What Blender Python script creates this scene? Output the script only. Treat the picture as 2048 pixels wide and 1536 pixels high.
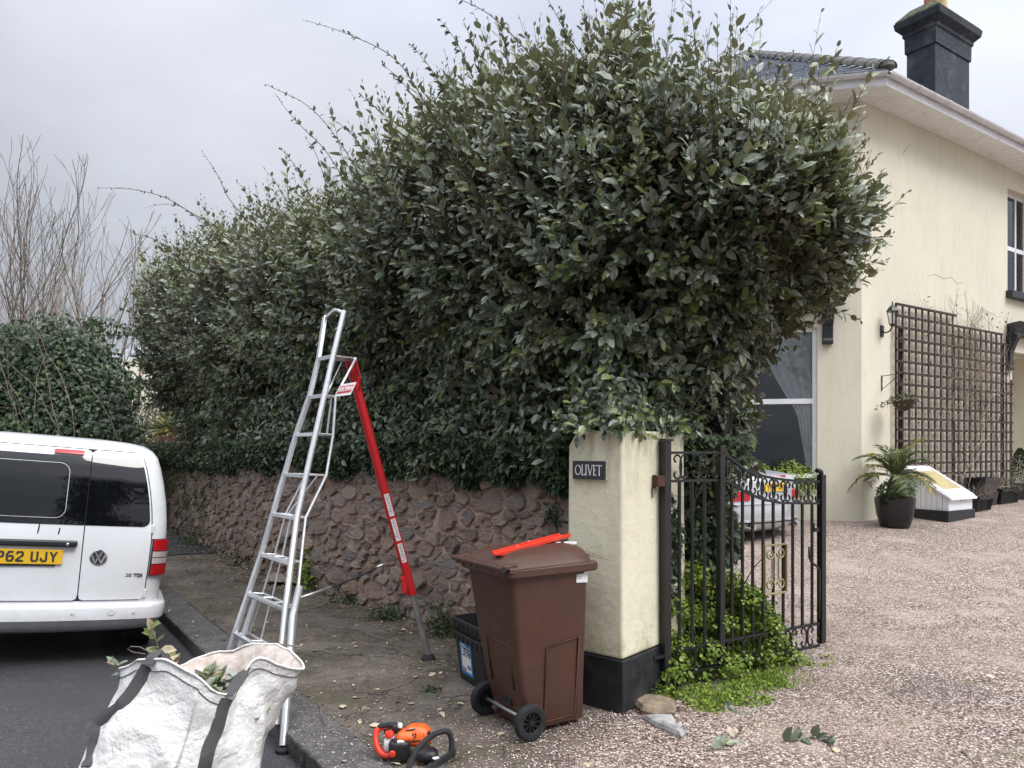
import bpy, math, random
import numpy as np
from mathutils import Vector, Matrix, noise as mn
from mathutils.bvhtree import BVHTree
for o in list(bpy.data.objects): bpy.data.objects.remove(o, do_unlink=True)
SC = bpy.context.scene
COL = SC.collection
rnd = random.Random(7)
rng = np.random.default_rng(7)
PI = math.pi
R = math.radians
V = Vector

# ------------------------------------------------------------------ camera, sky, sun, exposure
CAMZ = 1.65
FPX = 1500.0          # focal length in pixels of the 2048 wide photograph
HZ = 895.0            # horizon row
cd = bpy.data.cameras.new('camera'); cam = bpy.data.objects.new('camera', cd); COL.objects.link(cam)
cam.location = (0, 0, CAMZ); cam.rotation_euler = (PI/2, 0, 0)
cd.sensor_width = 36; cd.lens = 36*FPX/2048; cd.shift_y = (HZ-768)/2048
cd.clip_start = .05; cd.clip_end = 2000
SC.camera = cam
SC.view_settings.view_transform = 'Standard'; SC.view_settings.look = 'None'
SC.view_settings.gamma = 1; SC.view_settings.exposure = 0.45; SC.view_settings.use_curve_mapping = False
SC.render.resolution_x = 1024; SC.render.resolution_y = 768
try:
    SC.cycles.max_bounces = 6; SC.cycles.transparent_max_bounces = 6; SC.cycles.caustics_reflective = False
except Exception: pass
sun_dir = V((.62, -.42, .95)).normalized()
w = bpy.data.worlds.new('World'); SC.world = w; w.use_nodes = True
nt = w.node_tree; nt.nodes.clear()
N = nt.nodes.new; L = nt.links.new
sky = N('ShaderNodeTexSky'); sky.sky_type = 'NISHITA'; sky.sun_disc = False
sky.sun_elevation = math.asin(sun_dir.z); sky.sun_rotation = math.atan2(sun_dir.x, sun_dir.y)
b1 = N('ShaderNodeBackground'); b1.inputs[1].default_value = .08; L(sky.outputs[0], b1.inputs[0])
tc = N('ShaderNodeTexCoord'); sp = N('ShaderNodeSeparateXYZ'); L(tc.outputs['Generated'], sp.inputs[0])
def M_(op, a, b=None, c=None):
    m = N('ShaderNodeMath'); m.operation = op
    for i, x in enumerate((a, b, c)):
        if x is None: continue
        if isinstance(x, (int, float)): m.inputs[i].default_value = x
        else: L(x, m.inputs[i])
    return m.outputs[0]
zc = M_('MAXIMUM', sp.outputs[2], 0.0)
den = M_('ADD', zc, .22)
cx = N('ShaderNodeCombineXYZ'); L(M_('DIVIDE', sp.outputs[0], den), cx.inputs[0]); L(M_('DIVIDE', sp.outputs[1], den), cx.inputs[1]); cx.inputs[2].default_value = 3.7
n1 = N('ShaderNodeTexNoise'); n1.inputs['Scale'].default_value = .55; n1.inputs['Detail'].default_value = 7; n1.inputs['Roughness'].default_value = .52; L(cx.outputs[0], n1.inputs['Vector'])
cl = M_('MULTIPLY_ADD', n1.outputs[0], 1.9, .04)                 # about .75 .. 1.25
up = M_('MULTIPLY_ADD', M_('POWER', zc, 3.0), 2.9, .40)                            # an overcast sky brightens to the zenith
side = M_('MULTIPLY_ADD', sp.outputs[0], .46, 1.0)               # and towards the veiled sun
lum = M_('MULTIPLY', M_('MULTIPLY', cl, up), side)
cr = N('ShaderNodeValToRGB'); L(cl, cr.inputs[0])
cr.color_ramp.elements[0].position = .80; cr.color_ramp.elements[0].color = (.90, .96, 1.12, 1)
cr.color_ramp.elements[1].position = 1.0; cr.color_ramp.elements[1].color = (.95, .985, 1.07, 1)
mulc = N('ShaderNodeVectorMath'); mulc.operation = 'SCALE'; L(cr.outputs[0], mulc.inputs[0]); L(lum, mulc.inputs['Scale'])
b2 = N('ShaderNodeBackground'); L(mulc.outputs[0], b2.inputs[0]); b2.inputs[1].default_value = 1.10
mx = N('ShaderNodeMixShader'); mx.inputs[0].default_value = .88; L(b1.outputs[0], mx.inputs[1]); L(b2.outputs[0], mx.inputs[2])
wo = N('ShaderNodeOutputWorld'); L(mx.outputs[0], wo.inputs[0])
sd = bpy.data.lights.new('sun', 'SUN'); sd.energy = 1.5; sd.angle = R(22); sd.color = (1, .975, .93)
so = bpy.data.objects.new('sun', sd); COL.objects.link(so); so.rotation_euler = sun_dir.to_track_quat('Z', 'Y').to_euler(); so.location = (0, 0, 20)

# ------------------------------------------------------------------ helpers
def at(px, py, Y): return V(((px-1024)/FPX*Y, Y, CAMZ-(py-HZ)/FPX*Y))
def gnd(px, py, z=0.0):
    Y = (CAMZ-z)*FPX/(py-HZ); return V(((px-1024)/FPX*Y, Y, z))
ROOTM = {}
def tag(o, label=None, cat=None, group=None, kind=None):
    if label: o['label'] = label
    if cat: o['category'] = cat
    if group: o['group'] = group
    if kind: o['kind'] = kind
    return o
def thing(name, label, cat, loc=(0, 0, 0), M=None, rotz=0, group=None, kind=None):
    o = bpy.data.objects.new(name, None); COL.objects.link(o); o.empty_display_size = .1
    if M is None: M = Matrix.Translation(V(loc)) @ Matrix.Rotation(rotz, 4, 'Z')
    o.matrix_world = M; ROOTM[o.name] = M.copy()
    return tag(o, label, cat, group, kind)
def rootM(o):
    while o.parent: o = o.parent
    return ROOTM.get(o.name, Matrix.Identity(4))
def addobj(name, me, parent=None):
    o = bpy.data.objects.new(name, me); COL.objects.link(o)
    if parent: o.parent = parent
    return o
class MB:
    def __init__(s): s.v = []; s.f = []; s.m = []; s.cur = 0
    def add(s, vs, fs):
        b = len(s.v); s.v += [tuple(p) for p in vs]
        for f in fs: s.f.append(tuple(i+b for i in f)); s.m.append(s.cur)
        return s
    def box(s, c, size, M3=None):
        c = V(c); hx, hy, hz = size[0]/2, size[1]/2, size[2]/2
        P = [V((x, y, z)) for z in (-hz, hz) for y in (-hy, hy) for x in (-hx, hx)]
        if M3 is not None: P = [M3 @ p for p in P]
        return s.add([c+p for p in P], [(0, 2, 3, 1), (4, 5, 7, 6), (0, 1, 5, 4), (2, 6, 7, 3), (0, 4, 6, 2), (1, 3, 7, 5)])
    def bar(s, a, b, w, h, up=(0, 0, 1)):
        a = V(a); b = V(b); d = b-a; l = d.length; x = d.normalized(); u = V(up)
        y = u.cross(x)
        if y.length < 1e-4: y = V((0, 1, 0)).cross(x)
        y.normalize(); z = x.cross(y)
        return s.box((a+b)/2, (l, w, h), Matrix((x, y, z)).transposed())
    def tube(s, path, r, n=6, cap=True, closed=False):
        path = [V(p) for p in path]; k = len(path)
        rr = r if isinstance(r, (list, tuple)) else [r]*k
        prev = None; rings = []
        for i, p in enumerate(path):
            if closed: d = path[(i+1) % k]-path[i-1]
            else: d = path[min(i+1, k-1)]-path[max(i-1, 0)]
            if d.length < 1e-7: d = V((0, 0, 1))
            d.normalize()
            if prev is None:
                a = d.orthogonal().normalized()
            else:
                a = prev-d*prev.dot(d)
                a = a.normalized() if a.length > 1e-5 else d.orthogonal().normalized()
            prev = a; b = d.cross(a)
            rings.append([p+(a*math.cos(2*PI*j/n)+b*math.sin(2*PI*j/n))*rr[i] for j in range(n)])
        vs = [q for g in rings for q in g]; fs = []
        for i in range(k if closed else k-1):
            i2 = (i+1) % k
            for j in range(n):
                j2 = (j+1) % n
                fs.append((i*n+j, i*n+j2, i2*n+j2, i2*n+j))
        if cap and not closed:
            fs.append(tuple(range(n))[::-1]); fs.append(tuple((k-1)*n+j for j in range(n)))
        return s.add(vs, fs)
    def loft(s, rings, closed=True, cap0=True, cap1=True):
        n = len(rings[0]); vs = [q for g in rings for q in g]; fs = []
        for i in range(len(rings)-1):
            for j in range(n if closed else n-1):
                j2 = (j+1) % n
                fs.append((i*n+j, i*n+j2, (i+1)*n+j2, (i+1)*n+j))
        if cap0: fs.append(tuple(range(n))[::-1])
        if cap1: fs.append(tuple((len(rings)-1)*n+j for j in range(n)))
        return s.add(vs, fs)
    def lathe(s, prof, c=(0, 0, 0), n=24, M3=None):
        c = V(c); rings = []
        for r, z in prof:
            g = [V((r*math.cos(2*PI*j/n), r*math.sin(2*PI*j/n), z)) for j in range(n)]
            if M3 is not None: g = [M3 @ q for q in g]
            rings.append([c+q for q in g])
        return s.loft(rings)
    def prism(s, poly, a, b):
        """poly: list of 3D points (a face), extruded by vector b-a"""
        d = V(b)-V(a); n = len(poly); P = [V(p) for p in poly]
        vs = P+[p+d for p in P]
        fs = [tuple(range(n))[::-1], tuple(range(n, 2*n))]+[(i, (i+1) % n, n+(i+1) % n, n+i) for i in range(n)]
        return s.add(vs, fs)
    def quad(s, *p): return s.add(p, [tuple(range(len(p)))])
    def mesh(s, name, mats, smooth=False, M=None):
        me = bpy.data.meshes.new(name)
        vs = s.v
        if M is not None: vs = [tuple(M @ V(p)) for p in vs]
        me.from_pydata(vs, [], s.f)
        ms = mats if isinstance(mats, (list, tuple)) else [mats]
        for m in ms: me.materials.append(m)
        if len(ms) > 1: me.polygons.foreach_set('material_index', s.m)
        if smooth: me.polygons.foreach_set('use_smooth', [True]*len(me.polygons))
        me.update(); return me
    def build(s, name, mats, parent=None, smooth=False, world=True, bevel=0, seg=2, auto=None, fixn=True):
        M = rootM(parent).inverted() if (parent is not None and world) else None
        me = s.mesh(name, mats, smooth or auto is not None, M)
        if fixn:
            import bmesh
            bm = bmesh.new(); bm.from_mesh(me); bmesh.ops.recalc_face_normals(bm, faces=bm.faces)
            bm.to_mesh(me); bm.free()
        o = addobj(name, me, parent)
        if bevel:
            md = o.modifiers.new('bevel', 'BEVEL'); md.width = bevel; md.segments = seg; md.limit_method = 'ANGLE'; md.angle_limit = R(35)
        if auto is not None:
            me.set_sharp_from_angle(angle=R(auto))
        return o

def npmesh(name, verts, faces, mat, parent=None, tint=None, smooth=False, world=True):
    """verts (n,3), faces (m,k) of fixed size k or list of arrays"""
    if parent is not None and world:
        M = np.array(rootM(parent).inverted()); verts = verts @ M[:3, :3].T + M[:3, 3]
    if not isinstance(faces, list): faces = [faces]
    me = bpy.data.meshes.new(name)
    nl = sum(f.size for f in faces); nf = sum(len(f) for f in faces)
    me.vertices.add(len(verts)); me.vertices.foreach_set('co', verts.astype(np.float32).ravel())
    me.loops.add(nl); me.loops.foreach_set('vertex_index', np.concatenate([f.ravel() for f in faces]).astype(np.int32))
    me.polygons.add(nf)
    ls = []; st = 0
    for f in faces: ls.append(st+np.arange(len(f))*f.shape[1]); st += f.size
    me.polygons.foreach_set('loop_start', np.concatenate(ls).astype(np.int32))
    me.polygons.foreach_set('use_smooth', np.full(nf, smooth))
    if tint is not None:
        a = me.attributes.new('tint', 'FLOAT', 'POINT'); a.data.foreach_set('value', tint.astype(np.float32))
    me.update(calc_edges=True); me.validate()
    if mat: me.materials.append(mat)
    return addobj(name, me, parent)

# ------------------------------------------------------------------ materials
class NT:
    def __init__(s, name):
        s.m = bpy.data.materials.new(name); s.m.use_nodes = True; s.t = s.m.node_tree; s.t.nodes.clear()
        s.out = s.t.nodes.new('ShaderNodeOutputMaterial')
        s.pos = s.n('ShaderNodeNewGeometry').outputs['Position']
    def n(s, ty, **k):
        x = s.t.nodes.new(ty)
        for a, b in k.items(): setattr(x, a, b)
        return x
    def set(s, sock, v):
        if isinstance(v, bpy.types.NodeSocket): s.t.links.new(v, sock)
        elif isinstance(v, (tuple, list)) and sock.type == 'RGBA': sock.default_value = (*v[:3], 1)
        else: sock.default_value = v
    def noise(s, scale, detail=4, rough=.55, vec=None, stretch=None, color=False, dist=0):
        x = s.n('ShaderNodeTexNoise'); x.inputs['Scale'].default_value = scale; x.inputs['Detail'].default_value = detail
        x.inputs['Roughness'].default_value = rough; x.inputs['Distortion'].default_value = dist
        vec = s.pos if vec is None else vec
        if stretch:
            mp = s.n('ShaderNodeMapping'); mp.inputs['Scale'].default_value = stretch; s.set(mp.inputs[0], vec); vec = mp.outputs[0]
        s.set(x.inputs['Vector'], vec)
        return x.outputs[1 if color else 0]
    def vor(s, scale, feature='F1', vec=None, out=0, randomness=1.0):
        x = s.n('ShaderNodeTexVoronoi', feature=feature); x.inputs['Scale'].default_value = scale
        x.inputs['Randomness'].default_value = randomness
        s.set(x.inputs['Vector'], s.pos if vec is None else vec); return x.outputs[out]
    def mr(s, v, a, b, c=0, d=1):
        x = s.n('ShaderNodeMapRange'); s.set(x.inputs[0], v)
        for i, q in enumerate((a, b, c, d)): x.inputs[i+1].default_value = q
        return x.outputs[0]
    def math(s, op, a, b=0):
        x = s.n('ShaderNodeMath', operation=op); s.set(x.inputs[0], a); s.set(x.inputs[1], b); return x.outputs[0]
    def ramp(s, f, stops, interp='LINEAR'):
        x = s.n('ShaderNodeValToRGB'); e = x.color_ramp.elements; x.color_ramp.interpolation = interp
        while len(e) > 1: e.remove(e[-1])
        e[0].position = stops[0][0]; e[0].color = (*stops[0][1], 1)
        for p, c in stops[1:]:
            k = e.new(p); k.color = (*c, 1)
        s.set(x.inputs[0], f); return x.outputs[0]
    def mix(s, f, a, b, mode='MIX'):
        x = s.n('ShaderNodeMix', data_type='RGBA', blend_type=mode); s.set(x.inputs[0], f); s.set(x.inputs[6], a); s.set(x.inputs[7], b); return x.outputs[2]
    def sep(s, v=None):
        x = s.n('ShaderNodeSeparateXYZ'); s.set(x.inputs[0], s.pos if v is None else v); return x.outputs
    def bump(s, h, strength=.5, dist=.01, normal=None):
        x = s.n('ShaderNodeBump'); x.inputs['Strength'].default_value = strength; x.inputs['Distance'].default_value = dist
        s.set(x.inputs['Height'], h)
        if normal is not None: s.set(x.inputs['Normal'], normal)
        return x.outputs[0]
    def pbr(s, col, rough=.6, metal=0, spec=.5, normal=None, coat=0, **k):
        x = s.n('ShaderNodeBsdfPrincipled')
        s.set(x.inputs['Base Color'], col); s.set(x.inputs['Roughness'], rough); s.set(x.inputs['Metallic'], metal)
        s.set(x.inputs['Specular IOR Level'], spec)
        if coat: x.inputs['Coat Weight'].default_value = coat; x.inputs['Coat Roughness'].default_value = .06
        if normal is not None: s.set(x.inputs['Normal'], normal)
        s.t.links.new(x.outputs[0], s.out.inputs[0]); s.b = x
        return s.m

def simple(name, col, rough=.5, metal=0, spec=.5, var=.12, scale=6, bump=.1, bscale=60, coat=0, dirt=None, dscale=3):
    t = NT(name)
    f = t.noise(scale, 5)
    c = t.mix(t.mr(f, .35, .65), tuple(x*(1-var) for x in col), tuple(min(1, x*(1+var)) for x in col))
    if dirt:
        g = t.noise(dscale, 8, .65)
        c = t.mix(t.mr(g, .55, .75, 0, .7), c, dirt)
    nm = t.bump(t.noise(bscale, 4), bump, .01) if bump else None
    rg = t.mr(t.noise(scale*2.3, 4), .3, .7, max(.02, rough*.8), min(1, rough*1.2))
    return t.pbr(c, rg, metal, spec, nm, coat)

MAT = {}
# --- road
t = NT('asphalt'); g = t.vor(220, out=1); s_ = t.sep(g)[0]
c = t.ramp(s_, [(0, (.022, .023, .026)), (.6, (.042, .043, .047)), (.93, (.06, .06, .064)), (1, (.22, .21, .2))])
c = t.mix(t.mr(t.noise(1.3, 5), .45, .7), c, (.045, .042, .04), 'MIX')
MAT['asphalt'] = t.pbr(c, t.mr(t.noise(3, 5), .4, .6, .55, .8), 0, .45, t.bump(t.vor(220), .6, .006))
# --- gravel colours shared by drive and spill
def gravel_nodes(t, sc=62):
    wv = t.n('ShaderNodeVectorMath', operation='ADD'); nz = t.noise(30, 2, color=True)
    sca = t.n('ShaderNodeVectorMath', operation='SCALE'); t.set(sca.inputs[0], nz); sca.inputs['Scale'].default_value = .016
    t.set(wv.inputs[0], t.pos); t.set(wv.inputs[1], sca.outputs[0])
    v1 = t.vor(sc, vec=wv.outputs[0], out=1); d1 = t.vor(sc, vec=wv.outputs[0], out=0)
    a = t.sep(v1)
    c = t.ramp(a[0], [(0, (.08, .06, .05)), (.2, (.21, .15, .12)), (.42, (.36, .265, .215)), (.62, (.50, .40, .335)), (.8, (.62, .53, .46)), (.93, (.80, .74, .68)), (1, (.16, .15, .14))])
    c = t.mix(t.mr(d1, .38, .75), c, (.07, .043, .035))
    return c, d1
def gravel_patches(t, c):
    c = t.mix(t.mr(t.noise(.75, 5), .42, .60, 0, .32), c, (.32, .25, .205), 'MIX')
    c = t.mix(t.mr(t.noise(1.7, 4), .50, .66, 0, .45), c, (.50, .385, .32), 'MIX')
    return c
t = NT('gravel'); c, d1 = gravel_nodes(t); c = gravel_patches(t, c)
P = t.sep(); gm = t.math('MULTIPLY', t.mr(P[0], 1.9, 3.4), t.mr(P[1], 6.2, 4.2)); c = t.mix(t.math('MULTIPLY', t.math('ADD', gm, .35), t.mr(t.noise(2.4, 8, .75), .52, .70, 0, .9)), c, (.11, .115, .045))
MAT['gravel'] = t.pbr(c, .8, 0, .3, t.bump(d1, .9, -.012))
# --- pavement: worn brown concrete, cracks, moss, gravel spill near the drive
t = NT('pavement')
base = t.ramp(t.noise(1.4, 8, .62), [(.3, (.095, .077, .061)), (.5, (.15, .125, .102)), (.7, (.21, .182, .15))])
sp_ = t.sep(t.vor(95, out=1))[0]
base = t.mix(t.mr(sp_, .80, 1.0, 0, .8), base, (.30, .26, .22))
base = t.mix(t.mr(t.sep(t.vor(140, out=1))[1], .70, 1.0, 0, .6), base, (.035, .028, .022))
wv = t.n('ShaderNodeVectorMath', operation='ADD'); nz = t.noise(2.2, 5, color=True)
sca = t.n('ShaderNodeVectorMath', operation='SCALE'); t.set(sca.inputs[0], nz); sca.inputs['Scale'].default_value = .75
t.set(wv.inputs[0], t.pos); t.set(wv.inputs[1], sca.outputs[0])
cr1 = t.vor(1.9, 'DISTANCE_TO_EDGE', vec=wv.outputs[0])
cm = t.mr(cr1, .004, .028, 1, 0)
cm = t.math('MULTIPLY', cm, t.math('MULTIPLY', t.mr(t.noise(1.9, 3), .42, .62), .8))
moss = t.math('MULTIPLY', t.mr(t.noise(2.3, 7, .7), .46, .66), .75)
base = t.mix(moss, base, (.062, .058, .03))
base = t.mix(t.mr(t.noise(9, 5, .7), .5, .72, 0, .7), base, (.045, .034, .026))
base = t.mix(cm, base, (.022, .018, .013))
gc, gd = gravel_nodes(t, 75)
P = t.sep()
dd = t.math('ADD', t.math('MULTIPLY', P[0], .80), t.math('MULTIPLY', P[1], -.60))   # grows towards the drive
m1 = t.mr(dd, -3.0, -1.75, -.50, .52)
m1 = t.math('ADD', m1, t.mr(t.noise(2.6, 6, .7), .3, .7, -.3, .3))
cellr = t.sep(t.vor(75, out=1))[2]
msk = t.math('LESS_THAN', cellr, m1)
base = t.mix(msk, base, gc)
hb = t.math('ADD', t.math('MULTIPLY', cm, -1.3), t.noise(50, 5, .7))
hb = t.math('ADD', hb, t.math('MULTIPLY', msk, .6))
MAT['pavement'] = t.pbr(base, t.mr(t.noise(2, 4), .4, .6, .62, .92), 0, .35, t.bump(hb, .7, .012))
# --- kerb stone
t = NT('kerb_concrete')
c = t.ramp(t.noise(5, 8, .7), [(.3, (.045, .042, .042)), (.5, (.085, .08, .078)), (.7, (.13, .122, .115))])
c = t.mix(t.mr(t.sep(t.vor(120, out=1))[0], .85, 1, 0, .8), c, (.38, .33, .3))
MAT['kerb'] = t.pbr(c, .75, 0, .4, t.bump(t.noise(45, 8, .7), .7, .01))
# --- soil
MAT['soil'] = simple('soil', (.06, .042, .03), .95, var=.4, scale=5, bump=.8, bscale=30)
# --- wall stones
t = NT('rubble_stone')
oi = t.n('ShaderNodeObjectInfo'); ir = t.n('ShaderNodeNewGeometry').outputs['Random Per Island']
rr_ = t.math('FRACT', t.math('ADD', oi.outputs['Random'], ir))
c = t.ramp(rr_, [(0, (.27, .205, .17)), (.15, (.45, .34, .275)), (.3, (.56, .38, .295)), (.45, (.38, .34, .315)), (.6, (.52, .36, .285)), (.75, (.62, .49, .39)), (.88, (.43, .39, .36)), (1, (.36, .275, .235))])
lay = t.noise(9, 8, .75, stretch=(1, 1, 4.5))
c = t.mix(t.mr(lay, .42, .62), c, t.mix(.5, c, (.50, .40, .36)))
c = t.mix(t.mr(t.noise(22, 7, .75), .54, .70, 0, .6), c, (.12, .09, .075))
c = t.mix(t.mr(t.noise(31, 7, .75), .54, .72, 0, .65), c, (.58, .52, .47))
P = t.sep()
far = t.mr(P[1], 9.0, 13.5)
c = t.mix(t.math('MULTIPLY', far, t.mr(t.noise(2.2, 7, .7), .36, .6)), c, (.10, .095, .038))
low = t.mr(P[2], .45, 0, 0, .8)
c = t.mix(t.math('MULTIPLY', low, t.mr(t.noise(3.2, 6, .7), .45, .62)), c, (.05, .06, .03))
hh = t.math('ADD', t.math('MULTIPLY', lay, 1.6), t.noise(38, 8, .75))
MAT['stone'] = t.pbr(c, t.mr(t.noise(12, 4), .3, .7, .55, .85), 0, .4, t.bump(hh, 1, .04))
t = NT('lime_mortar')
c = t.ramp(t.noise(4, 8, .65), [(.3, (.32, .22, .155)), (.5, (.52, .375, .275)), (.7, (.64, .49, .38))])
c = t.mix(t.mr(t.noise(24, 6, .7), .54, .74, 0, .6), c, (.16, .11, .085))
MAT['mortar'] = t.pbr(c, .9, 0, .2, t.bump(t.noise(30, 8, .75), 1, .02))
# --- cream render (house and pillar)
def plaster(name, col, stain, sy=1.0, bump=.35):
    t = NT(name)
    c = t.mix(t.mr(t.noise(.8, 5), .35, .65), col, tuple(x*.93 for x in col))
    st = t.noise(2.2, 7, .68, stretch=(3.2, 3.2, .55))
    c = t.mix(t.mr(st, .50, .72, 0, .55*sy), c, stain)
    c = t.mix(t.mr(t.noise(7, 8, .75), .60, .78, 0, .5*sy), c, tuple(x*.65 for x in stain))
    h = t.math('ADD', t.noise(14, 4), t.math('MULTIPLY', t.noise(90, 5, .7), .45))
    return t, c, t.bump(h, bump, .02)
t, c, nm = plaster('house_render', (.74, .695, .56), (.57, .53, .42), .8, .18)
MAT['render'] = t.pbr(c, .85, 0, .25, nm)
t, c, nm = plaster('pillar_render', (.74, .705, .53), (.52, .485, .32), .6, .4)
P = t.sep()
c = t.mix(t.math('MULTIPLY', t.mr(P[2], 1.25, 1.75, 0, .8), t.mr(t.noise(6, 7, .75, stretch=(2, 2, .5)), .46, .70)), c, (.24, .215, .13))
c = t.mix(t.math('MULTIPLY', t.mr(P[2], .75, .33, 0, .6), t.mr(t.noise(5, 7, .75), .45, .62)), c, (.28, .26, .12))
c = t.mix(t.mr(t.noise(26, 7, .8), .64, .74, 0, .75), c, (.17, .16, .10))
MAT['pillar'] = t.pbr(c, .88, 0, .2, nm)
MAT['blackpaint'] = simple('black_masonry_paint', (.014, .015, .019), .5, var=.35, bump=.4, bscale=25, dirt=(.05, .047, .045))
MAT['chimneypaint'] = simple('weathered_black_paint', (.026, .030, .042), .75, var=.3, bump=.3, bscale=10, dirt=(.17, .18, .20), dscale=1.6)
MAT['iron'] = simple('black_iron', (.010, .010, .011), .38, 0, .6, var=.3, bump=.5, bscale=90, dirt=(.035, .028, .022), dscale=14)
MAT['gold'] = simple('dull_gold_paint', (.30, .26, .14), .55, .1, .5, var=.2, bump=.3, bscale=60)
MAT['upvc'] = simple('white_upvc', (.80, .81, .83), .35, bump=0, var=.03)
MAT['fascia'] = simple('white_fascia', (.80, .81, .83), .45, bump=0, var=.06, dirt=(.5, .49, .47), dscale=4)
MAT['gutter'] = simple('grey_gutter', (.70, .71, .72), .4, bump=0, var=.08, dirt=(.33, .32, .28), dscale=7)
MAT['curtain'] = simple('net_curtain', (.84, .86, .88), .8, bump=0)
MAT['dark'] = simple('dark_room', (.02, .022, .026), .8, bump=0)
MAT['sill'] = simple('black_sill', (.02, .02, .024), .5)
t = NT('window_glass')
fr = t.n('ShaderNodeFresnel'); fr.inputs[0].default_value = 1.45
tr = t.n('ShaderNodeBsdfTransparent'); tr.inputs[0].default_value = (.88, .9, .91, 1)
gl = t.n('ShaderNodeBsdfGlossy'); gl.inputs['Roughness'].default_value = .015; gl.inputs[0].default_value = (.95, .97, 1, 1)
mxx = t.n('ShaderNodeMixShader'); t.set(mxx.inputs[0], t.math('ADD', fr.outputs[0], .015)); t.set(mxx.inputs[1], tr.outputs[0]); t.set(mxx.inputs[2], gl.outputs[0])
t.t.links.new(mxx.outputs[0], t.out.inputs[0]); MAT['glass'] = t.m
t = NT('slate'); oi = t.n('ShaderNodeObjectInfo')
c = t.ramp(oi.outputs['Random'], [(0, (.27, .285, .33)), (.5, (.34, .355, .40)), (1, (.41, .425, .47))])
c = t.mix(t.mr(t.noise(6, 6, .7), .5, .7, 0, .5), c, (.10, .105, .11))
MAT['slate'] = t.pbr(c, .42, 0, .6, t.bump(t.noise(20, 5), .2, .01))
MAT['ridge'] = simple('mossy_ridge_tile', (.115, .108, .10), .85, var=.3, scale=5, bump=.6, bscale=14, dirt=(.055, .058, .045))
MAT['moss'] = simple('moss', (.07, .072, .035), .95, var=.5, scale=9, bump=1, bscale=25)
MAT['terracotta'] = simple('terracotta', (.42, .20, .10), .8, var=.2)
MAT['buff'] = simple('buff_clay', (.52, .38, .22), .8, var=.2)
MAT['trellis'] = simple('brown_trellis', (.038, .021, .018), .75, var=.35, scale=8, bump=.3, bscale=40)
MAT['twig'] = simple('bare_twig', (.19, .155, .125), .9, var=.3, bump=0)
MAT['twig_pale'] = simple('pale_twig', (.25, .20, .155), .9, var=.3, bump=0)
MAT['twig_dark'] = simple('hedge_stem', (.075, .05, .036), .85, var=.3, bump=0)
MAT['bark'] = simple('bark', (.13, .10, .075), .9, var=.4, bump=.7, bscale=25)
MAT['alu'] = simple('aluminium', (.80, .81, .82), .34, .75, .5, var=.05, scale=18, bump=.05, bscale=150)
MAT['steel'] = simple('galvanised_tube', (.42, .42, .41), .45, .8, .5, var=.15)
MAT['red'] = simple('red_paint', (.58, .018, .02), .32, 0, .5, var=.06, bump=.03)
MAT['redplastic'] = simple('red_plastic', (.75, .045, .02), .4, 0, .5, var=.06, bump=.05)
MAT['orange'] = simple('orange_plastic', (.72, .12, .018), .42, 0, .5, var=.10, bump=.08, dirt=(.25, .07, .03), dscale=30)
MAT['blackplastic'] = simple('black_plastic', (.016, .016, .018), .42, 0, .5, var=.15, bump=.15, bscale=200)
MAT['rubber'] = simple('rubber', (.022, .022, .024), .75, 0, .3, var=.15, bump=.2)
MAT['white'] = simple('white_paper', (.78, .78, .77), .5, bump=0, var=.05)
MAT['brown'] = simple('brown_bin_plastic', (.076, .034, .024), .45, 0, .45, var=.07, scale=3, bump=.12, bscale=180, dirt=(.12, .068, .052), dscale=7)
MAT['glazed'] = simple('glazed_black_pot', (.008, .008, .010), .12, 0, .6, bump=0)
MAT['binpanel'] = simple('straw_coloured_pane', (.45, .36, .17), .5, bump=.1)
MAT['ink'] = simple('dark_print', (.03, .032, .035), .6, bump=0)
MAT['bluelabel'] = simple('blue_print', (.02, .21, .50), .5, bump=0)
MAT['signwhite'] = simple('white_letters', (.80, .80, .78), .5, bump=0)
MAT['slateplate'] = simple('slate_plate', (.035, .035, .045), .45, bump=.25, bscale=40)
MAT['yellowplate'] = simple('yellow_plate', (.80, .48, .02), .4, bump=0, var=.05, dirt=(.5, .3, .03))
MAT['chrome'] = simple('chrome', (.8, .8, .82), .12, 1, .5, bump=0)
t = NT('white_car_paint')
c = t.mix(t.mr(t.noise(2, 6), .4, .7), (.76, .77, .79), (.70, .705, .715))
P = t.sep(); c = t.mix(t.math('MULTIPLY', t.mr(P[2], .7, .1, 0, .6), t.mr(t.noise(5, 6, .7), .4, .7)), c, (.42, .39, .36))
MAT['van'] = t.pbr(c, .28, 0, .5, None, .6)
t = NT('silver_car_paint'); MAT['silver'] = t.pbr(t.mix(t.mr(t.noise(3, 4), .4, .6), (.50, .51, .53), (.53, .54, .56)), .30, .30, .5, None, .5)
MAT['carglass'] = simple('dark_car_glass', (.004, .0045, .006), .03, 0, .55, bump=0)
MAT['lampred'] = simple('red_lamp', (.42, .008, .012), .22, 0, .5, bump=0)
MAT['lampclear'] = simple('clear_lamp', (.62, .55, .54), .15, .3, .6, bump=0, coat=1)
MAT['seam'] = simple('panel_gap', (.01, .01, .011), .8, bump=0)
MAT['rust'] = simple('rusty_scratch', (.075, .03, .02), .85, bump=.3)
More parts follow.
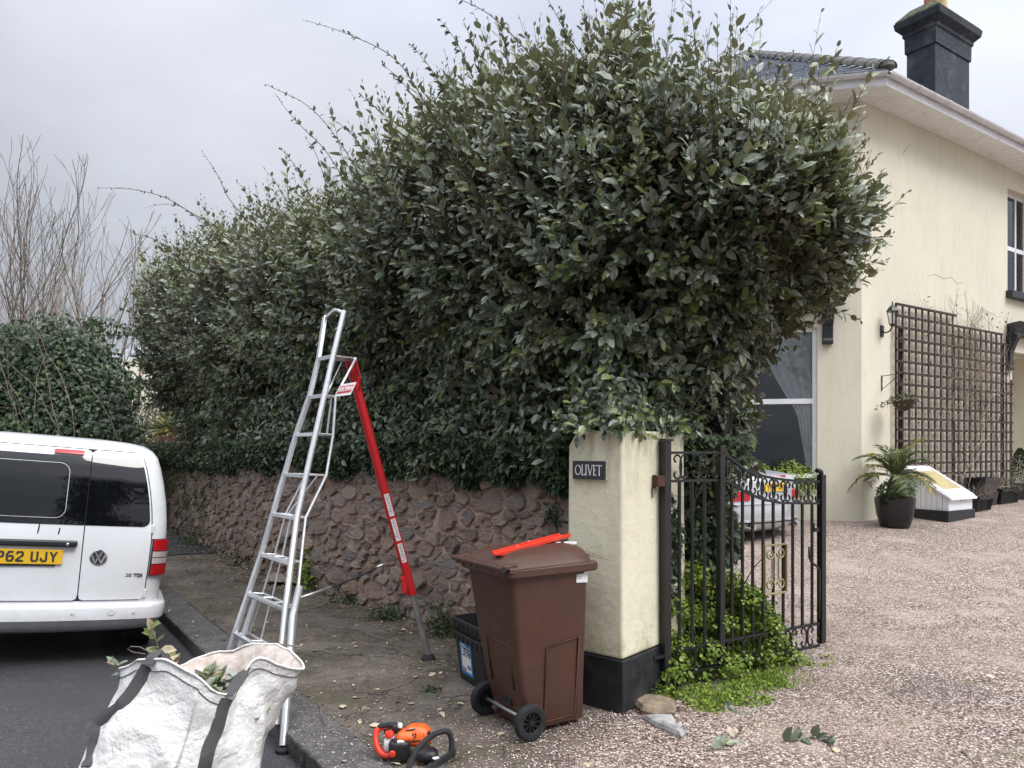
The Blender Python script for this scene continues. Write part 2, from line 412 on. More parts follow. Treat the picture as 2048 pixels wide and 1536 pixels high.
# bag fabric
t = NT('woven_bag')
cre = t.noise(5.5, 6, .55, dist=.25)
c = t.mix(t.mr(t.noise(2.6, 7, .65), .42, .66), (.84, .83, .81), (.76, .72, .69))
c = t.mix(t.mr(t.noise(11, 8, .75), .60, .78, 0, .55), c, (.50, .40, .35))
wv1 = t.n('ShaderNodeTexWave'); wv1.inputs['Scale'].default_value = 95; t.set(wv1.inputs['Vector'], t.pos); wv1.bands_direction = 'Z'
h = t.math('ADD', t.math('MULTIPLY', t.math('ABSOLUTE', t.math('SUBTRACT', cre, .5)), 5.0), t.math('MULTIPLY', wv1.outputs['Fac'], .05))
h = t.math('ADD', h, t.math('MULTIPLY', t.vor(6, 'DISTANCE_TO_EDGE'), .5))
h = t.math('ADD', h, t.math('MULTIPLY', t.math('ABSOLUTE', t.math('SUBTRACT', t.noise(13, 3, .5), .5)), .9)); fw__ = t.n('ShaderNodeTexWave'); fw__.inputs['Scale'].default_value = 120; fw__.bands_direction = 'X'; t.set(fw__.inputs['Vector'], t.pos); h = t.math('ADD', h, t.math('MULTIPLY', fw__.outputs['Fac'], .05)); MAT['bag'] = t.pbr(c, .5, 0, .4, t.bump(h, .8, .018))
t = NT('dirty_lining'); MAT['lining'] = t.pbr(t.mix(t.mr(t.noise(8, 7, .7), .38, .62), (.66, .60, .55), (.42, .34, .29)), .7, 0, .3, t.bump(t.noise(12, 5), .5, .02))
t = NT('webbing'); wv1 = t.n('ShaderNodeTexWave'); wv1.inputs['Scale'].default_value = 70; wv1.inputs['Distortion'].default_value = 1.5; t.set(wv1.inputs['Vector'], t.pos); wv1.bands_direction = 'DIAGONAL'
c = t.mix(t.mr(wv1.outputs['Fac'], .6, .95), (.05, .048, .05), (.19, .18, .18))
MAT['webbing'] = t.pbr(c, .8, 0, .3, t.bump(wv1.outputs['Fac'], .8, .004))
# leaves
def leafmat(name, cols, back, rough=.38, spec=.55, trans=.12):
    t = NT(name)
    at_ = t.n('ShaderNodeAttribute', attribute_name='tint'); g = t.n('ShaderNodeNewGeometry')
    oi = t.n('ShaderNodeObjectInfo')
    f = t.math('FRACT', t.math('ADD', at_.outputs['Fac'], oi.outputs['Random'])) if False else at_.outputs['Fac']
    c = t.ramp(f, cols)
    c = t.mix(g.outputs['Backfacing'], c, back)
    c = t.mix(t.mr(t.noise(45, 3), .4, .7, 0, .35), c, t.mix(.5, c, (.09, .10, .06)))
    m = t.pbr(c, rough, 0, spec)
    if trans:
        tl = t.n('ShaderNodeBsdfTranslucent'); t.set(tl.inputs[0], t.mix(.5, c, (.12, .18, .03)))
        ms = t.n('ShaderNodeMixShader'); ms.inputs[0].default_value = trans
        t.t.links.new(t.b.outputs[0], ms.inputs[1]); t.t.links.new(tl.outputs[0], ms.inputs[2]); t.t.links.new(ms.outputs[0], t.out.inputs[0])
    return m
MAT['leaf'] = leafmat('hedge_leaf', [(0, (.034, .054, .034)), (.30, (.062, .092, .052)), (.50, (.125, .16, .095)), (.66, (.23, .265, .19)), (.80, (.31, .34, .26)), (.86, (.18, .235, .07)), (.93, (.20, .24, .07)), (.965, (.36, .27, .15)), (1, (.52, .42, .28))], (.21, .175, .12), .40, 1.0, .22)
MAT['ivy'] = leafmat('ivy_leaf', [(0, (.022, .042, .020)), (.5, (.042, .075, .032)), (.85, (.08, .13, .04)), (1, (.18, .22, .06))], (.07, .09, .045), .5, .45)
MAT['ivydark'] = leafmat('dark_ivy_leaf', [(0, (.012, .028, .010)), (.5, (.028, .055, .020)), (.85, (.07, .11, .03)), (1, (.14, .18, .05))], (.05, .065, .035), .42, .45)
MAT['bright'] = leafmat('bright_green_leaf', [(0, (.12, .20, .03)), (.5, (.23, .33, .045)), (.9, (.36, .44, .07)), (1, (.48, .46, .12))], (.20, .30, .06), .5, .4, .25)
MAT['weed'] = leafmat('weed_leaf', [(0, (.03, .055, .02)), (.6, (.06, .10, .03)), (1, (.12, .15, .05))], (.07, .09, .04), .6, .3)
MAT['olive'] = leafmat('dull_olive_leaf', [(0, (.06, .065, .04)), (.5, (.12, .125, .075)), (.9, (.18, .18, .11)), (1, (.30, .24, .15))], (.14, .13, .09), .6, .3)
MAT['frond'] = leafmat('palm_leaflet', [(0, (.06, .10, .04)), (.5, (.11, .16, .055)), (.75, (.22, .24, .07)), (1, (.55, .36, .05))], (.12, .15, .06), .5, .4)
MAT['deadleaf'] = leafmat('fallen_leaf', [(0, (.20, .13, .07)), (.35, (.34, .25, .15)), (.7, (.52, .43, .29)), (.9, (.66, .58, .42)), (1, (.45, .46, .10))], (.50, .44, .33), .7, .3, 0)
MAT['shade'] = simple('inner_foliage_shade', (.018, .017, .012), .95, var=.5, bump=0)  # near-black colour standing for the shade deep inside foliage

# ------------------------------------------------------------------ leaf cloud generator
def leaf_template(kind):
    if kind == 'oval':
        v = np.array([(0, 0, 0), (.28, .235, .02), (.28, -.235, .02), (.30, 0, -.03), (.68, .205, .0), (.68, -.205, .0), (.68, 0, -.045), (1, 0, -.10)])
    elif kind == 'ivy':
        v = np.array([(0, 0, 0), (.18, .42, .02), (.18, -.42, .02), (.34, 0, -.04), (.52, .30, -.02), (.52, -.30, -.02), (.62, 0, -.06), (1, 0, -.12)])
    elif kind == 'round':
        v = np.array([(0, 0, 0), (.30, .42, .04), (.30, -.42, .04), (.4, 0, -.02), (.80, .34, .0), (.80, -.34, .0), (.75, 0, -.05), (1, 0, -.04)])
    else:
        v = np.array([(0, 0, 0), (.25, .03, .0), (.25, -.03, .0), (.3, 0, -.008), (.65, .025, -.03), (.65, -.025, -.03), (.65, 0, -.05), (1, 0, -.16)])
    tri = np.array([(0, 3, 1), (0, 2, 3), (6, 7, 4), (6, 5, 7)]); qd = np.array([(3, 6, 4, 1), (2, 5, 6, 3)])
    return v, tri, qd
def leaves(P, D, Nn, S, tint, kind='oval', bend=None):
    """arrays -> verts, [tris, quads], tint per vertex.  Normal faces the upper (glossy) side"""
    T, tri, qd = leaf_template(kind)
    D = D/np.linalg.norm(D, axis=1, keepdims=True)
    Nn = Nn-(Nn*D).sum(1, keepdims=True)*D; ln = np.linalg.norm(Nn, axis=1, keepdims=True); ln[ln < 1e-5] = 1; Nn = Nn/ln
    B = np.cross(Nn, D)
    n = len(P); tw = T[None].repeat(n, 0).copy()
    tw[:, :, 1] *= rng.uniform(.8, 1.25, (n, 1)); tw[:, [1, 2, 4, 5], 2] += rng.normal(0, .03, (n, 4))
    tw[:, :, 2] -= (tw[:, :, 0]**2)*rng.uniform(-.05, .22, (n, 1))
    X = P[:, None]+(D[:, None]*tw[:, :, 0:1]+B[:, None]*tw[:, :, 1:2]+Nn[:, None]*tw[:, :, 2:3])*S[:, None, None]
    off = (np.arange(n)*8)[:, None, None]
    return X.reshape(-1, 3), [(tri[None]+off).reshape(-1, 3), (qd[None]+off).reshape(-1, 4)], np.repeat(tint, 8)
def leafobj(name, mat, parent, P, D, Nn, S, tint, kind='oval', stuff=True):
    X, F, tt = leaves(P, D, Nn, S, tint, kind)
    o = npmesh(name, X, F, mat, parent, tt)
    if stuff: o['kind'] = 'stuff'
    return o
def unit(a): return a/np.maximum(np.linalg.norm(a, axis=1, keepdims=True), 1e-9)
def rdir(n): return unit(rng.normal(size=(n, 3)))
def blob_leaves(c, rad, n, size, outw=.75, shell=.35, zmin=None, tintp=(0, 1), kindp=None):
    d = rdir(n); rr = 1-shell*rng.random(n)**1.6
    nz = np.array([mn.noise(V(q)*2.3+V(c)) for q in d])*.30
    rad = np.array(rad); P = np.array(c)+d*rad*(rr+nz)[:, None]
    D = unit(d*outw+rdir(n)*.8+np.array((0, 0, -.25))); Nn = unit(d*.8+np.array((0, 0, .7))+rdir(n)*.5)
    S = size*rng.uniform(.65, 1.25, n); tt = np.clip(rng.beta(1.6, 2.2, n)*(tintp[1]-tintp[0])+tintp[0], 0, 1)
    k = np.ones(n, bool) if zmin is None else P[:, 2] > zmin
    return P[k], D[k], Nn[k], S[k], tt[k]
def cat(*a): return [np.concatenate([x[i] for x in a]) for i in range(len(a[0]))]

# ------------------------------------------------------------------ ground levels
def gz(Y):
    u = min(1, max(0, (Y-7)/10.0)); return .55*u*u*(3-2*u)
KD = V((-.568, .823)); K0 = V((-1.29, 4.33)); KN = V((-.823, -.568))          # kerb line, unit direction, normal towards the road
def road_z(x, y):
    c = (V((x, y))-K0).dot(KN); return -.12+.085*max(0, min(c, 2.6)-.0)-.015*max(0, c-2.6)
g = MB(); g.add([(-300, -60, -.6), (300, -60, -.6), (300, 400, -.6), (-300, 400, -.6)], [(0, 1, 2, 3)])
tag(g.build('ground', MAT['soil']), kind='structure')
# road sheet following its camber
mb = MB(); us = [-18+i*1.6 for i in range(48)]; cs = [-.10, 0, .15, .5, 1, 1.8, 2.6, 3.6, 5, 7, 9, 30]
vs = []
for u in us:
    for c in cs:
        p = K0+KD*u+KN*c; vs.append((p.x, p.y, road_z(p.x, p.y)-(.0 if c < 12 else .0)))
mb.add(vs, [(i*len(cs)+j, i*len(cs)+j+1, (i+1)*len(cs)+j+1, (i+1)*len(cs)+j) for i in range(len(us)-1) for j in range(len(cs)-1)])
tag(mb.build('road', MAT['asphalt']), kind='structure')

# stone wall path
WP = [V((1.6, 4.2)), V((.42, 5.28)), V((-.61, 6.82)), V((-1.93, 8.28)), V((-3.25, 9.78)), V((-4.55, 11.6)), V((-5.75, 13.4)), V((-6.95, 15.1)), V((-8.5, 17.4)), V((-10.0, 20.2)), V((-11.5, 23.0))]
def cr_(p0, p1, p2, p3, u): return .5*((2*p1)+(p2-p0)*u+(2*p0-5*p1+4*p2-p3)*u*u+(3*p1-p0-3*p2+p3)*u**3)
pts = []
for i in range(1, len(WP)-2):
    for k in range(20): pts.append(cr_(WP[i-1], WP[i], WP[i+1], WP[i+2], k/20))
arc = [0]
for a, b in zip(pts, pts[1:]): arc.append(arc[-1]+(b-a).length)
WL = arc[-1]
def wpt(s, z=0, out=0):
    i = int(np.searchsorted(arc, min(max(s, 0), WL-.001)))-1; i = max(0, min(i, len(pts)-2))
    u = (s-arc[i])/(arc[i+1]-arc[i]); p = pts[i].lerp(pts[i+1], u); d = (pts[i+1]-pts[i]).normalized()
    n = V((-d.y, d.x)); n = n if n.dot(V((-.8, -.6))) > 0 else -n
    q = p+n*(out-.035*z); return V((q.x, q.y, z)), V((n.x, n.y, 0)), V((d.x, d.y, 0))
# pavement sheet: from kerb to behind the wall line, and across the front of the drive
mb = MB(); nu, nc = 60, 14; vs = []
for i in range(nu):
    u = -9+i*.5
    for j in range(nc):
        c = -.30-j*.35 if j < nc-1 else -9
        p = K0+KD*u+KN*c; vs.append((p.x, p.y, .006*mn.noise(V((p.x*1.5, p.y*1.5, 0)))-(.02 if j == nc-1 else 0)))
mb.add(vs, [(i*nc+j, i*nc+j+1, (i+1)*nc+j+1, (i+1)*nc+j) for i in range(nu-1) for j in range(nc-1)])
tag(mb.build('pavement', MAT['pavement'], smooth=True), kind='structure')
# tarmac patch at the far end of the pavement
mb = MB(); q = [gnd(300, 1112, .012), gnd(438, 1105, .012), gnd(352, 1066, .012), gnd(270, 1066, .012)]
mb.quad(*q); tag(mb.build('tarmac_patch', MAT['asphalt']), kind='structure')
# kerb, each stone its own piece
ke = thing('kerb', None, None, (K0.x, K0.y, -.12), rotz=math.atan2(KD.y, KD.x), kind='structure')
proto = None
for i in range(24):
    mb = MB(); l = .91
    mb.box((0, 0, 0), (l-.008, .34, .26))
    if proto is None:
        o = mb.build('kerb_stone', MAT['kerb'], ke, world=False, bevel=.018, seg=3); proto = o
    else:
        o = proto.copy(); COL.objects.link(o); o.parent = ke
    o.location = (-3.45+i*l, -.17, -.012+rnd.uniform(-.006, .006)); o.rotation_euler = (0, rnd.uniform(-.004, .004), rnd.uniform(-.006, .006))
# driveway
mb = MB(); vs = []; xs = np.linspace(0, 1, 26); ys = list(np.arange(1.0, 9, .5))+list(np.arange(9, 60, 1.5))
def drive_left(y):
    base = -.55+(y-2.2)*.50 if y < 4.65 else (.72+(y-4.65)*1.0 if y < 5.3 else 1.35-(y-5.3)*.75)
    return base+.12*mn.noise(V((0, y*2.0, 3)))
for y in ys:
    xl = drive_left(y) if y < 9 else -3
    for u in xs:
        x = xl+(26-xl)*u**2; vs.append((x, y, gz(y)+.006+.012*mn.noise(V((x*1.1, y*1.1, 1)))+(.0 if u > 0 else -.012)))
n_ = len(xs); mb.add(vs, [(i*n_+j, i*n_+j+1, (i+1)*n_+j+1, (i+1)*n_+j) for i in range(len(ys)-1) for j in range(n_-1)])
tag(mb.build('driveway', MAT['gravel'], smooth=True), kind='structure')
# loose pebbles: spilt over the pavement and lying on the drive
def pebbles(P, S, mat, name):
    T = np.array([(1, 0, 0), (-1, 0, 0), (0, .8, 0), (0, -.8, 0), (0, 0, .55), (0, 0, -.55)]); F = np.array([(0, 2, 4), (2, 1, 4), (1, 3, 4), (3, 0, 4), (2, 0, 5), (1, 2, 5), (3, 1, 5), (0, 3, 5)])
    n = len(P); X = T[None].repeat(n, 0)*rng.uniform(.7, 1.2, (n, 6, 1)); a = rng.uniform(0, 2*PI, n); ca, sa = np.cos(a)[:, None], np.sin(a)[:, None]
    X = np.stack((X[:, :, 0]*ca-X[:, :, 1]*sa, X[:, :, 0]*sa+X[:, :, 1]*ca, X[:, :, 2]), 2)*S[:, None, None]+P[:, None]
    o = npmesh(name, X.reshape(-1, 3), (F[None]+(np.arange(n)*6)[:, None, None]).reshape(-1, 3), mat, tint=np.repeat(rng.random(n), 6))
    o['kind'] = 'stuff'; return o
t = NT('loose_pebble'); at_ = t.n('ShaderNodeAttribute', attribute_name='tint')
c = t.ramp(at_.outputs['Fac'], [(0, (.11, .065, .052)), (.25, (.25, .15, .125)), (.5, (.40, .27, .23)), (.7, (.52, .39, .34)), (.9, (.68, .6, .55)), (1, (.8, .76, .72))])
MAT['pebble'] = t.pbr(c, .7, 0, .35)
n = 60000; y = 2.7+rng.random(n)**1.5*7.5; x = rng.uniform(-.55, .75, n)*y
ok = np.array([x[i] > drive_left(y[i])+.02 for i in range(n)])
x, y = x[ok], y[ok]
z = np.array([gz(v) for v in y])+.006
pebbles(np.stack((x, y, z+.003), 1), rng.uniform(.004, .0085, len(x)), MAT['pebble'], 'gravel_stones')
n = 34000; y = 2.9+rng.random(n)*3.2; x = rng.uniform(-1.2, 1.3, n)
dist = np.array([drive_left(y[i])-x[i] for i in range(n)])
ok = (dist > -.05) & (rng.random(n) < np.exp(-np.maximum(dist, 0)/.50)) & ((x+1.29)*-.823+(y-4.33)*-.568 < -.05)
ok &= ~((x > .3) & (y > 4.7))
x, y = x[ok], y[ok]
pebbles(np.stack((x, y, np.full(len(x), .005)), 1), rng.uniform(.0035, .008, len(x)), MAT['pebble'], 'spilt_gravel')

# ------------------------------------------------------------------ rubble stone wall
wall = thing('stone_wall', 'old rubble stone retaining wall of purple brown stones below the tall hedge', 'wall', (pts[0].x, pts[0].y, 0))
WH = 1.56
mb = MB(); ring = []
ss = np.linspace(0, WL, 120)
front = []
for s in ss:
    row = []
    for z in (-.05, .35, .75, 1.15, WH):
        for out, zz in ((0, z),):
            p, n_v, _ = wpt(s, z, 0); p += n_v*.02*mn.noise(V((s*3, z*3, 0))); row.append(p)
    pb, n_v, _ = wpt(s, WH, -.5); row.append(V((pb.x, pb.y, WH+.03))); pb2, _, _ = wpt(s, 0, -.5); row.append(V((pb2.x, pb2.y, -.05)))
    front.append(row)
mb.loft(front, closed=True)
mb.build('mortar_core', MAT['mortar'], wall, smooth=False)
def power_cells(seeds, x0, x1, y0, y1):
    """seeds: (x,y,weight). anisotropic handled by caller"""
    S = np.array(seeds); out = []
    cell = .3; grid = {}
    for i, (x, y, w_) in enumerate(seeds): grid.setdefault((int(x//cell), int(y//cell)), []).append(i)
    for i, (x, y, w_) in enumerate(seeds):
        poly = [(max(x0, x-.6), max(y0, y-.6)), (min(x1, x+.6), max(y0, y-.6)), (min(x1, x+.6), min(y1, y+.6)), (max(x0, x-.6), min(y1, y+.6))]
        gx, gy = int(x//cell), int(y//cell)
        for a in range(gx-2, gx+3):
            for b in range(gy-2, gy+3):
                for j in grid.get((a, b), ()):
                    if j == i or not poly: continue
                    X, Y_, W_ = seeds[j]; nx, ny = X-x, Y_-y; d2 = nx*nx+ny*ny
                    k = (d2+w_-W_)/2   # keep points with (p-x).n <= k
                    new = []; m = len(poly)
                    dv = [(p[0]-x)*nx+(p[1]-y)*ny-k for p in poly]
                    for q in range(m):
                        p, p2 = poly[q], poly[(q+1) % m]; a1, a2 = dv[q], dv[(q+1) % m]
                        if a1 <= 0: new.append(p)
                        if (a1 < 0 < a2) or (a2 < 0 < a1):
                            u = a1/(a1-a2); new.append((p[0]+(p2[0]-p[0])*u, p[1]+(p2[1]-p[1])*u))
                    poly = new
        out.append(poly)
    return out
seeds = []; tries = 0; occ = {}
ASP = 1.75      # stones wider than high: work in squashed s
LS = WL/ASP
zbig = [(.20, 40), (.135, 700), (.09, 9000), (.06, 16000)]
for rad, tr in zbig:
    for _ in range(tr):
        x = rnd.uniform(0, LS); y_ = rnd.uniform(0, WH); okk = True
        gx, gy = int(x//.2), int(y_//.2)
        for a in range(gx-2, gx+3):
            for b in range(gy-2, gy+3):
                for (X, Y_, r2) in occ.get((a, b), ()):
                    if (X-x)**2+(Y_-y_)**2 < ((rad+r2)*.50)**2*1.0: okk = False; break
                if not okk: break
            if not okk: break
        if okk: occ.setdefault((gx, gy), []).append((x, y_, rad)); seeds.append((x, y_, rad*rad*.30))
cells = power_cells(seeds, 0, LS, 0, WH)
stones = []
for (sx, sy, sw), poly in zip(seeds, cells):
    if len(poly) < 3: continue
    A = 0; cx_ = cy_ = 0
    for (a, b), (c_, d_) in zip(poly, poly[1:]+poly[:1]):
        k = a*d_-c_*b; A += k; cx_ += (a+c_)*k; cy_ += (b+d_)*k
    if abs(A) < 2*.0010: continue
    cx_ /= 3*A; cy_ /= 3*A
    P = [(p[0]*ASP, p[1]) for p in poly]; cx_ *= ASP
    # round the corners, shrink for the joint
    Q = []
    for i in range(len(P)):
        a, b = P[i], P[(i+1) % len(P)]
        Q += [(a[0]*.87+b[0]*.13, a[1]*.87+b[1]*.13), (a[0]*.13+b[0]*.87, a[1]*.13+b[1]*.87)]
    size = math.sqrt(abs(A)*ASP/2); gap = rnd.uniform(.011, .024)
    out_ = []
    for q in Q:
        dx, dy = q[0]-cx_, q[1]-cy_; l = math.hypot(dx, dy)+1e-6; k = max(.45, (l-gap)/l)*rnd.uniform(.93, 1.03); out_.append((cx_+dx*k, cy_+dy*k))
    stones.append((cx_, cy_, size, out_))
stones.sort(key=lambda q: -q[2]/(4+q[0]))
def stone_geo(mb, st, rel=None):
    cx_, cy_, size, Q = st
    dep = rnd.uniform(.016, .045)*(.7+size*2.0); tx, ty = rnd.uniform(-.22, .22), rnd.uniform(-.25, .18)
    rings = []
    for k, d_ in ((1.0, -.025), (.98, dep*.72), (.925, dep), (.5, dep*1.0)):
        g_ = []
        for (a, b) in Q:
            aa, bb = cx_+(a-cx_)*k, cy_+(b-cy_)*k
            o_ = d_+((aa-cx_)*tx+(bb-cy_)*ty if d_ > 0 else 0)+(rnd.uniform(-.007, .007) if d_ > 0 else 0)
            p, n_v, _ = wpt(aa, bb, o_); g_.append(p)
        rings.append(g_)
    mb.loft(rings, cap0=False)
mbs = MB()
for i, st in enumerate(stones):
    if i < 300:
        m1 = MB(); stone_geo(m1, st); m1.build('stone', MAT['stone'], wall, fixn=True)
    else: stone_geo(mbs, st)
o = mbs.build('small_stones', MAT['stone'], wall); o['kind'] = 'stuff'
# iron stake against the far wall
st = thing('iron_stake', 'rusty upright iron stake against the far mossy part of the stone wall', 'stake', gnd(397, 1080))
mb = MB(); b_ = gnd(397, 1080); mb.box(b_+V((0, 0, .24)), (.05, .05, .5)); mb.box(b_+V((0, 0, .50)), (.06, .06, .03)); mb.build('post', MAT['rust'], st, bevel=.004)

# ------------------------------------------------------------------ gate pillar
PA = V((.684, 4.644)); PLd = V((-.766, .643)); PRd = V((.643, .766))
def pil(l, r, z, g=0.0):   # l metres along the left face, r along the right face, g grown outwards
    p = PA+PLd*l+PRd*r; return V((p.x, p.y, z))
pr = thing('gate_pillar', 'cream rendered square gate pillar with black painted base and slate house name', 'pillar', (PA.x, PA.y, 0))
mb = MB(); Lw, Rw = .43, .85
def pring(z, e, inset=0): return [pil(-e+inset, -e+inset, z), pil(-e+inset, Rw+e-inset, z), pil(Lw+e-inset, Rw+e-inset, z), pil(Lw+e-inset, -e+inset, z)]
mb.loft([pring(.332, 0), pring(1.0, -.006), pring(1.66, -.010), [pil(.008, .008, 1.757), pil(.008, Rw-.008, 1.757), pil(Lw-.075, Rw-.008, 1.757), pil(Lw-.075, .008, 1.757)]])
pb = mb.build('rendered_shaft', MAT['pillar'], pr, bevel=.018, seg=3)
mb = MB(); mb.loft([pring(-.05, .014), pring(.33, .010)]); mb.build('painted_plinth', MAT['blackpaint'], pr, bevel=.008)
# slate name sign
nF = V((-.643, -.766, 0)); uF = V((.766, -.643, 0))     # outward normal of the left face, reading direction
def facept(px, py, off=0):
    k = (px-1024)/FPX; # ray hits plane through PA with normal nF
    A = V((PA.x, PA.y, 0)); d = V((k, 1, 0)); tt = A.dot(nF)/d.dot(nF); Y = tt
    return V((k*Y, Y, CAMZ-(py-HZ)/FPX*Y))+nF*off
s00, s10 = facept(1149, 955), facept(1213, 962); s01, s11 = facept(1149, 919.5), facept(1213, 924)
sc_ = (s00+s10+s01+s11)/4; sw = ((s10-s00).length+(s11-s01).length)/2; sh = ((s01-s00).z+(s11-s10).z)/2
sign = thing('house_sign', 'small dark slate name plate reading OLIVET on the cream pillar', 'sign', sc_+nF*.012)
M3s = Matrix((uF, nF*-1, V((0, 0, 1)))).transposed()
mb = MB(); mb.box(sc_+nF*.014, (sw, .016, sh), M3s); mb.build('plate', MAT['slateplate'], sign, bevel=.002)
mb = MB(); mb.box(sc_+nF*.004, (sw+.012, .008, sh+.008), M3s); mb.build('backing', MAT['pillar'], sign)
def strokes(word, h, cw):
    """Roman capitals from strokes; returns list of polygons (list of 2D points), x from 0"""
    out = []; x = 0
    def bar(x0, y0, x1, y1, w0, w1=None):
        w1 = w1 or w0; dx, dy = x1-x0, y1-y0; l = math.hypot(dx, dy); nx, ny = -dy/l/2, dx/l/2
        out.append([(x0+nx*w0, y0+ny*w0), (x0-nx*w0, y0-ny*w0), (x1-nx*w1, y1-ny*w1), (x1+nx*w1, y1+ny*w1)])
    T, t_ = h*.13, h*.07
    for ch in word:
        if ch == 'O':
            r = h/2; n = 20
            for i in range(n):
                a0, a1 = 2*PI*i/n, 2*PI*(i+1)/n; f = lambda a: r-(t_+(T-t_)*abs(math.cos(a-.3)))
                out.append([(x+r+r*math.cos(a0), r+r*math.sin(a0)), (x+r+r*math.cos(a1), r+r*math.sin(a1)), (x+r+f(a1)*math.cos(a1), r+f(a1)*math.sin(a1)), (x+r+f(a0)*math.cos(a0), r+f(a0)*math.sin(a0))])
            x += h*1.06
        elif ch == 'L':
            bar(x+.12*h, 0, x+.12*h, h, T); bar(x, t_/2, x+.52*h, t_/2, t_); bar(x+.50*h, 0, x+.53*h, .2*h, t_); bar(x, h, x+.25*h, h, t_*.7); x += h*.60
        elif ch == 'I':
            bar(x+.12*h, 0, x+.12*h, h, T); bar(x, 0, x+.25*h, 0, t_*.7); bar(x, h, x+.25*h, h, t_*.7); x += h*.34
        elif ch == 'V':
            bar(x+.08*h, h, x+.42*h, 0, T, T*.8); bar(x+.76*h, h, x+.42*h, 0, t_, t_); bar(x-.02*h, h, x+.2*h, h, t_*.7); bar(x+.66*h, h, x+.86*h, h, t_*.7); x += h*.90
        elif ch == 'E':
            bar(x+.12*h, 0, x+.12*h, h, T); bar(x, t_/2, x+.50*h, t_/2, t_); bar(x, h-t_/2, x+.48*h, h-t_/2, t_); bar(x+.1*h, .52*h, x+.40*h, .52*h, t_); x += h*.60
        elif ch == 'T':
            bar(x+.36*h, 0, x+.36*h, h, T); bar(x, h-t_/2, x+.72*h, h-t_/2, t_); bar(x+.26*h, 0, x+.46*h, 0, t_*.7); bar(x+.01*h, h, x+.01*h, .84*h, t_*.7); bar(x+.71*h, h, x+.71*h, .84*h, t_*.7); x += h*.76
    return out, x
polys, tw = strokes('OLIVET', .066, 0)
mb = MB(); k = sw*.84/tw; O_ = sc_+nF*.0225-uF*(sw*.42)-V((0, 0, .033))
for j_, pl in enumerate(polys):
    mb.prism([O_+uF*(x*k)+V((0, 0, y)) for x, y in pl], V((0, 0, 0)), nF*(.0012+.00002*j_))
mb.build('lettering', MAT['signwhite'], sign)

# ------------------------------------------------------------------ text helper (built-in font turned into mesh)
def textobj(name, body, size, M, mat, parent, ext=.001, align='CENTER', sx=1.0, bold=0):
    cu = bpy.data.curves.new(name, 'FONT'); cu.body = body; cu.size = size; cu.extrude = ext; cu.align_x = align; cu.align_y = 'CENTER'; cu.offset = bold
    tmp = bpy.data.objects.new('tmp_text', cu); COL.objects.link(tmp)
    bpy.context.view_layer.update()
    dg = bpy.context.evaluated_depsgraph_get()
    me = bpy.data.meshes.new_from_object(tmp.evaluated_get(dg)); me.name = name
    bpy.data.objects.remove(tmp, do_unlink=True)
    S = Matrix.Diagonal((sx, 1, 1, 1))
    me.transform(M @ S)
    me.materials.clear(); me.materials.append(mat)
    return addobj(name, me, parent)

GL = {'F': [[(0, 0), (0, 1), (1, 1)], [(0, .52), (.85, .52)]], 'P': [[(0, 0), (0, 1), (.8, 1), (1, .88), (1, .58), (.8, .46), (0, .46)]], '6': [[(.9, 1), (.3, 1), (0, .75), (0, .15), (.2, 0), (.8, 0), (1, .15), (1, .42), (.8, .56), (0, .52)]],
      '2': [[(0, .85), (.15, 1), (.85, 1), (1, .85), (1, .62), (0, .12), (0, 0), (1, 0)]], 'U': [[(0, 1), (0, .15), (.2, 0), (.8, 0), (1, .15), (1, 1)]], 'J': [[(.9, 1), (.9, .15), (.7, 0), (.25, 0), (0, .15), (0, .3)]],
      'Y': [[(0, 1), (.5, .48), (1, 1)], [(.5, .48), (.5, 0)]], '0': [[(.2, 0), (.8, 0), (1, .18), (1, .82), (.8, 1), (.2, 1), (0, .82), (0, .18), (.2, 0)]], '7': [[(0, 1), (1, 1), (.35, 0)]], 'K': [[(0, 0), (0, 1)], [(1, 1), (.05, .45)], [(.3, .62), (1, 0)]]}
GL['O'] = GL['0']
def platetext(word, M, parent):
    cw, ch_, gap_, sw_ = .036, .065, .025, .014; xs_ = []; x = 0
    for c in word:
        xs_.append(x); x += (.033 if c == ' ' else cw+gap_)
    tot = x-gap_; d_ = 0
    for c, x0 in zip(word, xs_):
        if c == ' ': continue
        mb = MB()
        for pl_ in GL[c]:
            for a, b in zip(pl_, pl_[1:]):
                A = V((x0-tot/2+a[0]*cw, (a[1]-.5)*ch_, 0)); B = V((x0-tot/2+b[0]*cw, (b[1]-.5)*ch_, 0)); u = (B-A).normalized()*sw_*.42; d_ = (d_+1) % 7
                mb.bar(M @ (A-u+V((0, 0, .0002*d_))), M @ (B+u+V((0, 0, .0002*d_))), sw_, .0012, up=M.to_3x3() @ V((0, 0, 1)))
        mb.build('letter', MAT['ink'], parent, world=False)

# ------------------------------------------------------------------ iron gate
GA = V((1.02, 4.99, 0)); GD = V((1.38, .81, 0)); GN = V((.506, -.862, 0))
gate = thing('iron_gate', 'open black wrought iron driveway gate with scrolled top band and gold panel', 'gate', (GA.x, GA.y, .1))
def gs(px): k = (px-1024)/FPX; return (k*GA.y-GA.x)/(GD.x-GD.y*k)
def gp(s, z, off=0): p = GA+GD*s+GN*off; return V((p.x, p.y, z))
def gz_(px, py): s = gs(px); Y = GA.y+GD.y*s; return s, CAMZ-(py-HZ)/FPX*Y
MI = MAT['iron']; GDu = GD.normalized()
M3g = Matrix((GDu, GN*-1, V((0, 0, 1)))).transposed()
mb = MB(); mb.box(gp(0, .88), (.058, .058, 1.62), M3g); mb.box(gp(0, 1.70), (.078, .078, .018), M3g); mb.build('hinge_stile', MI, gate, bevel=.004)
smid = gs(1441); srt = gs(1643)
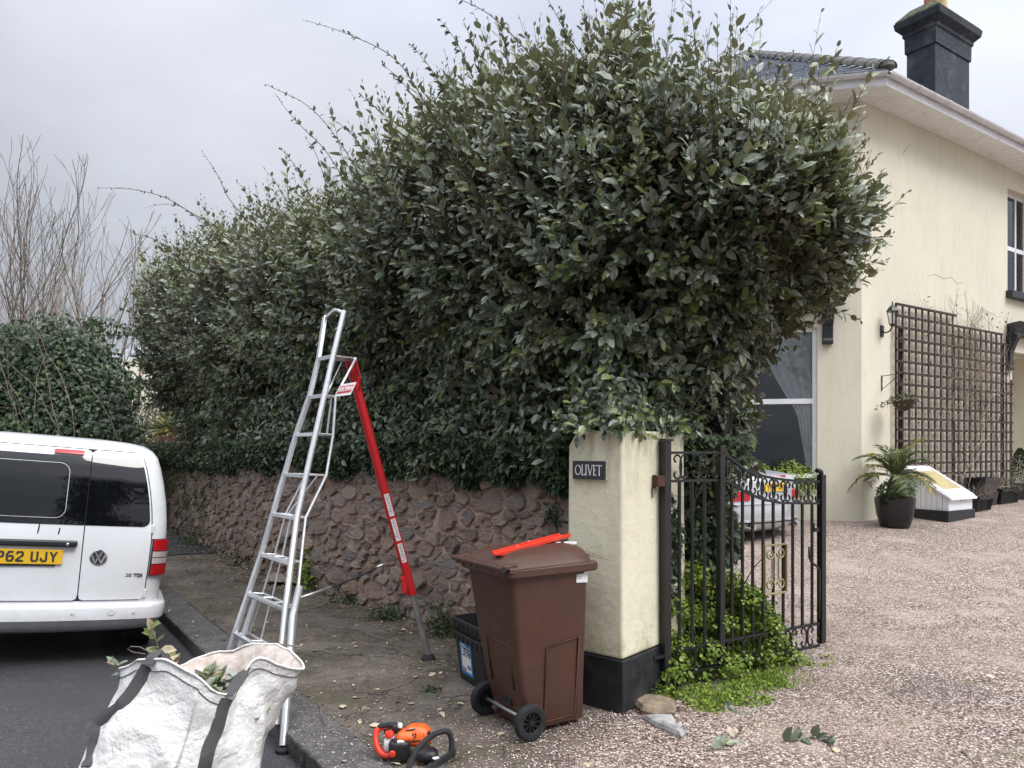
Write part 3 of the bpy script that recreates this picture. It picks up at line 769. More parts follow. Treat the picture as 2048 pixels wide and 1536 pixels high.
mb = MB(); mb.box(gp(smid, .90), (.046, .046, 1.53), M3g); mb.build('middle_stile', MI, gate, bevel=.004)
mb = MB(); mb.box(gp(srt, .79), (.05, .05, 1.30), M3g); mb.tube([gp(srt, 1.43), gp(srt-.004, 1.46), gp(srt-.02, 1.475), gp(srt-.035, 1.47)], .02, 8); mb.build('closing_stile', MI, gate, bevel=.004)
rt = [gz_(*q) for q in ((1456, 913), (1470, 924), (1490, 940), (1520, 951), (1545, 956), (1580, 961), (1610, 963), (1643, 963.5))]
rb = [gz_(*q) for q in ((1456, 963), (1475, 975), (1500, 989), (1530, 1000), (1560, 1005.5), (1600, 1006.5), (1643, 1006.5))]
rt = [(smid, rt[0][1]+.035)]+rt; rb = [(smid, rb[0][1]+.02)]+rb
def itp(tab, s):
    for a, b in zip(tab, tab[1:]):
        if s <= b[0]: u = (s-a[0])/(b[0]-a[0]+1e-9); return a[1]+(b[1]-a[1])*u
    return tab[-1][1]
ztl, zbl = 1.615, 1.425
def ztop(s): return ztl if s < smid else itp(rt, s)
def zlow(s): return zbl if s < smid else itp(rb, s)
def rail(name, zf, s0, s1, r=.011, n=14):
    mb = MB()
    for i in range(n):
        a, b = s0+(s1-s0)*i/n, s0+(s1-s0)*(i+1)/n
        mb.bar(gp(a, zf(a)), gp(b, zf(b)), .024, .018)
    mb.build(name, MI, gate)
rail('upper_rail', lambda s: ztl, .02, smid-.015, n=1); rail('lower_scroll_rail', lambda s: zbl, .02, smid-.015, n=1)
rail('upper_rail', ztop, smid+.015, srt-.018); rail('lower_scroll_rail', zlow, smid+.015, srt-.018)
zb1, zb2 = .295, .125
for a_, b_ in ((.02, smid-.015), (smid+.015, srt-.018)):
    rail('bottom_rail', lambda s: zb1, a_, b_, n=1); rail('bottom_rail', lambda s: zb2, a_, b_, n=1)
zx = lambda x: 1110+x/2.56
for x in (637, 702, 765, 905, 960, 1012, 1065, 1117, 1168, 1217, 1266, 1316):
    s = gs(zx(x)); mb = MB(); mb.tube([gp(s, zb1+.008), gp(s, zlow(s)-.008)], .0125, 8); mb.build('bar', MI, gate, smooth=False)
def scroll(s, z0, z1, side, w_=.040, r=.0072, name='scroll'):
    """a C shaped scroll standing at s, opening to side, with curled ends"""
    h = z1-z0; cz = (z0+z1)/2; P_ = []
    rc = min(w_*.62, h*.22)
    for i in range(9):
        a = -PI*.15-(PI*1.35)*(1-i/8.0); 
    top = []
    for i in range(10):
        u = i/9; a = PI*(1.45*u-.55); rr2 = rc*(.35+.65*u)
        top.append((side*(w_*.55-rc)+side*rr2*math.cos(a)*1.0, h/2-rc-.004+rr2*math.sin(a)))
    # top curl goes inside -> over -> back side ; then down the spine ; mirrored curl
    curl = []
    for i in range(11):
        u = i/10; a = (-.35+1.35*u)*PI; rr2 = rc*(.45+.55*u)
        curl.append((w_*.45-rc*.9+rr2*math.cos(a), h/2-rc+rr2*math.sin(a)))
    spine = [(w_*.45-rc*1.9-.002, h*.18), (w_*.45-rc*1.95-.004, 0), (w_*.45-rc*1.9-.002, -h*.18)]
    path = curl+spine+[(a, -b) for a, b in curl[::-1]]
    mb = MB(); mb.tube([gp(s, cz+b)+GDu*(a*side) for a, b in path], r, 6); mb.build(name, MI, gate, smooth=True)
ps = [1352, 1371, 1390, 1409, 1428]
for i, px in enumerate(ps): s = gs(px); scroll(s, zbl+.009, ztl-.009, 1 if i % 2 else -1, .062)
x = 1450; i = 0
while x < 1640:
    s = gs(x); w2 = .060
    scroll(s, zlow(s)+.008, ztop(s)-.008, 1 if i % 2 else -1, w2)
    x += 11.5; i += 1
x = 1350; i = 0
while x < 1640:
    if abs(x-1441) > 10: s = gs(x); scroll(s, zb2+.01, zb1-.01, 1 if i % 2 else -1, .062)
    x += 16; i += 1
# gold panel
p00, p11 = gz_(1525, 1190), gz_(1568, 1087)
s0, s1, z0, z1 = p00[0], p11[0], p00[1]+.005, p11[1]
gpn = MB()
for a, b in (((s0, z0), (s1, z0)), ((s1, z0), (s1, z1)), ((s1, z1), (s0, z1)), ((s0, z1), (s0, z0))):
    gpn.bar(gp(a[0], a[1], .02), gp(b[0], b[1], .02), .012, .020, up=GN)
panel = gpn.build('gold_panel', MAT['gold'], gate, bevel=.002)
def gscroll(cs_, cz_, dirx, dirz):
    mb = MB(); P_ = []
    for i in range(22):
        u = i/21; a = u*PI*2.6; rr2 = .045*(1-.72*u); P_.append(gp(cs_, cz_, .02)+GDu*(dirx*rr2*math.cos(a+PI))+V((0, 0, dirz*rr2*math.sin(a))))
    mb.tube(P_, .0065, 6); mb.build('gold_scroll', MAT['gold'], panel, smooth=True)
sm_ = (s0+s1)/2; q_ = (s1-s0)*.25; hz_ = (z1-z0)
for dx in (-1, 1):
    for dz in (-1, 1): gscroll(sm_+dx*q_, (z0+z1)/2+dz*(hz_/2-.062), dx, -dz)
    mb = MB(); qq = [(dx*q_*.15, .30), (dx*q_*1.0, .17), (dx*q_*1.0, -.17), (dx*q_*.15, -.30)]
    mb.tube([gp(sm_+dx*q_*.9, (z0+z1)/2+hz_*.28, .02), gp(sm_+dx*q_*.55, (z0+z1)/2+hz_*.19, .02), gp(sm_+dx*q_*.55, (z0+z1)/2-hz_*.19, .02), gp(sm_+dx*q_*.9, (z0+z1)/2-hz_*.28, .02)], .0065, 6); mb.build('gold_bar', MAT['gold'], panel)
# latch and handle, hinges
mb = MB(); sl = gs(1630); mb.box(gp(sl, 1.02, .01), (.05, .02, .03), M3g); mb.box(gp(sl-.02, 1.045, .01), (.012, .02, .05), M3g); mb.build('latch', MI, gate, bevel=.003)
mb = MB(); mb.tube([gp(gs(1612), .90, .03), gp(gs(1612), .82, .03), gp(gs(1616), .78, .03), gp(gs(1628), .74, .03), gp(gs(1632), .70, .03), gp(gs(1632), .55, .03), gp(gs(1631), .35, .03)], .009, 7); mb.build('drop_bolt', MI, gate, smooth=True)
mb = MB(); hp = gp(-.045, 1.43, .02); mb.box(hp, (.06, .05, .07), M3g); mb.tube([hp+V((-.03, 0, .04)), hp+V((-.03, 0, -.05))], .012, 8); mb.tube([hp+V((-.03, 0, 0)), hp+V((-.05, -.01, -.06)), hp+V((-.045, -.01, -.11))], .004, 5); mb.build('top_hinge', MAT['rust'], gate)
mb = MB(); hp = gp(-.04, .27, .0); mb.box(hp, (.10, .05, .02), M3g); mb.tube([hp+V((-.04, 0, .03)), hp+V((-.04, 0, -.09))], .022, 10); mb.build('bottom_hinge', MI, gate)

# ------------------------------------------------------------------ tripod ladder
LU = V((-.62, .785, 0)).normalized(); LN = V((LU.y, -LU.x, 0)); LN = LN if LN.y > 0 else -LN; LF = V((-1.32, 4.32, -.12)); LM = .28
def lp(px, py, off=0):
    k = (px-1024)/FPX; m = (py-HZ)/FPX
    # n.(P-F) = LM*(z-zf), P=(kY,Y,C-mY)
    a = LN.x*k+LN.y+LM*m; b = LN.dot(LF)+LM*(CAMZ-LF.z)
    Y = b/a; return V((k*Y, Y, CAMZ-m*Y))+LN*off
lad = thing('tripod_ladder', 'aluminium tripod platform ladder with red third leg standing beside the hedge', 'ladder', LF)
AL = MAT['alu']
RR = [(688.5, 622), (666, 715), (612.7, 949), (594, 1035), (582, 1127), (571, 1218), (562, 1310), (553, 1450)]
mb = MB(); mb.tube([lp(*q) for q in RR], .0205, 12); mb.build('side_rail', AL, lad, auto=40)
LR = [(650, 633), (637, 719), (619, 793), (592, 870), (569, 949), (545.7, 1028), (522.6, 1108), (497, 1186), (469.6, 1267), (438, 1360)]
mb = MB()
pp = [lp(*q) for q in LR]
for a, b in zip(pp, pp[1:]): mb.bar(a, b+(b-a)*.01, .05, .026, up=LN)
mb.build('side_rail', AL, lad, bevel=.004)
# adjustable lower legs
lr = [lp(597, 1172, .01), lp(584, 1232, .005), lp(566, 1492)]
mb = MB(); mb.tube(lr, .0225, 14); mb.tube([lr[2]+(lr[1]-lr[2]).normalized()*.33, lr[2]+(lr[1]-lr[2]).normalized()*.345], .025, 14); leg = mb.build('lower_leg', AL, lad, auto=40)
mb = MB(); ft = lr[2]+V((0, 0, -.03)); mb.lathe([(.030, 0), (.044, .004), (.044, .022), (.030, .034)], (ft.x, ft.y, road_z(ft.x, ft.y)+.001), 16); mb.build('rubber_foot', MAT['rubber'], leg, auto=40)
ll = [lp(500, 1200, .04), lp(440, 1395, .03)]; ll[1].z = max(ll[1].z, -.10)
mb = MB(); mb.tube(ll, .0225, 14); leg = mb.build('lower_leg', AL, lad, auto=40)
mb = MB(); mb.lathe([(.030, 0), (.044, .004), (.044, .022), (.030, .034)], (ll[1].x, ll[1].y, road_z(ll[1].x, ll[1].y)+.001), 16); mb.build('rubber_foot', MAT['rubber'], leg, auto=40)
# steps
def onrail(tab, y):
    for a, b in zip(tab, tab[1:]):
        if a[1] <= y <= b[1]: u = (y-a[1])/(b[1]-a[1]); return a[0]+(b[0]-a[0])*u
    return tab[-1][0]
steps = [(719, .185), (795, .095), (870, .14), (949, .157), (1028, .07), (1108.5, .075), (1186.5, .08), (1267, .08), (1340, .08)]
rearR, rearL = [], []
for i, (yl, dl) in enumerate(steps):
    a = lp(onrail(LR, yl), yl); 
    # matching right end at the same height
    best = None
    for k in range(0, 400):
        y = 600+k*2.2
        b = lp(onrail(RR, y), y)
        if best is None or abs(b.z-a.z) < abs(best.z-a.z): best = b
    b = best; b.z = a.z
    mb = MB()
    mb.bar(a, b, .030, .026, up=(0, 0, 1))
    st_ = mb.build('step' if i else 'platform', AL, lad, bevel=.003)
    ins = (b-a).normalized()*.03
    ra, rb_ = a+LN*dl+ins*(2.2 if i else .8), b+LN*dl-ins*.6
    mb = MB(); mb.tube([ra, rb_], .0085, 8); mb.build('tread_bar', AL, st_)
    for u in (.04, .34, .66, .96):
        mb = MB(); mb.tube([a.lerp(b, u)+LN*.008+V((0, 0, .006)), ra.lerp(rb_, u)], .006, 6); mb.build('tread_bar', AL, st_)
    if i == 0:
        mb = MB(); mb.loft([[a+LN*.02, b+LN*.02, b+LN*.02+V((0, 0, .006)), a+LN*.02+V((0, 0, .006))], [ra, rb_, rb_+V((0, 0, .006)), ra+V((0, 0, .006))]]); mb.build('tread_plate', AL, st_)
        platA, platB, ptl, ptr = a, b, ra, rb_
    rearR.append(rb_); rearL.append(ra)
mb = MB(); mb.tube(rearR, .0105, 8); mb.build('rear_tube', AL, lad, smooth=True)
mb = MB(); mb.tube(rearL[:3]+[rearL[3]+LN*-.02]+rearL[4:], .009, 8); mb.build('rear_tube', AL, lad, smooth=True)
for i in (4, 5, 6, 7):
    mb = MB(); mb.tube([rearL[i].lerp(rearR[i], .28), rearL[i+1].lerp(rearR[i+1], .30)], .007, 6); mb.build('brace', AL, lad)
mb = MB(); mb.tube([rearL[3].lerp(rearR[3], .55), rearL[4].lerp(rearR[4], .12)], .008, 6); mb.build('brace', AL, lad)
for u in (.05, .62):
    mb = MB(); mb.tube([rearL[1].lerp(rearR[1], u), rearL[2].lerp(rearR[2], u*.9+.04)], .008, 6); mb.build('brace', AL, lad)
mb = MB(); hp = [lp(650, 636), lp(655, 632), lp(669, 619.5), lp(677, 621), lp(686, 626)]; mb.tube(hp, .0115, 8); mb.build('hand_rail', AL, lad, smooth=True)
# maker's plate
a0, a1 = rearL[1].lerp(rearR[1], .50)+V((0, 0, .03)), rearR[1]+V((0, 0, .03)); up_ = (rearR[0]-rearR[1]).normalized()
pl0, pl1 = a0-up_*.01, a1-up_*.01; wv_ = (pl1-pl0); ht_ = .075
a0 = lp(652, 793, .07); a1 = lp(682, 789, .07); a2 = lp(689, 763, .09); a3 = lp(659, 768, .09)
xd = (a1-a0).normalized(); nn_ = xd.cross((a3-a0)).normalized(); nn_ = nn_ if nn_.y < 0 else -nn_
yd = nn_.cross(xd); yd = yd if yd.z > 0 else -yd
wd, hd = (a1-a0).length, (a3-a0).dot(yd)
mb = MB(); mb.prism([a0, a0+xd*wd, a0+xd*wd+yd*hd, a0+yd*hd], V((0, 0, 0)), nn_*.004); pm = mb.build('maker_plate', MAT['white'], lad)
mb = MB()
for f0, f1 in ((.20, .80),): mb.prism([a0+xd*wd*.04+yd*hd*f0+nn_*.0045, a0+xd*wd*.96+yd*hd*f0+nn_*.0045, a0+xd*wd*.96+yd*hd*f1+nn_*.0045, a0+xd*wd*.04+yd*hd*f1+nn_*.0045], V((0, 0, 0)), nn_*.001)
mb.build('red_band', MAT['red'], pm)
Mx = Matrix.Translation(a0+xd*wd*.5+yd*hd*.5+nn_*.0065) @ Matrix((xd, yd, nn_)).transposed().to_4x4()
if xd.cross(yd).dot(nn_) < 0: Mx = Matrix.Translation(a0+xd*wd*.5+yd*hd*.5+nn_*.0065) @ Matrix((xd, yd, xd.cross(yd))).transposed().to_4x4()
textobj('lettering', 'HENCHMAN', hd*.52, rootM(lad).inverted() @ Mx, MAT['white'], pm, .0008, sx=wd*.9/(hd*.52*5.6), bold=.001)
# red third leg
lt = (platA+platB)/2+LN*.19+V((0, 0, -.02)); lfp = V((-.648, 5.82, .05))
kx = .79
mb = MB(); mid = lt.lerp(lfp, .79); mb.tube([lt, mid], .034, 14); rl = mb.build('third_leg', MAT['red'], lad, auto=40)
mb = MB(); mb.tube([lt.lerp(lfp, .77), lfp+V((0, 0, -.01))], .0235, 14); mb.build('extension_tube', MAT['steel'], rl, auto=40)
mb = MB(); mb.lathe([(.050, 0), (.056, .004), (.052, .022), (.036, .042), (.026, .046)], (lfp.x, lfp.y, .002), 18); mb.build('rubber_foot', MAT['rubber'], rl, auto=40)
ax = (lfp-lt).normalized(); cdir = (V((0, 0, CAMZ))-mid).normalized(); sx_ = ax.cross(cdir).normalized(); fr_ = sx_.cross(ax).normalized(); fr_ = fr_ if fr_.dot(cdir) > 0 else -fr_
for f0, f1 in ((.44, .515), (.525, .60), (.61, .675)):
    rows = []
    for u in (f0, f1):
        c_ = lt.lerp(lfp, u); rows.append([c_+fr_*(.0355*math.cos(a))+sx_*(.0355*math.sin(a)) for a in np.linspace(-.75, .35, 7)])
    mb = MB(); mb.loft(rows, closed=False, cap0=False, cap1=False); lb_ = mb.build('paper_label', MAT['white'], rl, smooth=True)
    mb = MB()
    for q in range(10):
        u = f0+(f1-f0)*(q+.7)/11; c_ = lt.lerp(lfp, u); w0 = rnd.uniform(.0, .3)
        rows = [[c_+ax*e+fr_*(.0362*math.cos(a))+sx_*(.0362*math.sin(a)) for a in np.linspace(-.55, -.1+w0, 4)] for e in (-.0022, .0022)]
        mb.loft(rows, closed=False, cap0=False, cap1=False)
    mb.build('print', MAT['ink'], lb_)
br = lt.lerp(lfp, .745)-sx_*.035
for q in (-1, 1):
    if (br+sx_*.001).x < 0: pass
mb = MB(); bx_ = lt.lerp(lfp, .755)+V((-.035, -.01, 0)); mb.box(bx_, (.045, .05, .13)); mb.box(bx_+V((-.02, 0, .05)), (.03, .03, .03)); mb.build('leg_clamp', MAT['red'], rl, bevel=.006)
mb = MB()
top_ = lt.lerp(lfp, .0)
for q in (-1, 1): mb.tube([ptl.lerp(ptr, .5)+LU*q*.09+V((0, 0, -.01)), lt.lerp(lfp, .06)+LU*q*.03], .010, 6)
mb.tube([ptr+V((0, 0, -.01)), ptr+V((.03, .02, -.14)), lt.lerp(lfp, .11)], .007, 6)
mb.tube([ptl.lerp(ptr, .2)+V((0, 0, -.004)), ptl.lerp(ptr, .98)+V((0, 0, -.004))], .014, 8)
mb.build('red_bracket', MAT['red'], rl)
ca, cb = lp(592, 1199, .0), lt.lerp(lfp, .66)+V((-.03, 0, 0))
mb = MB(); mb.tube([ca, ca.lerp(cb, .3)+V((0, 0, -.015)), ca.lerp(cb, .6)+V((0, 0, -.02)), ca.lerp(cb, .85), cb], .008, 7); mb.build('safety_cable', MAT['rubber'], lad, smooth=True)
mb = MB(); mb.tube([ca.lerp(cb, .02)+V((0, 0, 0)), ca.lerp(cb, .3)+V((0, 0, -.015))], .0095, 7); mb.tube([ca.lerp(cb, .75)+V((0, 0, -.006)), cb], .0092, 7); mb.build('cable_end', MAT['steel'], lad, smooth=True)

# ------------------------------------------------------------------ brown wheelie bin (local x = forwards, y = far side)
bn = thing('wheelie_bin', 'brown two wheeled garden waste bin standing in front of the cream pillar', 'bin', (-.03, 4.43, 0), rotz=R(32.7))
BR = MAT['brown']
def rr_ring(x0, x1, hw, z, r, n=5, dz=0.0):
    g_ = []
    for (cx0, cy0, a0) in ((x1-r, hw-r, 0), (x0+r, hw-r, 90), (x0+r, -hw+r, 180), (x1-r, -hw+r, 270)):
        for i in range(n):
            a = R(a0+90*i/(n-1)); g_.append(V((cx0+r*math.cos(a), cy0+r*math.sin(a), z)))
    return g_
body = MB()
body.loft([rr_ring(.035, .43, .185, .03, .03), rr_ring(.025, .435, .19, .05, .03), rr_ring(-.025, .43, .20, .24, .035), rr_ring(-.055, .43, .21, .40, .035), rr_ring(-.10, .425, .235, .70, .04), rr_ring(-.135, .42, .255, .93, .045), rr_ring(-.14, .42, .258, .955, .045)])
bo = body.build('body', BR, bn, world=False, auto=30)
mb = MB(); mb.loft([rr_ring(-.165, .475, .282, .925, .05), rr_ring(-.170, .48, .287, .932, .05), rr_ring(-.170, .48, .287, .968, .05), rr_ring(-.165, .475, .282, .974, .05)]); mb.build('rim', BR, bn, world=False, auto=30)
# panels pressed into the body side and back
def side_y(z): return -(.19+(z-.05)*(.255-.19)/.88)
mb = MB()
pts2 = [(.13, .06), (.13, .50), (.36, .535), (.36, .06)]
mb.tube([V((x, side_y(z)-.001, z)) for x, z in pts2], .0055, 6, closed=True); mb.build('pressed_panel', BR, bn, world=False, smooth=True)
def back_x(z): return .0-.03-(z-.24)*.153
mb = MB(); mb.tube([V((back_x(z)-.001, y, z)) for y, z in ((-.13, .26), (-.13, .52), (.11, .53), (.11, .26))], .005, 6, closed=False); mb.build('pressed_panel', BR, bn, world=False, smooth=True)
# lid: domed shell
nx, ny = 16, 12; G = []
for i in range(nx+1):
    row = []
    for j in range(ny+1):
        u, v = i/nx, j/ny*2-1
        hw = .282-.012*u; x = -.155+u*.65; 
        cut = max(0, (u-.80)/.20); x2 = x-.05*cut*abs(v)**3; y2 = v*hw*(1-.20*cut*abs(v))
        z = .982+.062*(1-abs(v)**5)*(1-(2*u-1)**6)*(1+.35*u)+.012*(1-abs(v)**12)
        row.append(V((x2, y2, z)))
    G.append(row)
mb = MB(); mb.add([p for r_ in G for p in r_], [(i*(ny+1)+j, i*(ny+1)+j+1, (i+1)*(ny+1)+j+1, (i+1)*(ny+1)+j) for i in range(nx) for j in range(ny)])
per = [G[0][j] for j in range(ny+1)]+[G[i][ny] for i in range(1, nx+1)]+[G[nx][j] for j in range(ny-1, -1, -1)]+[G[i][0] for i in range(nx-1, 0, -1)]
mb.loft([per, [p+V((0, 0, -.004))*1+V((p.x-.18, p.y, 0)).normalized()*.006 for p in per], [p+V((0, 0, -.024))+V((p.x-.18, p.y, 0)).normalized()*.008 for p in per]], cap0=False, cap1=False)
lid = mb.build('lid', BR, bn, world=False, auto=35)
mb = MB(); mb.tube([V((.50, y, .985+.0)) for y in np.linspace(-.13, .13, 6)], .014, 8); mb.build('lid_grip', BR, lid, world=False, smooth=True)
# handle bar and hinge at the back
mb = MB(); mb.tube([V((-.205, -.285, .985)), V((-.205, .285, .985))], .016, 12); 
for y in (-.24, -.08, .08, .24): mb.bar(V((-.14, y, .95)), V((-.21, y, .975)), .02, .03)
mb.build('handle', BR, bn, world=False, auto=40)
mb = MB()
for y in (-.25, .25): mb.bar(V((-.20, y, .985)), V((-.10, y, .995)), .05, .028)
mb.build('hinge_arm', BR, lid, world=False, bevel=.006)
mb = MB(); mb.tube([V((-.205, -.292, .985)), V((-.205, -.282, .985))], .017, 12); mb.build('hinge_pin', MAT['rubber'], bn, world=False)
for y in (-.245, .245):
    s_y = 1 if y > 0 else -1
    M3 = Matrix.Rotation(PI/2, 3, 'X')
    mb = MB(); r0 = .102
    prof = [(.060, -.022), (.085, -.028), (r0-.006, -.024), (r0, -.012), (r0, .012), (r0-.006, .024), (.085, .028), (.060, .022)]
    rings = [[V((r_*math.cos(2*PI*k/28), h_, r0+r_*math.sin(2*PI*k/28))) + V((0, y, 0)) for k in range(28)] for r_, h_ in prof]
    mb.loft(rings+[rings[0]], cap0=False, cap1=False); wh = mb.build('wheel', MAT['rubber'], bn, world=False, auto=40)
    mb = MB()
    for k in range(10):
        a = 2*PI*k/10; mb.bar(V((.012*math.cos(a), y-.008, r0+.012*math.sin(a))), V((.064*math.cos(a), y-.012, r0+.064*math.sin(a))), .006, .012, up=(0, 1, 0))
    mb.tube([V((0, y-.02, r0)), V((0, y+.02, r0))], .017, 12)
    ring_ = [V((.062*math.cos(2*PI*k/24), y-.012, r0+.062*math.sin(2*PI*k/24))) for k in range(24)]; mb.tube(ring_, .006, 6, closed=True)
    mb.box((0, y+.006, r0), (.11, .004, .11)); mb.build('hub', MAT['blackplastic'], wh, world=False)
mb = MB(); mb.tube([V((0, -.24, .102)), V((0, .24, .102))], .011, 10); mb.build('axle', MAT['steel'], bn, world=False, smooth=True)
for y in (-.13, .13):
    mb = MB(); mb.bar(V((.02, y, .14)), V((.11, y, .09)), .05, .16); mb.build('axle_bracket', BR, bn, world=False, bevel=.008)
mb = MB(); mb.box((-.002+.018, 0, .165), (.06, .13, .045)); mb.build('axle_recess_shade', MAT['seam'], bn, world=False)  # black block painted for the shade of the hollow between the wheels
# labels on bin
mb = MB(); mb.box((.365, -.2515, .893), (.082, .003, .074), Matrix.Rotation(.06, 3, 'Y')); lb = mb.build('paper_label', MAT['white'], bn, world=False)
mb = MB()
for q in range(5): mb.box((.345+rnd.uniform(-.006, .006), -.2525-.0012, .922-q*.010), (.042-q*.003, .001, .002))
mb.build('print', MAT['ink'], lb, world=False)
def lidz(x, y):
    u = (x+.155)/.67; v = y/.28; return .982+.062*(1-abs(v)**5)*(1-(2*u-1)**6)*(1+.35*u)+.012
mb = MB()
for x, y, a, b in ((.06, -.02, .035, .02), (.17, .03, .07, .02), (.33, -.06, .03, .018), (.24, .10, .04, .02)):
    mb.box((x, y, lidz(x, y)+.003), (a, b, .002))
mb.build('paper_scrap', MAT['white'], lid, world=False)
mb = MB(); c_ = V((.40, -.09, lidz(.40, -.09)-.002)); ri, ro = .022, .040
mb.loft([[c_+V((r_*math.cos(a), r_*math.sin(a), h_)) for a in np.linspace(0, 2*PI, 24, endpoint=False)] for r_, h_ in ((ri, .0), (ri, .008), (ro, .008), (ro, 0))], cap0=False, cap1=False); mb.build('ring_sticker', MAT['white'], lid, world=False)
# red plastic blade guard lying on the lid
Mb = rootM(bn)
g0, g1 = Mb @ V((-.135, -.10, 1.040)), Mb @ V((.44, .02, 1.098))
bg = thing('blade_guard', 'long bright red plastic blade guard lying on the brown bin lid', 'blade guard', g0)
dg_ = (g1-g0).normalized(); sg = V((0, 0, 1)).cross(dg_).normalized(); ug = dg_.cross(sg)
mb = MB()
for (s_, u_, w_, h_) in ((-.022, 0, .020, .012), (.0, -.004, .022, .006), (.022, 0, .020, .012), (-.034, .006, .005, .024), (.034, .006, .005, .022)):
    mb.bar(g0+sg*s_+ug*u_, g1+dg_*rnd.uniform(-.01, .02)+sg*s_+ug*u_, w_, h_, up=ug)
mb.build('channel', MAT['redplastic'], bg, bevel=.002)
# clippings caught on the front of the lid
tw_ = thing('dry_twigs', 'tangle of thin dry twigs caught at the front edge of the brown bin lid', 'twigs', Mb @ V((.46, -.15, .99)))
mb = MB()
for k in range(16):
    p = Mb @ V((rnd.uniform(.36, .52), rnd.uniform(-.25, -.08), .985+rnd.uniform(0, .04))); d = V((rnd.uniform(-1, 1), rnd.uniform(-.5, .5), rnd.uniform(-.35, .25))).normalized(); P_ = [p]
    for q in range(4): d = (d+V((rnd.uniform(-.4, .4), rnd.uniform(-.4, .4), rnd.uniform(-.25, .15)))).normalized(); P_.append(P_[-1]+d*rnd.uniform(.025, .05))
    mb.tube(P_, [.0022, .002, .0018, .0014, .001], 4)
mb.build('twigs', MAT['twig'], tw_)['kind'] = 'stuff'

# ------------------------------------------------------------------ black recycling boxes
xb, yb = V((.48, -.87, 0)).normalized(), V((.87, .48, 0)).normalized()
tl = V((-.425, 5.40, 0))
def rbox(zoff, name, label, sticker):
    Mx = Matrix.Translation(tl+V((0, 0, zoff))) @ Matrix((xb, yb, V((0, 0, 1)))).transposed().to_4x4()
    b = thing(name, label, 'box', M=Mx, group='nested black recycling boxes')
    Lb, Wb, Hb, tp = .52, .38, .34, .035
    def rg(z, e, r=.03): 
        u = 1-z/Hb; x0, x1, y0, y1 = tp*u-e, Lb-tp*u+e, tp*u-e, Wb-tp*u+e
        g_ = []
        for (cx0, cy0, a0) in ((x1-r, y1-r, 0), (x0+r, y1-r, 90), (x0+r, y0+r, 180), (x1-r, y0+r, 270)):
            for i in range(4): a = R(a0+30*i); g_.append(V((cx0+r*math.cos(a), cy0+r*math.sin(a), z)))
        return g_
    mb = MB(); mb.loft([rg(.0, 0), rg(Hb, 0), rg(Hb, -.006), rg(.01, -.006)]); mb.build('shell', MAT['blackplastic'], b, world=False, auto=35)
    mb = MB(); mb.loft([rg(Hb-.045, .001), rg(Hb-.045, .014), rg(Hb, .016), rg(Hb+.004, .012), rg(Hb+.004, -.004)], cap0=False, cap1=False); mb.build('rim', MAT['blackplastic'], b, world=False, auto=35)
    for k in range(7):
        mb = MB(); x = .05+k*.07; mb.box((x, -.012, Hb-.028), (.022, .012, .05)); mb.build('rim_rib', MAT['blackplastic'], b, world=False, bevel=.003)
    if sticker:
        def fy(z, o): return tp*(1-z/Hb)-.002-o
        def st(x0, x1, z0, z1, o, m, nm, par):
            mb = MB(); mb.quad(V((x0, fy(z0, o), z0)), V((x1, fy(z0, o), z0)), V((x1, fy(z1, o), z1)), V((x0, fy(z1, o), z1))); return mb.build(nm, m, par, world=False, fixn=False)
        s0_ = st(.10, .285, .055, .285, .001, MAT['bluelabel'], 'sticker', b)
        st(.122, .268, .078, .255, .002, MAT['white'], 'sticker_panel', s0_)
        st(.126, .264, .188, .250, .003, MAT['ink'], 'sticker_panel', s0_)
        st(.128, .178, .082, .105, .003, MAT['ink'], 'sticker_panel', s0_); st(.205, .262, .105, .130, .003, MAT['ink'], 'sticker_panel', s0_)
        for z, x0, x1 in ((.232, .175, .255), (.214, .175, .248), (.198, .175, .252), (.118, .21, .255), (.094, .134, .17), (.268, .12, .20)):
            st(x0, x1, z-.0035, z+.0035, .004, MAT['white'], 'print', s0_)
        st(.133, .165, .196, .244, .004, MAT['gutter'], 'print', s0_)
rbox(.002, 'recycling_box', 'lower black recycling box with blue and white sticker behind the brown bin', True)
rbox(.095, 'recycling_box', 'empty upper black recycling box nested inside the stickered one', False)

# ------------------------------------------------------------------ vehicles: stacked plan outlines
def vlevel(tab, z):
    for a, b in zip(tab, tab[1:]):
        if z <= b[0]:
            u = (z-a[0])/(b[0]-a[0]); return [a[i]+(b[i]-a[i])*u for i in range(len(a))]
    return list(tab[-1])
def outline(W, w_, y0, y1, rr2, bow, off=0, nr=11, ncn=7):
    """plan ring centred x=W; starts at rear left, goes along the rear to rear right, up the side, front, back"""
    w_ += off; y0 -= off; y1 += off; g_ = []
    xr = w_-rr2
    for i in range(nr):
        u = -1+2*i/(nr-1); g_.append((W+u*xr, y0+bow*u*u))
    for i in range(1, ncn): a = -PI/2+PI/2*i/(ncn-1); g_.append((W+xr+rr2*math.cos(a), y0+bow+rr2+rr2*math.sin(a)))
    g_.append((W+w_, y0+bow+rr2+.5)); g_.append((W+w_, (y0+y1)/2))
    rf = .35
    for i in range(ncn): a = PI/2*i/(ncn-1); g_.append((W+w_-rf+rf*math.cos(a), y1-rf+rf*math.sin(a)))
    for i in range(ncn): a = PI/2+PI/2*i/(ncn-1); g_.append((W-w_+rf+rf*math.cos(a), y1-rf+rf*math.sin(a)))
    g_.append((W-w_, (y0+y1)/2)); g_.append((W-w_, y0+bow+rr2+.5))
    for i in range(ncn-1): a = PI+PI/2*i/(ncn-1); g_.append((W-xr+rr2*math.cos(a), y0+bow+rr2+rr2*math.sin(a)))
    return g_
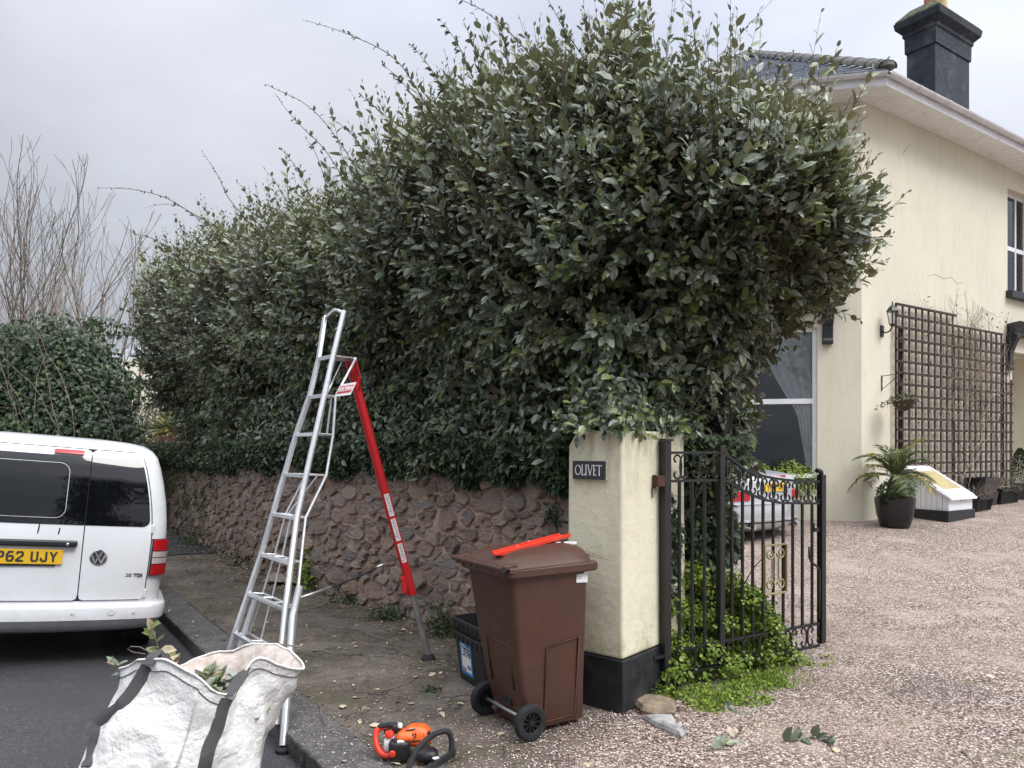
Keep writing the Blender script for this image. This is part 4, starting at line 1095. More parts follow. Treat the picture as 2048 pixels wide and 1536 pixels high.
def rear_surface(tab, W, x, z, off=0):
    _, w_, y0, y1, rr2, bow = vlevel(tab, z); w_ += off; y0 -= off
    xr = w_-rr2; d = abs(x-W)
    if d <= xr: return y0+bow*(d/xr)**2
    d = min(d-xr, rr2*.985); return y0+bow+rr2-math.sqrt(max(0, rr2*rr2-d*d))
def patch(mb, tab, W, z0, z1, xl, xr, rc, off=.01, th=.012, nx=10, nz=12, sides='LR'):
    """sheet laid over the rear surface; xl,xr are functions of z; rounded corners rc"""
    rows = []
    for i in range(nz+1):
        u = i/nz; u = (1-math.cos(PI*u))/2; z = z0+(z1-z0)*u
        d = min(z-z0, z1-z); ins = 0
        if d < rc: ins = rc-math.sqrt(max(0, rc*rc-(rc-d)**2))
        a, b = xl(z)+(ins if 'L' in sides else 0), xr(z)-(ins if 'R' in sides else 0)
        rows.append([V((a+(b-a)*j/nx, 0, z)) for j in range(nx+1)])
    def lift(o): return [[V((p.x, rear_surface(tab, W, p.x, p.z)-o, p.z)) for p in r_] for r_ in rows]
    top = lift(off); n = nx+1
    mb.add([p for r_ in top for p in r_], [(i*n+j, i*n+j+1, (i+1)*n+j+1, (i+1)*n+j) for i in range(nz) for j in range(nx)])
    bot = lift(off-th)
    def per(g_): return [g_[0][j] for j in range(n)]+[g_[i][n-1] for i in range(1, nz+1)]+[g_[nz][j] for j in range(n-2, -1, -1)]+[g_[i][0] for i in range(nz-1, 0, -1)]
    mb.loft([per(top), per(bot)], cap0=False, cap1=False)
    return mb
def wheel(parent, x, y, r0, wd, mat_rim):
    mb = MB(); prof = [(r0*.62, -wd/2), (r0*.95, -wd/2), (r0, -wd/2+.03), (r0, wd/2-.03), (r0*.95, wd/2), (r0*.62, wd/2)]
    rings = [[V((x+h_, y+r_*math.cos(2*PI*k/28), r0+r_*math.sin(2*PI*k/28))) for k in range(28)] for r_, h_ in prof]
    mb.loft(rings+[rings[0]], cap0=False, cap1=False); wl_ = mb.build('wheel', MAT['rubber'], parent, world=False, auto=40)
    mb = MB(); mb.tube([V((x-wd*.35, y, r0)), V((x+wd*.35, y, r0))], r0*.63, 20); mb.build('rim', mat_rim, wl_, world=False, auto=40)

VB = [(.24, .80, .13, 4.30, .16, .06), (.29, .845, .035, 4.36, .15, .06), (.36, .865, .0, 4.40, .15, .06), (.50, .88, .0, 4.42, .15, .055), (.80, .893, .0, 4.42, .14, .05), (.98, .897, .008, 4.38, .14, .05), (1.06, .895, .018, 4.05, .14, .05), (1.14, .89, .03, 3.55, .14, .05), (1.28, .875, .055, 3.35, .15, .05), (1.44, .845, .09, 3.10, .16, .05), (1.57, .812, .13, 2.90, .17, .05), (1.65, .785, .165, 2.75, .18, .055), (1.70, .745, .21, 2.6, .19, .06), (1.738, .68, .28, 2.45, .20, .06), (1.76, .56, .42, 2.25, .20, .06), (1.772, .36, .72, 1.9, .15, .03)]
VW0 = -.90
Mv = Matrix.Translation(V((-2.875, 6.055, -.095))) @ Matrix.Rotation(R(28.1), 4, 'Z') @ Matrix.Rotation(R(5.2), 4, 'Y')
van = thing('parked_van', 'white delivery van parked by the kerb, seen from behind, yellow number plate', 'van', M=Mv)
mb = MB(); zs_ = [q[0] for q in VB]; zz = []
for a, b in zip(zs_, zs_[1:]): zz += [a, (a+b)/2]
zz.append(zs_[-1])
mb.loft([[V((x, y, z)) for x, y in outline(VW0, *vlevel(VB, z)[1:])] for z in zz]); mb.build('body', MAT['van'], van, world=False, auto=50)
# rear bumper
mb = MB(); ncnt = 11+6+1
def bump_ring(z, off): g_ = outline(VW0, *vlevel(VB, z)[1:], off=off); g_ = g_[-7:]+g_[:18]; return [V((x, y, z)) for x, y in g_]
mb.loft([bump_ring(.25, -.01), bump_ring(.27, .03), bump_ring(.33, .045), bump_ring(.36, .052), bump_ring(.365, .058), bump_ring(.45, .06), bump_ring(.475, .052), bump_ring(.487, .035), bump_ring(.49, .0)], closed=False, cap0=False, cap1=False)
bp = mb.build('rear_bumper', MAT['van'], van, world=False, auto=40)
for x in (-.20, -.62, -1.16):
    mb = MB(); y = rear_surface(VB, VW0, x, .42, .06)-.0005; M3 = Matrix.Rotation(PI/2, 3, 'X'); mb.lathe([(.011, 0), (.013, .003), (.011, .0035)], (x, y, .42), 14, M3); mb.build('parking_sensor', MAT['gutter'], bp, world=False)
mb = MB(); x = -.36; y = rear_surface(VB, VW0, x, .425, .06)-.0005; mb.lathe([(.024, 0), (.026, .002), (.024, .003)], (x, y, .425), 18, Matrix.Rotation(PI/2, 3, 'X')); mb.build('towing_eye_cover', MAT['van'], bp, world=False)
seam = lambda z: -.600
xR = lambda z: -.125-.0*(z)+(-.9+vlevel(VB, z)[1]-(-.003))*1.0-.0
xRr = lambda z: VW0+vlevel(VB, z)[1]-.125
xLl = lambda z: VW0-vlevel(VB, z)[1]+.125
mb = MB(); patch(mb, VB, VW0, .505, 1.685, lambda z: xLl(z)-.012, lambda z: xRr(z)+.012, .05, .003, .01, 24, 14); mb.build('door_shut', MAT['seam'], van, world=False)
mb = MB(); patch(mb, VB, VW0, .512, 1.678, lambda z: seam(z)+.004, lambda z: xRr(z)+.004, .03, .013, .012, 8, 16); dr = mb.build('rear_door', MAT['van'], van, world=False, auto=40)
mb = MB(); patch(mb, VB, VW0, .512, 1.678, lambda z: xLl(z)-.004, lambda z: seam(z)-.004, .03, .013, .012, 14, 16); dl_ = mb.build('rear_door', MAT['van'], van, world=False, auto=40)
mb = MB(); patch(mb, VB, VW0, 1.09, 1.62, lambda z: seam(z)+.004, lambda z: xRr(z)-.008, .055, .016, .006, 8, 20, 'R'); mb.build('rear_window', MAT['carglass'], dr, world=False, auto=30)
mb = MB(); patch(mb, VB, VW0, 1.09, 1.62, lambda z: xLl(z)+.008, lambda z: seam(z)-.004, .055, .016, .006, 14, 20, 'L'); wl2 = mb.build('rear_window', MAT['carglass'], dl_, world=False, auto=30)
# outline of the bonded glass
PL = []
a_, b_, c__, d_ = -1.45, -.74, 1.14, 1.56
for (cx0, cz0, a0) in ((b_-.07, d_-.07, 0), (a_+.07, d_-.07, 90), (a_+.07, c__+.07, 180), (b_-.07, c__+.07, 270)):
    for i in range(6): a = R(a0+18*i); PL.append((cx0+.07*math.cos(a), cz0+.07*math.sin(a)))
mb = MB(); mb.tube([V((x, rear_surface(VB, VW0, x, z)-.0245, z)) for x, z in PL], .0022, 4, closed=True); mb.build('glass_outline', MAT['gutter'], wl2, world=False)
mb = MB(); patch(mb, VB, VW0, 1.636, 1.668, lambda z: -.86, lambda z: -.655, .008, .036, .026, 6, 4); mb.build('high_brake_lamp', MAT['lampred'], dl_, world=False, auto=40)
# number plate recess, plate, handle
mb = MB(); patch(mb, VB, VW0, .735, .945, lambda z: -1.34, lambda z: -.665, .05, .0135, .001, 8, 6); mb.build('plate_recess', MAT['van'], dl_, world=False, auto=40)
mb = MB(); hz0 = .945
mb.bar(V((-1.30, rear_surface(VB, VW0, -1.3, .94)-.035, .947)), V((-.635, rear_surface(VB, VW0, -.64, .94)-.035, .947)), .05, .050); hb_ = mb.build('door_handle', MAT['blackplastic'], dl_, world=False, bevel=.016, seg=4)
mb = MB(); mb.lathe([(.009, 0), (.011, .002), (.009, .003)], (-.70, rear_surface(VB, VW0, -.70, .94)-.0605, .945), 12, Matrix.Rotation(PI/2, 3, 'X')); mb.build('lock', MAT['chrome'], hb_, world=False)
yp = rear_surface(VB, VW0, -1.0, .84)-.030
mb = MB(); mb.box((-.985, yp+.004, .845), (.52, .008, .111)); npl = mb.build('number_plate', MAT['yellowplate'], van, world=False, bevel=.002)
mb = MB(); mb.box((-1.0, yp+.010, .785), (.46, .012, .02)); mb.build('plate_holder', MAT['blackplastic'], npl, world=False)
Mt = Matrix.Translation(V((-.985, yp-.0015, .846))) @ Matrix.Rotation(PI/2, 4, 'X')
platetext('FP62 UJY', Mt, npl)
# badge: ring with two stacked chevron letters
bxx, bz = -.485, .845; by = rear_surface(VB, VW0, bxx, bz)-.015
mb = MB(); mb.lathe([(.062, 0), (.062, .004), (.054, .007), (.0, .007)], (bxx, by, bz), 32, Matrix.Rotation(PI/2, 3, 'X')); bd = mb.build('maker_badge', MAT['chrome'], dr, world=False, auto=40)
mb = MB(); mb.lathe([(.053, 0), (.052, .001), (0, .0012)], (bxx, by-.0072, bz), 32, Matrix.Rotation(PI/2, 3, 'X')); mb.build('badge_ground', MAT['slateplate'], bd, world=False)
mb = MB(); yb_ = by-.0105
for pa in ([(-.024, .045), (0, -.002)], [(.024, .045), (0, -.002)], [(-.047, .022), (-.021, -.045)], [(-.021, -.045), (0, .004)], [(.047, .022), (.021, -.045)], [(.021, -.045), (0, .004)]):
    mb.bar(V((bxx+pa[0][0], yb_, bz+pa[0][1])), V((bxx+pa[1][0], yb_, bz+pa[1][1])), .004, .010, up=(0, 0, 1) if abs(pa[0][0]-pa[1][0]) > 1 else (1, 0, 0))
mb.build('badge_letters', MAT['chrome'], bd, world=False)
Mt = Matrix.Translation(V((-.235, rear_surface(VB, VW0, -.235, .705)-.0145, .705))) @ Matrix.Rotation(.05, 4, 'Z') @ Matrix.Rotation(PI/2, 4, 'X')
textobj('model_badge', 'C20 TDI', .036, Mt, MAT['ink'], dr, .002, sx=1.15, bold=.001)
for zc_ in (1.075, .56):
    mb = MB(); xh = xRr(zc_)+.012; mb.box((xh, rear_surface(VB, VW0, xh, zc_)-.012, zc_), (.022, .03, .07)); mb.build('door_hinge', MAT['van'], dr, world=False, bevel=.008)
# tail lamp wrapping the corner
for sgn in (1, -1):
    def lampring(z, off, k0, k1):
        g_ = outline(VW0, *vlevel(VB, z)[1:], off=off, ncn=7); seg_ = g_[10:17] if sgn > 0 else [g_[-6], g_[-5], g_[-4], g_[-3], g_[-2], g_[-1], g_[0]]
        n_ = len(seg_); out = []
        for i in range(12):
            u = (k0+(k1-k0)*i/11)*(n_-1); j = min(int(u), n_-2); f = u-j; out.append(V((seg_[j][0]*(1-f)+seg_[j+1][0]*f, seg_[j][1]*(1-f)+seg_[j+1][1]*f, z)))
        return out
    k0, k1 = (.08, .93) if sgn > 0 else (.07, .92)
    def lens(za, zb, m, nm, par):
        mb = MB(); mb.loft([lampring(za, .0, k0, k1), lampring(za+.002, .018, k0, k1), lampring(zb-.002, .018, k0, k1), lampring(zb, .0, k0, k1)], closed=False, cap0=False, cap1=False); return mb.build(nm, m, par, world=False, auto=40)
    tlp = lens(.70, .995, MAT['seam'], 'tail_lamp', van)
    k0, k1 = k0+.015, k1-.015
    def lens2(za, zb, m):
        mb = MB(); mb.loft([lampring(za, .018, k0, k1), lampring(za+.003, .023, k0, k1), lampring(zb-.003, .023, k0, k1), lampring(zb, .018, k0, k1)], closed=False, cap0=False, cap1=False); mb.build('lens', m, tlp, world=False, auto=40)
    lens2(.705, .790, MAT['lampred']); lens2(.795, .843, MAT['lampclear']); lens2(.848, .895, MAT['lampclear']); lens2(.90, .99, MAT['lampred'])
# rust scratches over the door handle
for x, h_ in ((-1.0+.10, .085), (-1.0+.235, .055)):
    mb = MB(); zt = 1.095 if h_ > .06 else 1.065
    Q = [(x-.003, zt), (x+.005, zt), (x+.004, zt-h_*.5), (x-.004, zt-h_), (x-.010, zt-h_*.8), (x-.006, zt-h_*.4)]
    mb.add([V((a, rear_surface(VB, VW0, a, b)-.0142, b)) for a, b in Q], [tuple(range(6))]); mb.build('rust_scratch', MAT['rust'], dl_, world=False, fixn=False)
for x, y in ((-.12, .82), (-1.68, .82), (-.12, 3.5), (-1.68, 3.5)): wheel(van, x, y, .315, .205, MAT['gutter'])
mb = MB(); patch(mb, VB, VW0, 1.16, 1.64, lambda z: 0, lambda z: .0001, .01, 0, 0, 1, 1)
mb = MB()
for sgn in (1, -1):
    P_ = []
    for y, z0, z1 in ((1.9, 1.12, 1.62), (2.9, 1.10, 1.58)):
        P_.append([V((VW0+sgn*(vlevel(VB, z)[1]+.004), y, z)) for z in (z0, z1)])
    mb.quad(P_[0][0], P_[1][0], P_[1][1]-V((0, .1, 0)), P_[0][1])
mb.build('side_window', MAT['carglass'], van, world=False)

# silver car behind the gate
CB = [(.17, .78, .22, 4.1, .25, .12), (.25, .86, .06, 4.15, .25, .12), (.36, .885, .015, 4.18, .26, .12), (.48, .895, .0, 4.2, .26, .12), (.60, .90, .02, 4.2, .26, .11), (.70, .895, .035, 4.2, .26, .11), (.85, .87, .045, 4.0, .26, .11), (.96, .84, .06, 3.6, .26, .11), (1.02, .81, .10, 3.2, .26, .10), (1.06, .76, .26, 3.1, .26, .08), (1.10, .70, .60, 3.0, .26, .06), (1.20, .65, .95, 2.8, .25, .06), (1.32, .58, 1.3, 2.5, .25, .05), (1.38, .50, 1.55, 2.2, .2, .05)]
Mc = Matrix.Translation(V((4.02, 11.35, gz(11.4)-.03))) @ Matrix.Rotation(R(35), 4, 'Z')
car = thing('parked_car', 'silver car with yellow plate parked on the gravel behind the open iron gate', 'car', M=Mc)
mb = MB(); zs_ = [q[0] for q in CB]; zz = []
for a, b in zip(zs_, zs_[1:]): zz += [a, (a+b)/2]
zz.append(zs_[-1]); zlo = [z for z in zz if z <= 1.11]; zhi = [z for z in zz if z >= 1.09]
mb.loft([[V((x, y, z)) for x, y in outline(0, *vlevel(CB, z)[1:])] for z in zlo]); mb.build('body', MAT['silver'], car, world=False, auto=45)
mb = MB(); mb.loft([[V((x, y, z)) for x, y in outline(0, *vlevel(CB, z)[1:])] for z in zhi]); mb.build('rear_window', MAT['carglass'], car, world=False, auto=45)
mb = MB(); mb.loft([[V((x, y, z)) for x, y in outline(0, .5, 1.5, 2.3, .2, .05)] for z in (1.375, 1.40)]); mb.build('roof', MAT['silver'], car, world=False, auto=45)
def cband(z0, z1, off, m, nm, full=True):
    def rg(z, o): g_ = outline(0, *vlevel(CB, z)[1:], off=o); g_ = g_[-8:]+g_[:19]; return [V((x, y, z)) for x, y in g_]
    mb = MB(); mb.loft([rg(z0, -.005), rg(z0+.005, off), rg(z1-.005, off), rg(z1, -.005)], closed=False, cap0=False, cap1=False); return mb.build(nm, m, car, world=False, auto=40)
cband(.60, .625, .014, MAT['silver'], 'bumper_ledge'); cband(.175, .335, .012, MAT['blackplastic'], 'rear_diffuser'); cband(.335, .375, .016, MAT['silver'], 'bumper_lip')
mb = MB(); patch(mb, CB, 0, .66, .80, lambda z: -.86, lambda z: -.52, .03, .012, .012, 8, 6); mb.build('tail_lamp', MAT['lampred'], car, world=False, auto=40)
mb = MB(); patch(mb, CB, 0, .66, .80, lambda z: .52, lambda z: .86, .03, .012, .012, 8, 6); mb.build('tail_lamp', MAT['lampred'], car, world=False, auto=40)
yc = rear_surface(CB, 0, 0, .85)-.02
mb = MB(); mb.box((0, yc, .855), (.52, .01, .12)); cp = mb.build('number_plate', MAT['yellowplate'], car, world=False)
platetext('YP07 OKK', Matrix.Translation(V((0, yc-.0055, .855))) @ Matrix.Rotation(PI/2, 4, 'X'), cp)
mb = MB(); mb.bar(V((-.36, rear_surface(CB, 0, -.36, 1.01)-.012, 1.012)), V((.36, rear_surface(CB, 0, .36, 1.01)-.012, 1.012)), .03, .026); mb.build('high_brake_lamp', MAT['lampred'], car, world=False, bevel=.006)
mb = MB(); mb.lathe([(.05, 0), (.052, .004), (.03, .006), (0, .006)], (0, rear_surface(CB, 0, 0, .965)-.008, .955), 20, Matrix.Rotation(PI/2, 3, 'X')); mb.build('maker_badge', MAT['chrome'], car, world=False)
for x in (-.52, .56):
    mb = MB(); mb.tube([V((x, .02, .27)), V((x, .30, .27))], .045, 14); mb.build('exhaust_pipe', MAT['chrome'], car, world=False)
for x, y in ((-.76, .85), (.76, .85), (-.76, 3.35), (.76, 3.35)): wheel(car, x, y, .315, .21, MAT['gutter'])

# ------------------------------------------------------------------ house
C0 = V((6.06, 13.0, 0)); HR = V((.829, .559, 0)).normalized(); HL = V((-.977, .214, 0)).normalized(); HT = V((-.518, .855, 0)).normalized()
C1 = C0+HL*2.75; C2 = C1+HT*7.0
nR = V((HR.y, -HR.x, 0)); nL = V((HL.y, -HL.x, 0)); nL = nL if nL.y < 0 else -nL; nT = V((-HT.y, HT.x, 0)); nT = nT if nT.x < 0 else -nT
WT = 7.66
house = thing('cream_house', 'two storey cream rendered house with slate roof and white gutters beyond the gravel', 'house', C0)
def hp_(C, D, n, t_, z, o=0): p = C+D*t_+n*o; return V((p.x, p.y, z))
def wallpanel(name, C, D, n, Ln, z0, z1, holes, m=MAT['render'], rev=.16):
    ts = sorted({0, Ln, *[h[0] for h in holes], *[h[1] for h in holes]}); zs = sorted({z0, z1, *[h[2] for h in holes], *[h[3] for h in holes]})
    mb = MB()
    for a, b in zip(ts, ts[1:]):
        for c_, d_ in zip(zs, zs[1:]):
            if any(h[0] <= a and b <= h[1] and h[2] <= c_ and d_ <= h[3] for h in holes): continue
            mb.quad(hp_(C, D, n, a, c_), hp_(C, D, n, b, c_), hp_(C, D, n, b, d_), hp_(C, D, n, a, d_))
    for (a, b, c_, d_) in [h[:4] for h in holes]:
        for (p, q, e, f) in ((a, a, c_, d_), (b, b, c_, d_)):
            mb.quad(hp_(C, D, n, p, c_), hp_(C, D, n, p, d_), hp_(C, D, n, p, d_, -rev), hp_(C, D, n, p, c_, -rev))
        for zz_ in (c_, d_): mb.quad(hp_(C, D, n, a, zz_), hp_(C, D, n, b, zz_), hp_(C, D, n, b, zz_, -rev), hp_(C, D, n, a, zz_, -rev))
    return mb.build(name, m, house, fixn=False)
gw = (.72, 2.10, 1.12, 3.76); uw = (.95, 1.95, 5.35, 7.15)
wallpanel('chamfer_wall', C0, HL, nL, 2.75, -.2, WT, [gw, uw])
rw = (5.50, 6.75, 5.02, 7.22); rd = (5.62, 7.4, -.2, 3.72)
wallpanel('side_wall', C0, HR, nR, 13.0, -.2, WT, [rw, rd], rev=.25)
wallpanel('far_wall', C1, HT, nT, 7.0, -.2, WT, [(2.5, 4.5, 1.12, 3.76)])
mb = MB(); C3 = C0+HR*13; mb.quad(V((C3.x, C3.y, -.2)), V((C3.x-5, C3.y+8, -.2)), V((C3.x-5, C3.y+8, WT)), V((C3.x, C3.y, WT)))
mb.quad(V((C2.x, C2.y, -.2)), V((C3.x-5, C3.y+8, -.2)), V((C3.x-5, C3.y+8, WT)), V((C2.x, C2.y, WT))); mb.build('back_wall', MAT['render'], house, fixn=False)
def window(C, D, n, h, rails, curtains=None, dep=.10, stiles=(), name='window'):
    a, b, c_, d_ = h; o = -dep; fw = .07
    M3 = Matrix((D, -n, V((0, 0, 1)))).transposed()
    mb = MB()
    def fb(t0, z0, t1, z1): mb.box((hp_(C, D, n, t0, z0, o)+hp_(C, D, n, t1, z1, o))/2, (abs(t1-t0), .06, abs(z1-z0)), M3)
    fb(a, c_, a+fw, d_); fb(b-fw, c_, b, d_); fb(a+fw, c_, b-fw, c_+fw); fb(a+fw, d_-fw, b-fw, d_)
    for r_ in rails: fb(a+fw, r_-.045, b-fw, r_+.045)
    for s_ in stiles: fb(s_-.03, c_+fw, s_+.03, d_-fw)
    wn = mb.build(name, MAT['upvc'], house)
    zz_ = [c_+fw]+[v for r_ in rails for v in (r_-.045, r_+.045)]+[d_-fw]
    for k in range(0, len(zz_), 2):
        m2 = MB(); m2.box((hp_(C, D, n, a+fw, zz_[k], o)+hp_(C, D, n, b-fw, zz_[k+1], o))/2, (b-a-2*fw, .008, zz_[k+1]-zz_[k]), M3); m2.build('pane', MAT['glass'], wn)
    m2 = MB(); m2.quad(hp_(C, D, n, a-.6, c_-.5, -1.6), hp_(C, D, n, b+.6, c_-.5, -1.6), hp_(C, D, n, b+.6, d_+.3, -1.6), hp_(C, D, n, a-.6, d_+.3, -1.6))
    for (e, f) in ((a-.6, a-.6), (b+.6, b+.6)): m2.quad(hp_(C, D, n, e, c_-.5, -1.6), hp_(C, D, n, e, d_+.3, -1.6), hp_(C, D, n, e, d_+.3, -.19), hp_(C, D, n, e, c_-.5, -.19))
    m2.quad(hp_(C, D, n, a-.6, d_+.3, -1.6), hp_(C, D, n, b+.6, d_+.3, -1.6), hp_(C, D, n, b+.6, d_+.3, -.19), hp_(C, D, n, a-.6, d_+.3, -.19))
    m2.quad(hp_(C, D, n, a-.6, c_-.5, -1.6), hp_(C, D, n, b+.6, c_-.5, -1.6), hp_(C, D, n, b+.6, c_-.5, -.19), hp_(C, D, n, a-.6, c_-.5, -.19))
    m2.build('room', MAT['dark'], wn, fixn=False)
    return wn
def curtain(wn, C, D, n, t0, sgn, z0, z1, wtop, wbot, tie):
    mb = MB(); rows = []
    for i in range(15):
        u = i/14; z = z1+(z0-z1)*u
        w_ = wtop+(tie-wtop)*min(1, u/.6)**1.5 if u < .6 else tie+(wbot-tie)*((u-.6)/.4)
        rows.append([hp_(C, D, n, t0+sgn*w_*j/24, z, -.145+.022*math.sin(j*1.35)*(1-.3*u)) for j in range(25)])
    mb.add([p for r_ in rows for p in r_], [(i*25+j, i*25+j+1, (i+1)*25+j+1, (i+1)*25+j) for i in range(14) for j in range(24)]); mb.build('curtain', MAT['curtain'], wn, smooth=True, fixn=False)
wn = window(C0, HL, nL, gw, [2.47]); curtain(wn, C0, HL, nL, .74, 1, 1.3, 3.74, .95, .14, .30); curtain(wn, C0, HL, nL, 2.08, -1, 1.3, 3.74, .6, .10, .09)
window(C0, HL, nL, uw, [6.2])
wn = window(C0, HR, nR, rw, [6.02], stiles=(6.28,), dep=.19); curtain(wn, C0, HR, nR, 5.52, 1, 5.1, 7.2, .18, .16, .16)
# slatted blind behind the upper window
mb = MB()
for k in range(60): z = 5.15+k*.033; mb.box(hp_(C0, HR, nR, 6.1, z, -.22), (1.1, .02, .004), Matrix((HR, -nR, V((0, 0, 1)))).transposed())
mb.build('blind', MAT['gutter'], wn)
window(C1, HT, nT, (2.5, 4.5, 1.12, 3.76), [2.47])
MHL = Matrix((HL, -nL, V((0, 0, 1)))).transposed(); MHR = Matrix((HR, -nR, V((0, 0, 1)))).transposed()
mb = MB(); mb.box(hp_(C0, HL, nL, 1.41, 1.07, .03), (1.52, .16, .09), MHL); mb.build('window_sill', MAT['sill'], house, bevel=.008)
mb = MB(); mb.box(hp_(C0, HR, nR, 6.13, 4.93, .03), (1.42, .20, .15), MHR); mb.build('window_sill', MAT['sill'], house, bevel=.008)
# black cornices on console brackets
def cornice(C, D, n, t0, t1, z, name='cornice'):
    prof = [(0, 0), (.20, 0), (.20, .05), (.24, .08), (.25, .13), (.30, .17), (.33, .25), (0, .25)]
    c = MB(); rings = []
    for t_, gx in ((t0, 1), (t1, 1)):
        rings.append([hp_(C, D, n, t_+(-o if t_ == t0 else o)*.6+(.20*.6 if t_ == t0 else -.2*.6), z+h_, o) for o, h_ in prof])
    c.loft(rings); return c.build(name, MAT['blackpaint'], house)
def console(C, D, n, t_, z0, z1, w_=.17):
    prof = [(0, z1), (.22, z1), (.22, z1-.08), (.17, z1-.16), (.12, z1-.30), (.09, (z0+z1)/2), (.075, z0+.10), (.10, z0+.06), (.10, z0), (0, z0)]
    mb = MB(); mb.prism([hp_(C, D, n, t_-w_/2, z, o) for o, z in prof], V((0, 0, 0)), D*w_); return mb.build('console_bracket', MAT['blackpaint'], house, bevel=.01)
cornice(C0, HL, nL, .32, 2.50, 4.10); console(C0, HL, nL, .56, 3.45, 4.10); console(C0, HL, nL, 2.27, 3.45, 4.10)
cornice(C0, HR, nR, 5.35, 7.7, 4.05); console(C0, HR, nR, 5.50, 3.30, 4.05); console(C0, HR, nR, 7.55, 3.30, 4.05)
# porch recess
mb = MB()
a, b, c_, d_ = rd
mb.quad(hp_(C0, HR, nR, a, -.1, -1.2), hp_(C0, HR, nR, b, -.1, -1.2), hp_(C0, HR, nR, b, d_, -1.2), hp_(C0, HR, nR, a, d_, -1.2))
for e in (a, b): mb.quad(hp_(C0, HR, nR, e, -.1, -.18), hp_(C0, HR, nR, e, -.1, -1.2), hp_(C0, HR, nR, e, d_, -1.2), hp_(C0, HR, nR, e, d_, -.18))
mb.quad(hp_(C0, HR, nR, a, d_, -.18), hp_(C0, HR, nR, b, d_, -.18), hp_(C0, HR, nR, b, d_, -1.2), hp_(C0, HR, nR, a, d_, -1.2)); mb.build('porch_recess', MAT['render'], house, fixn=False)
mb = MB(); mb.box(hp_(C0, HR, nR, rd[0]-.02, 1.9, .015), (.06, .03, 3.6), MHR); mb.build('door_trim', MAT['upvc'], house)
mb = MB(); mb.box(hp_(C0, HR, nR, 6.35, 1.5, -1.17), (.95, .05, 2.3), MHR); mb.build('front_door', MAT['upvc'], house)
# eaves
OV = .55; den0 = 1+nL.dot(nR); G0 = C0+(nL+nR)*(OV/den0); den1 = 1+nL.dot(nT); G1 = C1+(nL+nT)*(OV/den1)
G3 = C3+nR*OV; G2 = C2+nT*OV; ZS = WT
def P3(p, z): return V((p.x, p.y, z))
def soffit(A, B, a, b, wname='soffit'):
    # boards across the overhang between wall edge A-B and outer edge a-b
    n = int((b-a).length/.115); k = 0
    for i in range(n):
        u0, u1 = i/n, (i+1)/n-.004/((b-a).length/n)/n*1.2
        w0, w1 = A.lerp(B, u0), A.lerp(B, u1); e0, e1 = a.lerp(b, u0), a.lerp(b, u1)
        mb = MB(); z = ZS+rnd.uniform(0, .0015)
        mb.loft([[P3(w0, z), P3(w1, z), P3(w1, z+.012), P3(w0, z+.012)], [P3(e0, z), P3(e1, z), P3(e1, z+.012), P3(e0, z+.012)]]); mb.build('soffit_board', MAT['fascia'], house)
soffit(C0, C1, G0, G1); Rend = 8.5; soffit(C0, C0+HR*Rend, G0, C0+HR*Rend+nR*OV)
mb = MB(); q = C0+HR*Rend; mb.quad(P3(q, ZS+.02), P3(C3, ZS+.02), P3(G3, ZS+.02), P3(q+nR*OV, ZS+.02)); mb.quad(P3(C0, ZS+.03), P3(C3, ZS+.03), P3(G3, ZS+.03), P3(G0, ZS+.03)); mb.quad(P3(C0, ZS+.03), P3(C1, ZS+.03), P3(G1, ZS+.03), P3(G0, ZS+.03)); mb.quad(P3(C1, ZS+.03), P3(C2, ZS+.03), P3(G2, ZS+.03), P3(G1, ZS+.03)); mb.build('soffit_backing', MAT['fascia'], house, fixn=False)
def edge(nm, A, B, off, z, w_, h_, m):
    mb = MB(); mb.bar(P3(A, z), P3(B, z), w_, h_); return mb.build(nm, m, house)
for (A, B, n_v) in ((G2, G1, nT), (G1, G0, nL), (G0, G3, nR)): edge('fascia', A+n_v*.0, B+n_v*.0, 0, ZS+.09, .024, .20, MAT['fascia'])
def gutter(A, B, n_v, ea, eb):
    D = (B-A).normalized(); rings = []
    for p, e in ((A, -ea), (B, eb)):
        q = p+n_v*.075+D*e*.075
        out = [P3(q+n_v*(.062*math.cos(a)), ZS+.17+.062*math.sin(a)) for a in np.linspace(PI, 2*PI, 9)]+[P3(q+n_v*(.056*math.cos(a)), ZS+.172+.056*math.sin(a)) for a in np.linspace(2*PI, PI, 9)]
        rings.append(out)
    mb = MB(); mb.loft(rings); g_ = mb.build('gutter', MAT['gutter'], house, auto=50)
    Ln = (B-A).length; k = .9
    while k < Ln:
        q = A+D*k+n_v*.075; mb = MB(); rr2 = [[P3(q+D*e+n_v*(r_*math.cos(a)), ZS+.17+r_*math.sin(a)) for a in np.linspace(PI, 2*PI, 9)] for e, r_ in ((-.03, .063), (-.03, .072), (.03, .072), (.03, .063))]
        mb.loft(rr2, closed=False, cap0=False, cap1=False); mb.build('gutter_joint', MAT['gutter'], g_); k += 1.0
gutter(G2, G1, nT, 0, .25); gutter(G1, G0, nL, .25, .25); gutter(G0, G3, nR, .25, 0)
# roof
AP = V((5.97, 19.0, 11.55)); RZ = ZS+.20
EO = .03
g0r, g1r = P3(G0+(nL+nR)*EO, RZ), P3(G1+(nL+nT)*EO, RZ); g3r, g2r = P3(G3+nR*.03, RZ), P3(G2+nT*.03, RZ)
AP2 = V((AP.x+8, AP.y+5.4, 11.55))
mb = MB(); mb.quad(g0r, g3r, AP2, AP); mb.quad(g1r, g0r, AP); mb.quad(g2r, g1r, AP); mb.quad(g2r, AP, AP2); mb.build('roof_deck', MAT['ridge'], house, fixn=False)
